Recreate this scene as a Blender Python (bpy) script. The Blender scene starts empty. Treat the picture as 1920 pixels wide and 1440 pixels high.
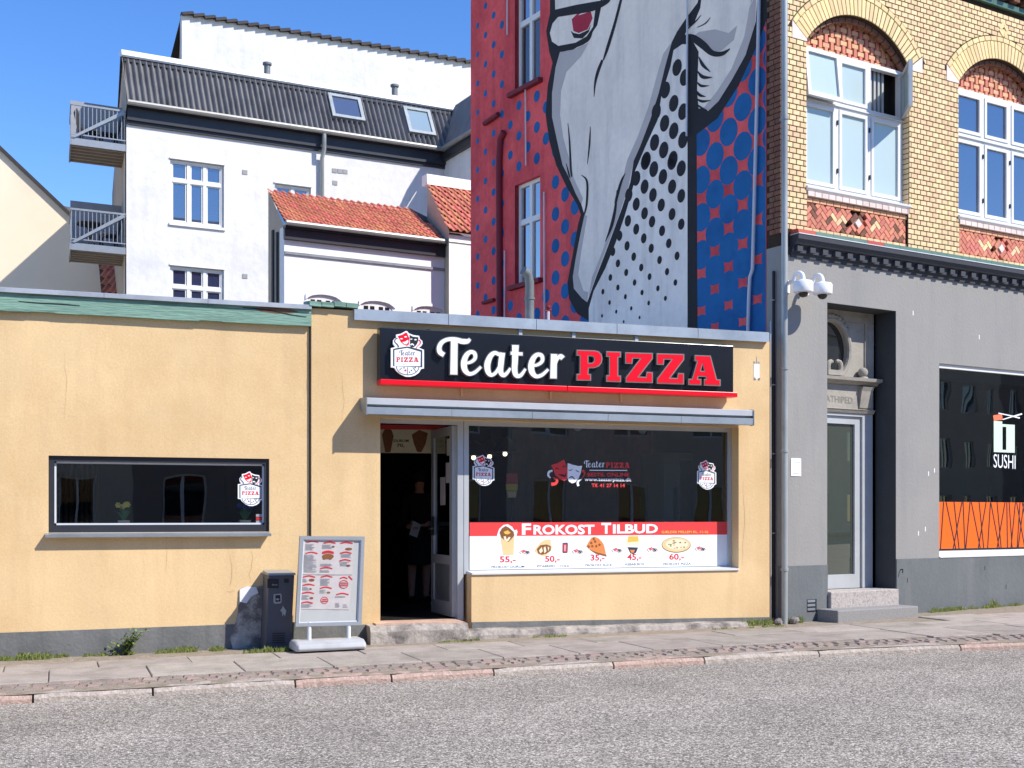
import bpy, bmesh, math, random
from mathutils import Vector, Matrix, geometry
random.seed(7)
R = math.radians
scene = bpy.context.scene
COL = scene.collection
# ------------------------------------------------------------------ camera
F_PX = 2350.0; HOR = 964.0; CAM_Z = 1.5
YAW = math.atan(F_PX / 6440.0)
cam_d = bpy.data.cameras.new('camera'); cam = bpy.data.objects.new('camera', cam_d); COL.objects.link(cam)
cam_d.sensor_width = 36.0; cam_d.lens = F_PX / 1920.0 * 36.0
cam_d.shift_y = (HOR - 720.0) / 1920.0
cam_d.clip_end = 2000.0
cam.location = (0, 0, CAM_Z); cam.rotation_euler = (R(90), 0, -YAW)
scene.camera = cam
# ------------------------------------------------------------------ world and sun
SUN = Vector((-1.0, 1.0, -1.37)).normalized()          # direction the light travels
elev = math.asin(-SUN.z); azim = math.atan2(-SUN.x, -SUN.y)
world = bpy.data.worlds.new('World'); scene.world = world; world.use_nodes = True
wn = world.node_tree.nodes; wl = world.node_tree.links
for n in list(wn): wn.remove(n)
sky = wn.new('ShaderNodeTexSky'); sky.sky_type = 'NISHITA'; sky.sun_disc = False
sky.sun_elevation = elev; sky.sun_rotation = azim
sky.air_density = 1.0; sky.dust_density = 0.0; sky.ozone_density = 3.0; sky.altitude = 20
bg = wn.new('ShaderNodeBackground'); bg.inputs['Strength'].default_value = 0.15
wo = wn.new('ShaderNodeOutputWorld')
hsv = wn.new('ShaderNodeHueSaturation'); hsv.inputs['Saturation'].default_value = 1.28; hsv.inputs['Hue'].default_value = 0.512; hsv.inputs['Value'].default_value = 1.12
wl.new(sky.outputs[0], hsv.inputs['Color']); wl.new(hsv.outputs[0], bg.inputs[0]); wl.new(bg.outputs[0], wo.inputs[0])
sl = bpy.data.lights.new('sun', 'SUN'); sl.energy = 4.6; sl.angle = R(0.5); sl.color = (1.0, 0.94, 0.845)
so = bpy.data.objects.new('sun', sl); COL.objects.link(so)
so.rotation_euler = SUN.to_track_quat('-Z', 'Y').to_euler(); so.location = (20, -20, 30)
scene.view_settings.view_transform = 'Standard'; scene.view_settings.look = 'None'
scene.view_settings.exposure = 0.42; scene.view_settings.gamma = 1.0
scene.view_settings.use_curve_mapping = False

# ------------------------------------------------------------------ frames: a vertical plane and its local axes (s along, d inwards, z up)
FWD = Vector((math.sin(YAW), math.cos(YAW))); RGT = Vector((math.cos(YAW), -math.sin(YAW)))
def ray(x, y):
    u = (x - 960.0) / F_PX; v = (HOR - y) / F_PX
    p = FWD + u * RGT
    return Vector((p.x, p.y, v))
def wat(x, y, t):
    r = ray(x, y); return Vector((r.x * t, r.y * t, CAM_Z + r.z * t))
class Frame:
    def __init__(self, O, ang):
        self.O = Vector(O); self.ang = ang
        self.e = Vector((math.cos(ang), math.sin(ang))); self.n = Vector((-math.sin(ang), math.cos(ang)))
    def at(self, x, y, d=0.0):
        r = ray(x, y); r2 = Vector((r.x, r.y))
        t = (d + self.n.dot(self.O)) / self.n.dot(r2)
        p = r2 * t
        return (self.e.dot(p - self.O), CAM_Z + r.z * t)
    def s(self, x, d=0.0): return self.at(x, HOR, d)[0]
    def z(self, x, y, d=0.0): return self.at(x, y, d)[1]
    def poly(self, pts, d=0.0): return [self.at(x, y, d) for x, y in pts]
    def loc(self, w):                                   # world point to local
        q = Vector((w[0], w[1])) - self.O
        return (self.e.dot(q), self.n.dot(q), w[2])
    def world(self, s, d, z):
        q = self.O + self.e * s + self.n * d
        return Vector((q.x, q.y, z))
def frame_vp(x, t, vp):                                 # a frame through pixel column x at depth t, its lines running to vp
    w = wat(x, HOR, t); r = FWD + (vp - 960.0) / F_PX * RGT
    return Frame((w.x, w.y), math.atan2(r.y, r.x))
D = 13.1
FW_ = Frame((0, 0), 0.0)                                # the world itself
FP = Frame((0, D), 0.0)                                 # front of the pizza shop
_p0 = wat(1466, HOR, 1); _p0 = _p0 * (D / _p0.y)
ANG_B = math.atan2((FWD + (4714 - 960) / F_PX * RGT).y, (FWD + (4714 - 960) / F_PX * RGT).x)
_nB = Vector((-math.sin(ANG_B), math.cos(ANG_B)))
OB = Vector((_p0.x, _p0.y)) + _nB * 0.01
FB = Frame(OB, ANG_B)                                   # front of the brick building
FM = Frame(OB, ANG_B + R(90))                           # its painted side wall (d > 0 is outwards here)
FR = frame_vp(533, 28.0, 5080)                          # house with the red tiles
FWH = frame_vp(237, 33.0, 5400)                         # white house with balconies
FG = frame_vp(340, 41.0, 5770)                          # tall white gable behind
def zp(X): return 0.106 + 0.0106 * X                    # pavement height
def zr(X): return 0.022 + 0.0106 * X                    # road height

# ------------------------------------------------------------------ materials
MATS = {}
def lin(c):
    return tuple(((v / 255.0) / 12.92 if v / 255.0 <= 0.04045 else ((v / 255.0 + 0.055) / 1.055) ** 2.4) for v in c)
def mat(name, col, rough=0.7, var=0.1, scale=3.0, bump=0.0, bscale=30.0, metal=0.0, spec=0.4, rand=0.0, col2=None, emis=None, c2at=(0.45, 0.7), detail=5.0, stretch=None, coat=0.0, fine=0.0, streak=None):
    m = bpy.data.materials.new(name); m.use_nodes = True
    nt = m.node_tree; N = nt.nodes; L = nt.links
    b = N['Principled BSDF']
    b.inputs['Roughness'].default_value = rough; b.inputs['Metallic'].default_value = metal
    b.inputs['Specular IOR Level'].default_value = spec
    b.inputs['Coat Weight'].default_value = coat
    tc = N.new('ShaderNodeTexCoord'); vec = tc.outputs['Object']
    if stretch:
        mp = N.new('ShaderNodeMapping'); mp.inputs['Scale'].default_value = stretch
        L.new(vec, mp.inputs['Vector']); vec = mp.outputs['Vector']
    c1 = tuple(max(0, v * (1 - var)) for v in col); c3 = tuple(min(1, v * (1 + var)) for v in col)
    nz = N.new('ShaderNodeTexNoise'); nz.inputs['Scale'].default_value = scale; nz.inputs['Detail'].default_value = detail
    nz.inputs['Roughness'].default_value = 0.6
    L.new(vec, nz.inputs['Vector'])
    rp = N.new('ShaderNodeValToRGB'); rp.color_ramp.elements[0].position = 0.3; rp.color_ramp.elements[1].position = 0.7
    rp.color_ramp.elements[0].color = (*c1, 1); rp.color_ramp.elements[1].color = (*c3, 1)
    L.new(nz.outputs['Fac'], rp.inputs['Fac']); out = rp.outputs['Color']
    if col2:
        n2 = N.new('ShaderNodeTexNoise'); n2.inputs['Scale'].default_value = scale * 0.55; n2.inputs['Detail'].default_value = 8.0
        n2.inputs['Roughness'].default_value = 0.7
        ad = N.new('ShaderNodeVectorMath'); ad.operation = 'ADD'; ad.inputs[1].default_value = (17.3, 5.1, 9.7)
        L.new(vec, ad.inputs[0]); L.new(ad.outputs[0], n2.inputs['Vector'])
        mr = N.new('ShaderNodeMapRange'); mr.inputs['From Min'].default_value = c2at[0]; mr.inputs['From Max'].default_value = c2at[1]
        L.new(n2.outputs['Fac'], mr.inputs['Value'])
        mx = N.new('ShaderNodeMix'); mx.data_type = 'RGBA'
        L.new(mr.outputs['Result'], mx.inputs['Factor']); L.new(out, mx.inputs['A']); mx.inputs['B'].default_value = (*col2, 1)
        out = mx.outputs['Result']
    if streak:
        mp2 = N.new('ShaderNodeMapping'); mp2.inputs['Scale'].default_value = (3.2, 3.2, 0.35)
        L.new(tc.outputs['Object'], mp2.inputs['Vector'])
        n5 = N.new('ShaderNodeTexNoise'); n5.inputs['Scale'].default_value = 1.0; n5.inputs['Detail'].default_value = 7.0; n5.inputs['Roughness'].default_value = 0.65
        L.new(mp2.outputs['Vector'], n5.inputs['Vector'])
        r5 = N.new('ShaderNodeMapRange'); r5.inputs['From Min'].default_value = 0.5; r5.inputs['From Max'].default_value = 0.78; r5.inputs['To Max'].default_value = streak[1]
        L.new(n5.outputs['Fac'], r5.inputs['Value'])
        x5 = N.new('ShaderNodeMix'); x5.data_type = 'RGBA'; L.new(r5.outputs['Result'], x5.inputs['Factor']); L.new(out, x5.inputs['A']); x5.inputs['B'].default_value = (*streak[0], 1)
        out = x5.outputs['Result']
    if fine > 0:
        n3 = N.new('ShaderNodeTexNoise'); n3.inputs['Scale'].default_value = bscale * 2.0; n3.inputs['Detail'].default_value = 3.0
        L.new(vec, n3.inputs['Vector'])
        m3 = N.new('ShaderNodeMapRange'); m3.inputs['From Min'].default_value = 0.25; m3.inputs['From Max'].default_value = 0.75
        m3.inputs['To Min'].default_value = 1 - fine; m3.inputs['To Max'].default_value = 1 + fine
        L.new(n3.outputs['Fac'], m3.inputs['Value'])
        hs = N.new('ShaderNodeHueSaturation'); L.new(out, hs.inputs['Color']); L.new(m3.outputs['Result'], hs.inputs['Value'])
        out = hs.outputs['Color']
    if rand > 0:
        oi = N.new('ShaderNodeObjectInfo'); ge = N.new('ShaderNodeNewGeometry')
        a = N.new('ShaderNodeMath'); a.operation = 'ADD'; L.new(oi.outputs['Random'], a.inputs[0]); L.new(ge.outputs['Random Per Island'], a.inputs[1])
        fr = N.new('ShaderNodeMath'); fr.operation = 'FRACT'; L.new(a.outputs[0], fr.inputs[0])
        m4 = N.new('ShaderNodeMapRange'); m4.inputs['To Min'].default_value = 1 - rand; m4.inputs['To Max'].default_value = 1 + rand
        L.new(fr.outputs[0], m4.inputs['Value'])
        m5 = N.new('ShaderNodeMath'); m5.operation = 'MULTIPLY'; m5.inputs[1].default_value = 7.31; L.new(fr.outputs[0], m5.inputs[0])
        m6 = N.new('ShaderNodeMath'); m6.operation = 'FRACT'; L.new(m5.outputs[0], m6.inputs[0])
        m7 = N.new('ShaderNodeMapRange'); m7.inputs['To Min'].default_value = 0.5 - 0.03 * min(1, rand * 4); m7.inputs['To Max'].default_value = 0.5 + 0.015 * min(1, rand * 4)
        L.new(m6.outputs[0], m7.inputs['Value'])
        hs = N.new('ShaderNodeHueSaturation'); L.new(out, hs.inputs['Color']); L.new(m4.outputs['Result'], hs.inputs['Value']); L.new(m7.outputs['Result'], hs.inputs['Hue'])
        out = hs.outputs['Color']
    L.new(out, b.inputs['Base Color'])
    if bump > 0:
        nb = N.new('ShaderNodeTexNoise'); nb.inputs['Scale'].default_value = bscale; nb.inputs['Detail'].default_value = 4.0
        L.new(vec, nb.inputs['Vector'])
        bp = N.new('ShaderNodeBump'); bp.inputs['Strength'].default_value = bump; bp.inputs['Distance'].default_value = 0.02
        L.new(nb.outputs['Fac'], bp.inputs['Height']); L.new(bp.outputs['Normal'], b.inputs['Normal'])
    if emis:
        b.inputs['Emission Color'].default_value = (*col, 1); b.inputs['Emission Strength'].default_value = emis
    MATS[name] = m
    return m
def flat(name, rgb, rough=0.6, **k): return mat(name, lin(rgb), rough, var=k.pop('var', 0.04), **k)
def glass(name, tint=(0.6, 0.65, 0.65), refl=0.10, dark=None, drefl=0.35, wav=0.0, rough=0.0):
    m = bpy.data.materials.new(name); m.use_nodes = True
    nt = m.node_tree; N = nt.nodes; L = nt.links
    for n in list(N): N.remove(n)
    o = N.new('ShaderNodeOutputMaterial'); mx = N.new('ShaderNodeMixShader'); gl = N.new('ShaderNodeBsdfGlossy')
    gl.inputs['Roughness'].default_value = rough
    if dark is None:
        t = N.new('ShaderNodeBsdfTransparent'); t.inputs[0].default_value = (*tint, 1); fac = refl
    else:
        t = N.new('ShaderNodeBsdfDiffuse'); t.inputs[0].default_value = (*dark, 1); fac = drefl
    lw = N.new('ShaderNodeLayerWeight'); lw.inputs['Blend'].default_value = 0.25
    mr = N.new('ShaderNodeMapRange'); mr.inputs['To Min'].default_value = fac; mr.inputs['To Max'].default_value = min(1, fac + (0.75 if dark is None else 0.4))
    L.new(lw.outputs['Fresnel'], mr.inputs['Value']); L.new(mr.outputs['Result'], mx.inputs[0])
    L.new(t.outputs[0], mx.inputs[1]); L.new(gl.outputs[0], mx.inputs[2]); L.new(mx.outputs[0], o.inputs['Surface'])
    if wav > 0:
        tc = N.new('ShaderNodeTexCoord'); nz = N.new('ShaderNodeTexNoise'); nz.inputs['Scale'].default_value = 1.3; nz.inputs['Detail'].default_value = 1
        L.new(tc.outputs['Object'], nz.inputs['Vector'])
        bp = N.new('ShaderNodeBump'); bp.inputs['Strength'].default_value = wav; bp.inputs['Distance'].default_value = 0.05
        L.new(nz.outputs['Fac'], bp.inputs['Height']); L.new(bp.outputs[0], gl.inputs['Normal'])
    MATS[name] = m
    return m

# ------------------------------------------------------------------ mesh builder
ORG = {}                                                # object name -> origin in its frame
FRAME_OF = {}
class MB:
    def __init__(self): self.v = []; self.f = []; self.smooth = False
    def _add(self, vs, fs):
        o = len(self.v); self.v += [tuple(q) for q in vs]; self.f += [tuple(i + o for i in q) for q in fs]
        return self
    def box(self, s0, s1, d0, d1, z0, z1):
        vs = [(s0, d0, z0), (s1, d0, z0), (s1, d1, z0), (s0, d1, z0), (s0, d0, z1), (s1, d0, z1), (s1, d1, z1), (s0, d1, z1)]
        return self._add(vs, [(0, 1, 5, 4), (1, 2, 6, 5), (2, 3, 7, 6), (3, 0, 4, 7), (4, 5, 6, 7), (3, 2, 1, 0)])
    def hexa(self, vs):                                  # 8 corners in the box order
        return self._add(vs, [(0, 1, 5, 4), (1, 2, 6, 5), (2, 3, 7, 6), (3, 0, 4, 7), (4, 5, 6, 7), (3, 2, 1, 0)])
    def quad(self, a, b, c, d): return self._add([a, b, c, d], [(0, 1, 2, 3)])
    def prism(self, poly, d0, d1=None, holes=(), back=True):   # poly of (s, z)
        loops = [list(poly)] + [list(h) for h in holes]
        flatp = [p for l in loops for p in l]
        tris = geometry.tessellate_polygon([[Vector((p[0], p[1], 0)) for p in l] for l in loops])
        self._add([(p[0], d0, p[1]) for p in flatp], tris)
        if d1 is None: return self
        if back: self._add([(p[0], d1, p[1]) for p in flatp], [tuple(reversed(t)) for t in tris])
        for l in loops:
            n = len(l)
            for i in range(n):
                a, b = l[i], l[(i + 1) % n]
                self._add([(a[0], d0, a[1]), (b[0], d0, b[1]), (b[0], d1, b[1]), (a[0], d1, a[1])], [(0, 1, 2, 3)])
        return self
    def extrude_s(self, poly, s0, s1):                   # profile of (d, z) swept along s
        flatp = list(poly); n = len(flatp)
        tris = geometry.tessellate_polygon([[Vector((p[0], p[1], 0)) for p in flatp]])
        self._add([(s0, p[0], p[1]) for p in flatp], tris); self._add([(s1, p[0], p[1]) for p in flatp], tris)
        for i in range(n):
            a, b = flatp[i], flatp[(i + 1) % n]
            self._add([(s0, *a), (s1, *a), (s1, *b), (s0, *b)], [(0, 1, 2, 3)])
        return self
    def tube(self, pts, r, seg=10, caps=True):
        pts = [Vector(p) for p in pts]; rings = []
        rr = r if isinstance(r, (list, tuple)) else [r] * len(pts)
        up = None
        for i, p in enumerate(pts):
            if i == 0: t = pts[1] - pts[0]
            elif i == len(pts) - 1: t = pts[-1] - pts[-2]
            else: t = (pts[i + 1] - pts[i]).normalized() + (pts[i] - pts[i - 1]).normalized()
            t.normalize()
            if up is None:
                a = Vector((0, 0, 1)) if abs(t.z) < 0.9 else Vector((1, 0, 0))
                up = t.cross(a).normalized()
            else:
                up = (up - t * up.dot(t)).normalized()
            w = t.cross(up)
            rings.append([p + (up * math.cos(2 * math.pi * k / seg) + w * math.sin(2 * math.pi * k / seg)) * rr[i] for k in range(seg)])
        vs = [q for g in rings for q in g]; fs = []
        for i in range(len(rings) - 1):
            for k in range(seg):
                k2 = (k + 1) % seg
                fs.append((i * seg + k, i * seg + k2, (i + 1) * seg + k2, (i + 1) * seg + k))
        if caps: fs += [tuple(range(seg - 1, -1, -1)), tuple((len(rings) - 1) * seg + k for k in range(seg))]
        self.smooth = True
        return self._add(vs, fs)
    def lathe(self, c, prof, seg=16):                    # prof of (r, z) about a vertical axis at c
        vs = []; fs = []
        for r, z in prof:
            vs += [(c[0] + r * math.cos(2 * math.pi * k / seg), c[1] + r * math.sin(2 * math.pi * k / seg), c[2] + z) for k in range(seg)]
        for i in range(len(prof) - 1):
            for k in range(seg):
                k2 = (k + 1) % seg
                fs.append((i * seg + k, i * seg + k2, (i + 1) * seg + k2, (i + 1) * seg + k))
        fs += [tuple(range(seg)), tuple((len(prof) - 1) * seg + k for k in range(seg))]
        self.smooth = True
        return self._add(vs, fs)
    def ball(self, c, r, sc=(1, 1, 1), nu=10, nv=7):
        prof = [(max(0.001, math.sin(math.pi * i / nv)) * r, -math.cos(math.pi * i / nv) * r * sc[2]) for i in range(nv + 1)]
        o = len(self.v); self.lathe(c, prof, nu)
        self.v[o:] = [(c[0] + (x - c[0]) * sc[0], c[1] + (y - c[1]) * sc[1], z) for x, y, z in self.v[o:]]
        return self
    def ribbon(self, fr, pts, d0, d1=None, sub=5, grow=0.0, step=0.00015):   # pts (x, y, width) in picture units on the plane of fr
        n = len(pts); sm = []
        for i in range(n - 1):
            p0 = pts[max(0, i - 1)]; p1 = pts[i]; p2 = pts[i + 1]; p3 = pts[min(n - 1, i + 2)]
            for k in range(sub):
                t = k / sub
                sm.append(tuple(0.5 * (2 * p1[j] + (p2[j] - p0[j]) * t + (2 * p0[j] - 5 * p1[j] + 4 * p2[j] - p3[j]) * t * t + (3 * p1[j] - p0[j] - 3 * p2[j] + p3[j]) * t ** 3) for j in range(3)))
        sm.append(tuple(pts[-1]))
        Lp = []; Rp = []
        for i, p in enumerate(sm):
            a = sm[max(0, i - 1)]; b = sm[min(len(sm) - 1, i + 1)]
            tx, ty = b[0] - a[0], b[1] - a[1]; l = math.hypot(tx, ty) or 1
            nx, ny = -ty / l, tx / l; w = max(0.01, p[2] / 2 + grow)
            if i == 0: p = (p[0] - tx / l * grow, p[1] - ty / l * grow, p[2])
            if i == len(sm) - 1: p = (p[0] + tx / l * grow, p[1] + ty / l * grow, p[2])
            Lp.append((p[0] + nx * w, p[1] + ny * w)); Rp.append((p[0] - nx * w, p[1] - ny * w))
        for i in range(len(sm) - 1):
            q = [fr(*Lp[i]), fr(*Rp[i]), fr(*Rp[i + 1]), fr(*Lp[i + 1])]
            da = d0 + (-1 if (d1 is None or d1 > d0) else 1) * step * i; db = da
            self._add([(q[0][0], da, q[0][1]), (q[1][0], da, q[1][1]), (q[2][0], db, q[2][1]), (q[3][0], db, q[3][1])], [(0, 1, 2, 3)])
            if d1 is not None:
                self._add([(q[0][0], da, q[0][1]), (q[3][0], db, q[3][1]), (q[3][0], d1, q[3][1]), (q[0][0], d1, q[0][1])], [(0, 1, 2, 3)])
                self._add([(q[1][0], da, q[1][1]), (q[2][0], db, q[2][1]), (q[2][0], d1, q[2][1]), (q[1][0], d1, q[1][1])], [(0, 1, 2, 3)])
        if d1 is not None:
            for i in (0, len(sm) - 1):
                a = fr(*Lp[i]); b = fr(*Rp[i]); self._add([(a[0], d0, a[1]), (b[0], d0, b[1]), (b[0], d1, b[1]), (a[0], d1, a[1])], [(0, 1, 2, 3)])
        return self
    def build(self, name, m, parent=None, frame=None, base=None, bevel=0.0, kind=None):
        me = bpy.data.meshes.new(name)
        if parent is not None:
            o = ORG[parent.name]; fr = FRAME_OF[parent.name]
        else:
            fr = frame or FW_
            if base is None:
                zs = min(q[2] for q in self.v); ss = [q[0] for q in self.v]; ds = [q[1] for q in self.v]
                base = ((min(ss) + max(ss)) / 2, (min(ds) + max(ds)) / 2, zs)
            o = base
        me.from_pydata([(q[0] - o[0], q[1] - o[1], q[2] - o[2]) for q in self.v], [], self.f)
        me.materials.append(MATS[m] if isinstance(m, str) else m)
        if self.smooth:
            for p in me.polygons: p.use_smooth = True
            try: me.set_sharp_from_angle(angle=R(40))
            except Exception: pass
        bm = bmesh.new(); bm.from_mesh(me)
        if len(bm.faces) < 60000: bmesh.ops.recalc_face_normals(bm, faces=bm.faces)
        bm.to_mesh(me); bm.free()
        ob = bpy.data.objects.new(name, me); COL.objects.link(ob)
        if parent is not None: ob.parent = parent
        else:
            ob.location = fr.world(*o); ob.rotation_euler = (0, 0, fr.ang)
        ORG[ob.name] = o; FRAME_OF[ob.name] = fr
        if bevel > 0:
            bv = ob.modifiers.new('bevel', 'BEVEL'); bv.width = bevel; bv.segments = 2; bv.limit_method = 'ANGLE'
        if kind: ob['kind'] = kind
        return ob
def tag(o, label=None, cat=None, group=None, kind=None):
    if label: o['label'] = label
    if cat: o['category'] = cat
    if group: o['group'] = group
    if kind: o['kind'] = kind
    return o
def thing(name, label, cat, frame, base, group=None):
    o = bpy.data.objects.new(name, None); COL.objects.link(o); o.empty_display_size = 0.2
    o.location = frame.world(*base); o.rotation_euler = (0, 0, frame.ang)
    ORG[o.name] = tuple(base); FRAME_OF[o.name] = frame
    return tag(o, label, cat, group)
def piece(name, me, parent, loc, rot=(0, 0, 0), sc=(1, 1, 1)):      # a repeat that shares its mesh
    ob = bpy.data.objects.new(name, me); COL.objects.link(ob); ob.parent = parent
    o = ORG[parent.name]; ob.location = (loc[0] - o[0], loc[1] - o[1], loc[2] - o[2]); ob.rotation_euler = rot; ob.scale = sc
    return ob
def mesh_only(mb, name, m):
    me = bpy.data.meshes.new(name); me.from_pydata(mb.v, [], mb.f); me.materials.append(MATS[m])
    if mb.smooth:
        for p in me.polygons: p.use_smooth = True
    bm = bmesh.new(); bm.from_mesh(me); bmesh.ops.recalc_face_normals(bm, faces=bm.faces); bm.to_mesh(me); bm.free()
    return me
TEXTS = {}
def text_geo(txt, bold=0.0):
    k = (txt, bold)
    if k not in TEXTS:
        cu = bpy.data.curves.new('t', 'FONT'); cu.body = txt; cu.offset = bold; cu.resolution_u = 3
        ob = bpy.data.objects.new('t', cu); me = ob.to_mesh()
        vs = [(q.co.x, q.co.y) for q in me.vertices]; fs = [tuple(p.vertices) for p in me.polygons]
        ob.to_mesh_clear(); bpy.data.objects.remove(ob); bpy.data.curves.remove(cu)
        x0 = min(q[0] for q in vs); x1 = max(q[0] for q in vs); y0 = min(q[1] for q in vs); y1 = max(q[1] for q in vs)
        TEXTS[k] = ([((a - x0) / (x1 - x0), (b - y0) / (y1 - y0)) for a, b in vs], fs)
    return TEXTS[k]
def put_text(mb, fr, txt, d, x0, x1, yb0, yb1, h, bold=0.0):         # baseline from (x0,yb0) to (x1,yb1), h tall
    vs, fs = text_geo(txt, bold); out = []
    for u, v in vs:
        s, z = fr(x0 + u * (x1 - x0), yb0 + u * (yb1 - yb0) - v * h); out.append((s, d, z))
    mb._add(out, fs)
def sub_poly(cx, cy, rx, ry, n=14, a0=0.0, a1=360.0):
    return [(cx + rx * math.cos(R(a0 + (a1 - a0) * i / (n if a1 - a0 >= 360 else n - 1))), cy + ry * math.sin(R(a0 + (a1 - a0) * i / (n if a1 - a0 >= 360 else n - 1)))) for i in range(n)]
# ------------------------------------------------------------------ material library
mat('yellow_render', lin((221, 191, 144)), 0.9, var=0.09, scale=0.9, bump=0.09, bscale=26, col2=lin((206, 170, 120)), c2at=(0.46, 0.78), fine=0.07, streak=(lin((184, 152, 112)), 0.34))
mat('bare_render', lin((186, 180, 170)), 0.95, var=0.25, scale=9, bump=0.8, bscale=18, col2=lin((116, 110, 104)), c2at=(0.45, 0.6))
mat('plinth_grey', lin((112, 113, 112)), 0.9, var=0.16, scale=3, bump=0.3, bscale=25, col2=lin((150, 148, 142)), c2at=(0.58, 0.8), fine=0.06, streak=(lin((72, 74, 72)), 0.6))
mat('zinc', lin((168, 178, 186)), 0.45, var=0.1, scale=2.5, metal=0.55, bump=0.05, bscale=6, col2=lin((135, 146, 156)), c2at=(0.45, 0.75))
mat('white_metal', lin((214, 219, 224)), 0.35, var=0.05, scale=3, bump=0.03, bscale=4)
mat('grey_metal', lin((142, 150, 156)), 0.42, var=0.08, scale=4, metal=0.3, col2=lin((120, 126, 130)))
mat('green_copper', lin((122, 156, 140)), 0.85, var=0.14, scale=3, bump=0.5, bscale=14, col2=lin((92, 122, 110)), c2at=(0.5, 0.62), stretch=(0.5, 1, 5), fine=0.1)
mat('render_stain', lin((204, 172, 126)), 0.95, var=0.2, scale=14)
mat('flashing', lin((178, 184, 190)), 0.4, var=0.08, scale=3, metal=0.2, col2=lin((150, 156, 162)))
mat('awning_grey', lin((186, 190, 194)), 0.4, var=0.06, scale=3, metal=0.1)
mat('frieze_dark', lin((132, 128, 120)), 0.9, var=0.1)
mat('green_glaze', lin((78, 108, 90)), 0.35, var=0.12, scale=6, spec=0.6)
mat('red_paint_bar', lin((228, 12, 34)), 0.3, var=0.03, scale=2)
mat('sign_black', lin((26, 28, 34)), 0.22, var=0.15, scale=1.5, spec=0.5)
mat('letter_white', lin((244, 246, 250)), 0.3, var=0.02)
mat('letter_red', lin((232, 10, 36)), 0.3, var=0.03)
mat('letter_steel', lin((150, 146, 138)), 0.35, var=0.1, metal=0.6, scale=6)
mat('frame_dark', lin((46, 48, 54)), 0.45, var=0.08, scale=4)
mat('frame_white', lin((222, 222, 220)), 0.4, var=0.03, scale=3)
mat('frame_alu', lin((186, 190, 192)), 0.4, var=0.06, scale=3, metal=0.2)
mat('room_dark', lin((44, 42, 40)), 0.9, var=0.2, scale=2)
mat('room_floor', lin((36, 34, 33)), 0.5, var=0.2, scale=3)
mat('counter_steel', lin((130, 130, 128)), 0.3, metal=0.7, var=0.1)
mat('wood_panel', lin((112, 78, 50)), 0.5, var=0.2, scale=4, stretch=(6, 6, 0.6))
mat('print_white', lin((236, 238, 240)), 0.5, var=0.02)
mat('print_red', lin((226, 66, 66)), 0.5, var=0.04, scale=2)
mat('print_brightred', lin((206, 40, 48)), 0.5, var=0.03)
mat('print_black', lin((30, 30, 34)), 0.5, var=0.03)
mat('print_dark', lin((48, 58, 72)), 0.5, var=0.03)
mat('print_grey', lin((150, 152, 156)), 0.6, var=0.15, scale=20)
mat('print_tan', lin((226, 200, 146)), 0.6, var=0.05)
mat('print_brown', lin((132, 82, 44)), 0.6, var=0.25, scale=50)
mat('print_orange', lin((222, 132, 70)), 0.6, var=0.12, scale=40)
mat('print_yellow', lin((236, 186, 80)), 0.6, var=0.08, scale=30)
mat('print_cream', lin((232, 222, 188)), 0.6, var=0.06, scale=40)
mat('print_pink', lin((232, 170, 176)), 0.6, var=0.05)
mat('print_green', lin((120, 140, 80)), 0.6, var=0.1)
mat('paper', lin((192, 186, 184)), 0.6, var=0.05, scale=5, bump=0.35, bscale=5)
mat('orange_film', lin((255, 104, 12)), 0.5, var=0.03)
mat('grey_render', lin((147, 145, 141)), 0.92, var=0.04, scale=1.5, bump=0.18, bscale=24, col2=lin((138, 138, 139)), c2at=(0.5, 0.85), fine=0.03, streak=(lin((126, 127, 129)), 0.5))
mat('grey_plinth', lin((104, 108, 110)), 0.9, var=0.08, scale=1.6, bump=0.2, bscale=20, col2=lin((84, 88, 92)), c2at=(0.48, 0.8), fine=0.05, streak=(lin((128, 130, 128)), 0.5))
mat('dark_paint', lin((62, 65, 72)), 0.75, var=0.08, scale=3, bump=0.15, bscale=20)
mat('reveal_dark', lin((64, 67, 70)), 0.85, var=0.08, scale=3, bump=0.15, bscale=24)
mat('sandstone', lin((158, 153, 143)), 0.85, var=0.1, scale=6, bump=0.2, bscale=30, col2=lin((130, 126, 118)), c2at=(0.52, 0.75))
mat('mortar_dark', lin((58, 46, 36)), 0.95, var=0.15, scale=20, bump=0.3, bscale=60)
mat('brick_yellow', lin((226, 198, 152)), 0.75, var=0.1, scale=18, bump=0.2, bscale=60, rand=0.13)
mat('brick_voussoir', lin((224, 200, 146)), 0.7, var=0.06, scale=12, bump=0.15, bscale=60, rand=0.12)
mat('brick_orange', lin((206, 132, 108)), 0.8, var=0.1, scale=18, bump=0.2, bscale=60, rand=0.12)
mat('brick_peach', lin((218, 168, 128)), 0.8, var=0.1, scale=18, bump=0.2, bscale=60, rand=0.1)
mat('brick_brown', lin((120, 84, 66)), 0.85, var=0.25, scale=14, bump=0.3, bscale=50, rand=0.1)
mat('brick_pale', lin((222, 205, 196)), 0.85, var=0.1, scale=14, bump=0.2, bscale=50, rand=0.12)
mat('brick_red', lin((176, 88, 72)), 0.8, var=0.15, scale=14, bump=0.2, bscale=50, rand=0.1)
mat('roof_tile', lin((200, 124, 94)), 0.75, var=0.14, scale=8, bump=0.2, bscale=40, rand=0.16, col2=lin((160, 100, 80)), c2at=(0.52, 0.8))
mat('tile_dark', lin((60, 56, 56)), 0.8, var=0.15, scale=6, rand=0.1)
mat('white_wall', lin((220, 218, 216)), 0.92, var=0.02, scale=1.2, bump=0.9, bscale=3.2, col2=lin((196, 196, 198)), c2at=(0.5, 0.85), fine=0.03, streak=(lin((186, 184, 182)), 0.4))
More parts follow.
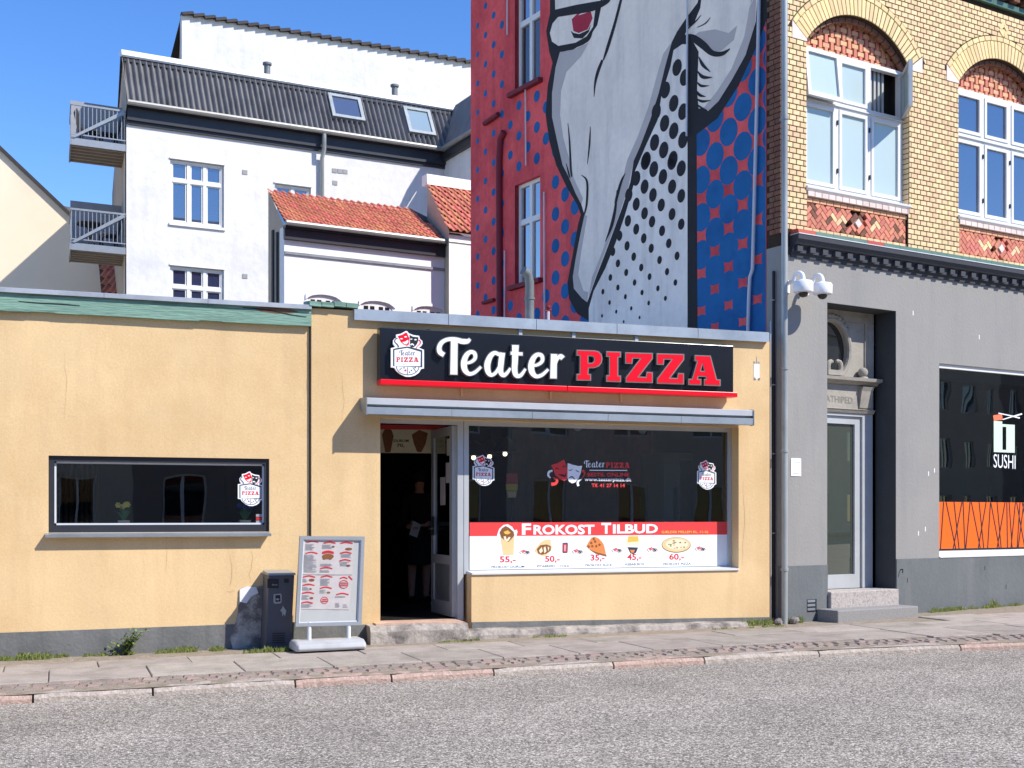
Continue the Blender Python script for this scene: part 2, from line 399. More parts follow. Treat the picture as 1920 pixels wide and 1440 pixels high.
mat('white_smooth', lin((230, 230, 231)), 0.85, var=0.02, scale=2)
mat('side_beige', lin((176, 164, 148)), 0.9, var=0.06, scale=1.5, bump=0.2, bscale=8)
mat('cream_wall', lin((246, 226, 198)), 0.92, var=0.03, scale=0.7, bump=0.12, bscale=4, col2=lin((230, 206, 176)), c2at=(0.52, 0.9))
mat('eternit', lin((120, 119, 120)), 0.75, var=0.1, scale=3, col2=lin((88, 87, 89)), c2at=(0.45, 0.7), stretch=(1, 1, 0.4), bump=0.1, bscale=40)
mat('roof_felt', lin((200, 196, 188)), 0.9, var=0.15, scale=2)  # unseen shop roof, made this pale to bounce light onto the mural
mat('gutter_zinc', lin((150, 150, 146)), 0.5, var=0.1, metal=0.4, scale=4)
mat('galvanised', lin((146, 150, 154)), 0.4, var=0.08, metal=0.5, scale=6)
mat('screen_grey', lin((150, 150, 156)), 0.6, var=0.05, scale=3)
mat('furniture_dark', lin((36, 34, 34)), 0.5, var=0.1)
mat('mural_red', lin((234, 94, 94)), 0.85, var=0.14, scale=1.4, bump=0.35, bscale=6, col2=lin((190, 58, 66)), c2at=(0.42, 0.72), fine=0.08, streak=(lin((160, 50, 60)), 0.6))
mat('mural_blue', lin((26, 100, 158)), 0.85, var=0.1, scale=2, bump=0.3, bscale=6, col2=lin((14, 72, 126)), c2at=(0.45, 0.75))
mat('mural_black', lin((40, 40, 44)), 0.85, var=0.1, scale=3, bump=0.3, bscale=6)
mat('mural_light', lin((246, 234, 219)), 0.88, var=0.05, scale=1.3, bump=0.3, bscale=6, col2=lin((222, 212, 202)), c2at=(0.45, 0.8), fine=0.04, streak=(lin((190, 184, 178)), 0.6))
mat('mural_white', lin((244, 236, 226)), 0.88, var=0.04, scale=1.3, bump=0.3, bscale=6, col2=lin((218, 209, 200)), c2at=(0.5, 0.8), fine=0.04, streak=(lin((188, 182, 176)), 0.7))
mat('mural_mid', lin((190, 182, 178)), 0.88, var=0.05, scale=2, bump=0.3, bscale=6)
mat('mural_nail', lin((176, 44, 66)), 0.8, var=0.08, scale=3)
mat('maroon_paint', lin((118, 32, 46)), 0.7, var=0.12, scale=4, bump=0.2, bscale=20)
mat('pipe_grey', lin((112, 118, 120)), 0.55, var=0.1, scale=4, metal=0.2, col2=lin((140, 142, 142)), c2at=(0.5, 0.7))
mat('pipe_light', lin((196, 198, 206)), 0.6, var=0.06, scale=4)
mat('downpipe', lin((168, 172, 170)), 0.45, var=0.12, scale=3, metal=0.35, col2=lin((138, 142, 142)), c2at=(0.45, 0.7), stretch=(1, 1, 0.4))
mat('cable_black', lin((38, 38, 42)), 0.6, var=0.1)
mat('camera_white', lin((236, 238, 240)), 0.3, var=0.02)
mat('camera_dome', lin((14, 14, 16)), 0.08, var=0.02, spec=0.7)
mat('bin_grey', lin((74, 78, 88)), 0.5, var=0.06, scale=4, bump=0.05, bscale=40)
mat('bin_light', lin((150, 154, 156)), 0.45, var=0.06, metal=0.2)
mat('board_grey', lin((158, 163, 168)), 0.4, var=0.05, metal=0.2, scale=4)
mat('board_back', lin((182, 184, 182)), 0.4, var=0.05, scale=3, bump=0.05, bscale=4)
mat('base_plastic', lin((176, 178, 180)), 0.5, var=0.08, scale=5, col2=lin((160, 162, 162)), c2at=(0.52, 0.75))
mat('granite', lin((176, 168, 162)), 0.85, var=0.22, scale=60, bump=0.25, bscale=90, col2=lin((128, 122, 118)), c2at=(0.5, 0.7))
mat('granite_dark', lin((140, 138, 136)), 0.85, var=0.2, scale=50, bump=0.25, bscale=80)
mat('kerb_grey', lin((178, 167, 156)), 0.9, var=0.2, scale=24, bump=0.7, bscale=34, col2=lin((150, 138, 128)), c2at=(0.45, 0.7), fine=0.16)
mat('kerb_pink', lin((180, 156, 143)), 0.9, var=0.2, scale=24, bump=0.7, bscale=34, col2=lin((160, 134, 122)), c2at=(0.45, 0.7), fine=0.16)
mat('slab', lin((164, 155, 144)), 0.92, var=0.1, scale=5, bump=0.35, bscale=60, rand=0.11, col2=lin((136, 127, 116)), c2at=(0.46, 0.7), fine=0.16)
mat('sett', lin((146, 134, 124)), 0.9, var=0.2, scale=20, bump=0.4, bscale=50, rand=0.14)
mat('sett_pink', lin((158, 138, 127)), 0.9, var=0.2, scale=20, bump=0.4, bscale=50, rand=0.12)
mat('joint_sand', lin((146, 134, 118)), 0.95, var=0.22, scale=14, bump=0.6, bscale=60, col2=lin((124, 120, 92)), c2at=(0.54, 0.7), fine=0.15)
mat('concrete_old', lin((164, 156, 148)), 0.95, var=0.22, scale=6, bump=0.9, bscale=14, col2=lin((112, 106, 102)), c2at=(0.46, 0.62), fine=0.15)
mat('step_pink', lin((206, 172, 150)), 0.85, var=0.12, scale=8, bump=0.3, bscale=40, col2=lin((168, 140, 126)))
mat('grass', lin((116, 128, 66)), 0.8, var=0.25, scale=20, rand=0.3)
mat('weed_leaf', lin((112, 138, 62)), 0.6, var=0.2, scale=12, rand=0.25)
mat('weed_stem', lin((52, 50, 40)), 0.8, var=0.2, scale=12)
mat('leaf_green', lin((44, 120, 74)), 0.5, var=0.15, rand=0.15)
mat('petal_yellow', lin((250, 236, 120)), 0.6, var=0.06)
mat('petal_blue', lin((40, 70, 190)), 0.6, var=0.06)
mat('pot_white', lin((230, 226, 206)), 0.5, var=0.05)
mat('skin', lin((196, 140, 116)), 0.6, var=0.06)
mat('cloth_black', lin((22, 22, 26)), 0.9, var=0.1)
mat('hair_dark', lin((30, 24, 20)), 0.7, var=0.2, scale=30)
mat('bulb', (1.0, 0.82, 0.55), 0.5, var=0.0, emis=4.0)
mat('opposite_wall', lin((206, 192, 172)), 0.9, var=0.06, scale=0.8)
mat('opposite_dark', lin((150, 136, 128)), 0.9, var=0.06, scale=0.8)
mat('frosted', lin((178, 196, 196)), 0.25, var=0.02, scale=1.0, spec=0.6)
mat('blind_grey', lin((150, 150, 150)), 0.7, var=0.05)
mat('red_box', lin((200, 40, 50)), 0.5, var=0.05); mat('yellow_box', lin((226, 190, 60)), 0.5, var=0.05)
mat('blue_box', lin((30, 60, 130)), 0.6, var=0.1)
glass('glass_shop', (0.62, 0.66, 0.65), 0.13, wav=0.05)
glass('glass_sushi', (0.30, 0.38, 0.40), 0.12, wav=0.05)
glass('glass_door', (0.5, 0.55, 0.52), 0.10)
glass('glass_sky', dark=lin((44, 58, 92)), drefl=0.30, wav=0.02)
glass('glass_dark', dark=lin((36, 40, 42)), drefl=0.06, wav=0.02)
glass('glass_mural', dark=lin((62, 54, 50)), drefl=0.20, wav=0.05)
glass('glass_skylight', dark=lin((80, 90, 112)), drefl=0.25)
glass('glass_pale', dark=lin((166, 184, 182)), drefl=0.04)
def asphalt():
    m = bpy.data.materials.new('asphalt'); m.use_nodes = True; N = m.node_tree.nodes; L = m.node_tree.links
    b = N['Principled BSDF']; b.inputs['Roughness'].default_value = 0.9; b.inputs['Specular IOR Level'].default_value = 0.3
    tc = N.new('ShaderNodeTexCoord')
    vo = N.new('ShaderNodeTexVoronoi'); vo.inputs['Scale'].default_value = 84.0; L.new(tc.outputs['Object'], vo.inputs['Vector'])
    sp = N.new('ShaderNodeSeparateColor'); L.new(vo.outputs['Color'], sp.inputs[0])
    rp = N.new('ShaderNodeValToRGB'); e = rp.color_ramp.elements
    e[0].position = 0.0; e[0].color = (*lin((100, 94, 85)), 1); e[1].position = 1.0; e[1].color = (*lin((232, 222, 210)), 1)
    k = e.new(0.45); k.color = (*lin((158, 150, 138)), 1); k = e.new(0.8); k.color = (*lin((192, 183, 170)), 1)
    L.new(sp.outputs[0], rp.inputs['Fac'])
    # dark binder in the gaps between the chippings
    mg = N.new('ShaderNodeMapRange'); mg.inputs['From Min'].default_value = 0.25; mg.inputs['From Max'].default_value = 0.75
    mg.inputs['To Min'].default_value = 1.12; mg.inputs['To Max'].default_value = 0.5
    L.new(vo.outputs['Distance'], mg.inputs['Value'])
    nz = N.new('ShaderNodeTexNoise'); nz.inputs['Scale'].default_value = 0.9; nz.inputs['Detail'].default_value = 6; L.new(tc.outputs['Object'], nz.inputs['Vector'])
    m2 = N.new('ShaderNodeMapRange'); m2.inputs['From Min'].default_value = 0.3; m2.inputs['From Max'].default_value = 0.7
    m2.inputs['To Min'].default_value = 0.87; m2.inputs['To Max'].default_value = 1.1; L.new(nz.outputs['Fac'], m2.inputs['Value'])
    mpr = N.new('ShaderNodeMapping'); mpr.inputs['Scale'].default_value = (0.08, 0.9, 1.0); L.new(tc.outputs['Object'], mpr.inputs['Vector'])
    nl = N.new('ShaderNodeTexNoise'); nl.inputs['Scale'].default_value = 1.0; nl.inputs['Detail'].default_value = 5; L.new(mpr.outputs[0], nl.inputs['Vector'])
    ml = N.new('ShaderNodeMapRange'); ml.inputs['From Min'].default_value = 0.3; ml.inputs['From Max'].default_value = 0.7; ml.inputs['To Min'].default_value = 0.92; ml.inputs['To Max'].default_value = 1.07
    L.new(nl.outputs['Fac'], ml.inputs['Value'])
    m0 = N.new('ShaderNodeMath'); m0.operation = 'MULTIPLY'; L.new(ml.outputs['Result'], m0.inputs[0]); L.new(m2.outputs['Result'], m0.inputs[1])
    m2 = m0
    mm = N.new('ShaderNodeMath'); mm.operation = 'MULTIPLY'; L.new(mg.outputs['Result'], mm.inputs[0]); L.new(m2.outputs[0], mm.inputs[1])
    hs = N.new('ShaderNodeHueSaturation'); L.new(rp.outputs['Color'], hs.inputs['Color']); L.new(mm.outputs[0], hs.inputs['Value'])
    L.new(hs.outputs['Color'], b.inputs['Base Color'])
    bp = N.new('ShaderNodeBump'); bp.inputs['Strength'].default_value = 0.7; bp.inputs['Distance'].default_value = 0.006; bp.invert = True
    L.new(vo.outputs['Distance'], bp.inputs['Height']); L.new(bp.outputs[0], b.inputs['Normal'])
    MATS['asphalt'] = m
asphalt()

# ------------------------------------------------------------------ road, pavement, kerb
def yk(X):                                               # kerb line
    return 10.5 if X < 7.2 else 10.5 - 0.012 * (X - 7.2) ** 2 - 0.09 * (X - 7.2)
def sheet(name, xs, ya, yb, zf, m, kind='structure'):
    mb = MB()
    for i in range(len(xs) - 1):
        a, b = xs[i], xs[i + 1]
        mb.quad((a, ya(a), zf(a)), (b, ya(b), zf(b)), (b, yb(b), zf(b)), (a, yb(a), zf(a)))
    return mb.build(name, m, base=(0, 0, 0), kind=kind)
XS = [-60, -30, -15, -8, -4, -2, 0, 2, 4, 6, 7.2, 8, 9, 10, 11, 12, 13.5, 15, 20, 30, 60]
ground = sheet('ground', [-400, -60, 0, 60, 400], lambda X: -400, lambda X: 600, lambda X: -1.2, 'joint_sand')
road = sheet('road', XS, lambda X: -7.5, lambda X: max(4, yk(min(X, 15)) + 0.02), zr, 'asphalt')
pave = sheet('pavement', XS, lambda X: max(3.9, yk(min(X, 15)) + 0.03), lambda X: 30.0, lambda X: zp(X) - 0.016, 'joint_sand')
opp = sheet('far_pavement', XS, lambda X: -9.5, lambda X: -7.3, lambda X: zp(X) + 0.02, 'slab')
def on_pave(mb, name, m, **k): return mb.build(name, m, parent=pave, **k)
# kerb stones
kx = [FW_.at(x, HOR)[0] for x in ()]
def ground_x(px, Y): r = ray(px, HOR); return r.x / r.y * Y
joints = [-4.2, -2.6, -1.4] + [ground_x(px, 10.55) for px in (62, 286, 552, 732, 923, 1147, 1317, 1531, 1777, 1905)] + [12.0, 13.2]
kcols = ['kerb_grey', 'kerb_grey', 'kerb_pink', 'kerb_grey', 'kerb_grey', 'kerb_pink', 'kerb_pink', 'kerb_grey', 'kerb_pink', 'kerb_grey', 'kerb_grey', 'kerb_pink', 'kerb_grey', 'kerb_grey', 'kerb_grey']
joints = sorted(joints)
for i in range(len(joints) - 1):
    a, b = joints[i] + 0.008, joints[i + 1] - 0.008
    mb = MB(); n = 8
    prof = [(0.0, -0.15), (0.006, 0.035), (0.03, 0.062), (0.1, 0.066), (0.225, 0.062), (0.235, -0.15)]
    rings = []
    for k in range(n + 1):
        X = a + (b - a) * k / n; ring = []
        for (dy, dz) in prof:
            j = random.uniform(-0.005, 0.005) if dz > 0 else 0
            if k in (0, n) and dz > 0: j -= 0.006
            ring.append((X, yk(X) + dy + j * 0.8, zr(X) + dz * 1.05 + j))
        rings.append(ring)
    vs = [q for r_ in rings for q in r_]; fs = []
    m_ = len(prof)
    for k in range(n):
        for q in range(m_ - 1): fs.append((k * m_ + q, (k + 1) * m_ + q, (k + 1) * m_ + q + 1, k * m_ + q + 1))
    fs += [tuple(range(m_)), tuple(n * m_ + q for q in range(m_))]
    mb._add(vs, fs)
    on_pave(mb, 'kerb_stone', kcols[i % len(kcols)])
# paving slabs in two rows and a third row that fans out before the brick building
def slab_row(y0, y1, x0, x1, w, off, jit=0.012, yfun=None):
    X = x0 + off
    while X < x1:
        ww = w * random.uniform(0.96, 1.04); g = 0.0045
        a, b = X + g, X + ww - g
        sh = yk(X) - 10.5 if yfun is None else 0.0
        za = zp(a) + random.uniform(-0.003, 0.004); zb = zp(b) + random.uniform(-0.003, 0.004)
        mb = MB(); c = 0.006
        Y0, Y1 = y0 + sh + 0.012, y1 + sh * 0.6 - 0.012
        sk = random.uniform(-0.004, 0.004)
        top = [(a + c + sk, Y0 + c, za), (b - c + sk, Y0 + c, zb), (b - c, Y1 - c, zb), (a + c, Y1 - c, za)]
        mid = [(a + sk, Y0, za - 0.006), (b + sk, Y0, zb - 0.006), (b, Y1, zb - 0.006), (a, Y1, za - 0.006)]
        low = [(q[0], q[1], q[2] - 0.05) for q in mid]
        mb._add(top + mid + low, [(0, 1, 2, 3)] + [(i, (i + 1) % 4, 4 + (i + 1) % 4, 4 + i) for i in range(4)] + [(4 + i, 4 + (i + 1) % 4, 8 + (i + 1) % 4, 8 + i) for i in range(4)])
        on_pave(mb, 'paving_slab', 'slab')
        X += ww
slab_row(11.13, 11.97, -3.4, 13.5, 0.81, 0.1)
slab_row(11.97, 12.52, -3.4, 7.9, 0.83, 0.45)
slab_row(11.97, 12.62, 7.95, 14.5, 0.83, 0.0)
slab_row(12.65, 13.3, 9.9, 15.5, 0.83, 0.3)
# setts between slabs and kerb
smb = MB(); smb._add([(-.5, -.5, -.5), (.5, -.5, -.5), (.5, .5, -.5), (-.5, .5, -.5), (-.5, -.5, .3), (.5, -.5, .3), (.5, .5, .3), (-.5, .5, .3), (-.36, -.34, .5), (.36, -.34, .5), (.36, .34, .5), (-.36, .34, .5)],
    [(0, 1, 5, 4), (1, 2, 6, 5), (2, 3, 7, 6), (3, 0, 4, 7), (4, 5, 9, 8), (5, 6, 10, 9), (6, 7, 11, 10), (7, 4, 8, 11), (8, 9, 10, 11)])
s_me = [mesh_only(smb, 'sett', 'sett'), mesh_only(smb, 'sett', 'sett_pink')]
cnt = 0; rest = MB()
for row in range(3):
    X = -2.2 + row * 0.05
    while X < 12.6:
        w = random.uniform(0.085, 0.15)
        Y = yk(X) + 0.245 + 0.125 * row + 0.062
        pos = (X + w / 2, Y + random.uniform(-.008, .008), zp(X) - 0.045 + random.uniform(-.006, .006))
        inview = -1.0 < X < 10.4
        sc = (w * 0.93, 0.112, 0.08); rz = random.uniform(-.08, .08)
        if inview and cnt < 299:
            piece('sett', s_me[1 if random.random() < 0.3 else 0], pave, pos, (random.uniform(-.04, .04), random.uniform(-.04, .04), rz), sc); cnt += 1
        else:
            rest._add([(pos[0] + q[0] * sc[0], pos[1] + q[1] * sc[1], pos[2] + q[2] * sc[2]) for q in smb.v], smb.f)
        X += w + 0.004
on_pave(rest, 'setts', 'sett', kind='stuff')
# ------------------------------------------------------------------ pizza shop building
A = FP.at; S = FP.s; Z = FP.z
shop = thing('shop_building', 'low yellow rendered shop building with a wide shop window and an open door', 'building', FP, (4.0, 0.0, zp(4)))
LD = 0.04                                               # the left wing lies back a little
sL = S(-900, LD); sM = S(584); sR = S(1443)
z_fb = Z(292, 597, LD); z_left_top = Z(292, 556, LD)
z_cop_t = Z(1040, 602, -0.05); z_cop_b = Z(1040, 620, -0.05)
# left wall with its long window
wl0, wz1 = A(91, 854, LD); wl1, wz0 = A(505, 997, LD)
MB().prism([(sL, -0.4), (sM, -0.4), (sM, z_left_top - 0.03), (sL, z_left_top - 0.03)], LD, LD + 0.3,
           holes=[[(wl0, wz0), (wl1, wz0), (wl1, wz1), (wl0, wz1)]]).build('wall', 'yellow_render', shop)
# right wall: pilaster, doorway, wide window
dl = S(713); dr = S(884); wr = S(1385); ztop = Z(760, 784); zbot_w = Z(1100, 1074)
z_pil = Z(625, 580)
MB().prism([(sM, -0.4), (dl, -0.4), (dl, ztop), (wr, ztop), (wr, zbot_w), (dr, zbot_w), (dr, -0.4), (sR, -0.4), (sR, z_cop_b + 0.02),
            (S(665), z_cop_b + 0.02), (S(665), z_pil), (sM, z_pil)], 0.0, 0.3).build('wall', 'yellow_render', shop)
# roof, rear and end walls (seen only from elsewhere)
mline = lambda d: FP.loc(FM.world((d + 0.25) / 0.978, 0.03, 0))[0]
rb = MB(); rb._add([(sL, 0.3, z_left_top - 0.25), (sM, 0.3, z_left_top - 0.25), (sM, 8, z_left_top - 0.25), (sL, 8, z_left_top - 0.25)], [(0, 1, 2, 3)])
rb._add([(sM, 0.3, z_cop_b - 0.15), (sR, 0.3, z_cop_b - 0.15), (mline(7), 7, z_cop_b - 0.15), (sM, 8, z_cop_b - 0.15)], [(0, 1, 2, 3)])
rb._add([(sM, 0.31, z_cop_b - 0.15), (sM, 8, z_cop_b - 0.15), (sM, 8, z_left_top - 0.25), (sM, 0.31, z_left_top - 0.25)], [(0, 1, 2, 3)])
rb.build('roof', 'roof_felt', shop)
MB().box(sL, sR - 1.2, 7.8, 8.0, -0.4, z_cop_b - 0.3).build('rear_wall', 'white_smooth', shop)
# green fascia with a zinc drip edge
zft, zfg, zfb = Z(292, 554, -0.02), Z(292, 562, -0.02), Z(292, 597, -0.02)
fb_ = MB(); n = 30
for i in range(n):
    a = sL + (sM - 0.005 - sL) * i / n; b = sL + (sM - 0.005 - sL) * (i + 1) / n
    j = random.uniform(-0.006, 0.006)
    fb_.hexa([(a, -0.02, zfb + j), (b, -0.02, zfb + j), (b, LD + 0.02, zfb + j), (a, LD + 0.02, zfb + j), (a, -0.02, zfg), (b, -0.02, zfg), (b, LD + 0.02, zfg), (a, LD + 0.02, zfg)])
fo = fb_.build('fascia_board', 'green_copper', shop)
pe = MB().prism(FP.poly([(470, 577), (505, 575), (552, 581), (560, 586), (520, 588), (490, 584)], -0.022), -0.022).build('bare_patch', 'wood_panel', fo)
MB().ribbon(lambda x, y: A(x, y, -0.022), [(35, 565, 1.5), (70, 568, 2), (110, 570, 2), (150, 573, 1)], -0.0225).build('crack', 'print_black', fo)
MB().ribbon(lambda x, y: A(x, y, -0.022), [(455, 577, 1.5), (500, 581, 2), (545, 590, 1.6), (575, 594, 1)], -0.0225).build('crack', 'print_black', fo)
joints_z = [sL, S(-600, -0.05), S(-300, -0.05), S(-5, -0.05), S(195, -0.05), S(390, -0.05), sM - 0.005]
for i in range(6):
    MB().extrude_s([(-0.045, zfg - 0.014), (-0.052, zfg - 0.012), (-0.052, zft - 0.012), (-0.045, zft - 0.008), (0.3, zft + 0.0), (0.3, zft - 0.02), (-0.02, zfg)], joints_z[i] + 0.002, joints_z[i + 1] - 0.002).build('drip_edge', 'flashing', shop)
# green tiles on the pilaster
a0, zt0 = A(581, 559, -0.06); a1, zt1 = A(673, 579, -0.06)
for i in range(4):
    s0 = a0 + (a1 - a0) * i / 4; s1 = a0 + (a1 - a0) * (i + 1) / 4; j = random.uniform(-0.008, 0.008)
    MB().hexa([(s0, -0.06, zt1 + 0.012 + j), (s1 - 0.006, -0.06, zt1 + 0.006 + j), (s1 - 0.006, 0.3, zt1 + 0.01), (s0, 0.3, zt1 + 0.01),
               (s0, -0.045, zt0 - 0.02 + j), (s1 - 0.006, -0.045, zt0 - 0.025 + j), (s1 - 0.006, 0.3, zt0 + 0.02), (s0, 0.3, zt0 + 0.02)]).build('coping_tile', 'green_copper', shop)
# zinc coping in lengths
cj = [S(664, -0.06), S(841, -0.06), S(1006, -0.06), S(1157, -0.06), S(1309, -0.06), S(1443, -0.06)]
for i in range(5):
    MB().extrude_s([(-0.06, z_cop_b), (-0.06, z_cop_t), (-0.045, z_cop_t + 0.012), (0.34, z_cop_t + 0.03), (0.34, z_cop_b - 0.1), (0.32, z_cop_b - 0.1), (0.3, z_cop_b + 0.012), (-0.04, z_cop_b + 0.006)], cj[i] + 0.003, cj[i + 1] - 0.003).build('coping', 'zinc', shop)
# plinths
pl = MB(); n = 12; sp1 = S(425)
z_pl = lambda s: zp(s) + 0.245 - 0.004 * s
for i in range(n):
    a = sL + (sM - sL) * i / n; b = sL + (sM - sL) * (i + 1) / n
    pl.hexa([(a, LD - 0.012, -0.4), (b, LD - 0.012, -0.4), (b, LD + 0.1, -0.4), (a, LD + 0.1, -0.4), (a, LD - 0.012, z_pl(a)), (b, LD - 0.012, z_pl(b)), (b, LD + 0.1, z_pl(b) + 0.004), (a, LD + 0.1, z_pl(a) + 0.004)])
pl.build('plinth', 'plinth_grey', shop)
MB().box(sM, dl - 0.002, -0.012, 0.1, -0.4, Z(650, 1172)).build('plinth', 'plinth_grey', shop)
MB().hexa([(dr + 0.002, -0.01, -0.4), (sR, -0.01, -0.4), (sR, 0.1, -0.4), (dr + 0.002, 0.1, -0.4), (dr + 0.002, -0.01, Z(900, 1166)), (sR, -0.01, Z(1440, 1157)), (sR, 0.1, Z(1440, 1157)), (dr + 0.002, 0.1, Z(900, 1166))]).build('plinth', 'plinth_grey', shop)
# bare masonry where the render has come off
mbp = MB().prism(FP.poly([(449, 1105), (462, 1099), (480, 1101), (500, 1096), (505, 1110), (506, 1216), (436, 1216), (431, 1195), (440, 1170), (446, 1150), (447, 1128)], LD), LD - 0.016, LD + 0.01)
mbp.build('bare_patch', 'bare_render', shop)
MB().prism(FP.poly([(449, 1105), (462, 1099), (480, 1101), (484, 1112), (470, 1118), (462, 1131), (449, 1128)], LD), LD - 0.02, LD).build('bare_patch', 'white_smooth', shop)
# hairline cracks and rubbed places in the render
for pts, d_ in (([(470, 1030, .8), (474, 1052, 1.4), (468, 1075, 1.0), (472, 1094, .6)], LD), ([(430, 1040, .6), (436, 1065, 1.6), (431, 1100, .8)], LD), ([(424, 1108, .6), (432, 1110, 2.2), (440, 1107, .8)], LD), ([(312, 1010, .6), (314, 1040, .9), (311, 1075, .5)], LD),
                ([(575, 640, .6), (578, 690, .9), (574, 740, .6)], LD), ([(1393, 900, .6), (1396, 980, 1.0), (1392, 1060, .6)], 0),
                ([(640, 700, .6), (645, 750, 1.0), (641, 790, .5)], 0), ([(120, 660, .5), (125, 720, .9), (121, 790, .5)], LD)):
    pts = [(x_ + random.uniform(-1.2, 1.2), y_, w_ * .55) for k_ in range(len(pts) - 1) for (x_, y_, w_) in [tuple(pts[k_][j] + (pts[k_ + 1][j] - pts[k_][j]) * u for j in range(3)) for u in (0, .25, .5, .75)]] + [(pts[-1][0], pts[-1][1], .2)]
    MB().ribbon(lambda x, y: A(x, y, d_), pts, d_ - .0012, sub=2).build('render_crack', 'render_stain', shop)
# crumbling ledge and doorstep
def rough_ledge(name, m, x0, x1, n, front, top, back, batter=0.03):
    mb = MB(); rows = []
    for i in range(n + 1):
        s = x0 + (x1 - x0) * i / n; u = i / n
        f = front + .012 * math.sin(s * 5.1) + .008 * math.sin(s * 13.7 + 1) + random.uniform(-.003, .003); zt = top(s, u) + .004 * math.sin(s * 7.3) + random.uniform(-.002, .002)
        rows.append([(s, f - batter, -0.3), (s, f - batter * .8, zt - .06), (s, f, zt - .012), (s, f + .025, zt), (s, back, zt + .008)])
    m_ = 5
    mb._add([q for r_ in rows for q in r_], [(k * m_ + q, (k + 1) * m_ + q, (k + 1) * m_ + q + 1, k * m_ + q + 1) for k in range(n) for q in range(m_ - 1)] + [tuple(range(m_)), tuple(n * m_ + q for q in range(m_))])
    return mb.build(name, m, shop)
x0 = S(868); x1 = S(1392); zs = Z(780, 1166, -0.1)
rough_ledge('ledge', 'concrete_old', x0, x1, 90, -.13, lambda s, u: zp(s) + .085 - .05 * u, -.008)
rough_ledge('doorstep', 'concrete_old', S(692, -.15), S(868), 30, -.19, lambda s, u: zs - .022, -.01)
MB().box(S(704, -0.1), S(866, -0.1), -0.13, 0.22, -0.2, zs - 0.004).build('threshold', 'step_pink', shop)
# long window of the left wing
win = MB(); d0 = LD + 0.03
fw = 0.055
win.box(wl0 + .002, wl1 - .002, d0, d0 + 0.07, wz0 + .002, wz0 + 0.075).box(wl0 + .002, wl1 - .002, d0, d0 + 0.07, wz1 - fw, wz1 - .002)
win.box(wl0 + .002, wl0 + fw, d0, d0 + 0.07, wz0 + 0.075, wz1 - fw).box(wl1 - fw + 0.01, wl1 - .002, d0, d0 + 0.07, wz0 + 0.075, wz1 - fw)
lw = win.build('window', 'frame_dark', shop)
bead = MB(); b0, b1, c0, c1 = wl0 + fw, wl1 - fw + 0.01, wz0 + 0.075, wz1 - fw
bead.box(b0, b1, d0 + 0.035, d0 + 0.05, c0, c0 + 0.018).box(b0, b1, d0 + 0.035, d0 + 0.05, c1 - 0.018, c1).box(b0, b0 + 0.018, d0 + 0.035, d0 + 0.05, c0, c1).box(b1 - 0.018, b1, d0 + 0.035, d0 + 0.05, c0, c1)
bead.build('glazing_bead', 'white_metal', lw)
MB().quad((b0, d0 + 0.05, c0), (b1, d0 + 0.05, c0), (b1, d0 + 0.05, c1), (b0, d0 + 0.05, c1)).build('pane', 'glass_shop', lw)
MB().extrude_s([(-0.055, wz0 - 0.045), (-0.06, wz0 - 0.02), (LD + 0.03, wz0 + 0.002), (LD + 0.03, wz0 - 0.008), (-0.05, wz0 - 0.03)], wl0 - 0.03, wl1 + 0.005).build('window_sill', 'zinc', lw)
# shop window and door frame
fd = 0.16
s0 = S(862, fd); s1 = S(884, fd); e1 = S(1368, fd)
ztf = ztop + 0.0; zb = zbot_w
sw = MB()
sw.box(S(870, fd), S(879, fd), fd, fd + 0.08, zb, ztf).box(wr - 0.05, wr - 0.002, fd, fd + 0.08, zb, ztf)
sw.box(S(879, fd), wr - 0.05, fd, fd + 0.08, zb + 0.002, zb + 0.04).box(S(879, fd), wr - 0.05, fd, fd + 0.08, ztf - 0.05, ztf)
swo = sw.build('shop_window', 'frame_alu', shop)
MB().quad((S(879, fd), fd + 0.03, zb + 0.04), (wr - 0.05, fd + 0.03, zb + 0.04), (wr - 0.05, fd + 0.03, ztf - 0.05), (S(879, fd), fd + 0.03, ztf - 0.05)).build('pane', 'glass_shop', swo)
MB().extrude_s([(-0.02, zb + 0.001), (-0.02, zb + 0.02), (fd, zb + 0.035), (fd, zb + 0.001)], dr + 0.001, wr - 0.001).build('window_sill', 'white_metal', swo)
df = MB()
df.box(dl + .001, dl + 0.03, fd, fd + 0.08, zs - 0.02, ztf).box(S(858, fd), S(869, fd), fd, fd + 0.09, zs - 0.02, ztf).box(dl + 0.03, S(858, fd), fd, fd + 0.08, ztf - 0.045, ztf)
df.build('door_frame', 'frame_alu', shop)
# parapet return beside the door
MB().box(dr - 0.0, dr + 0.28, 0.3, 0.42, -0.3, zb - 0.01).build('parapet', 'yellow_render', shop)
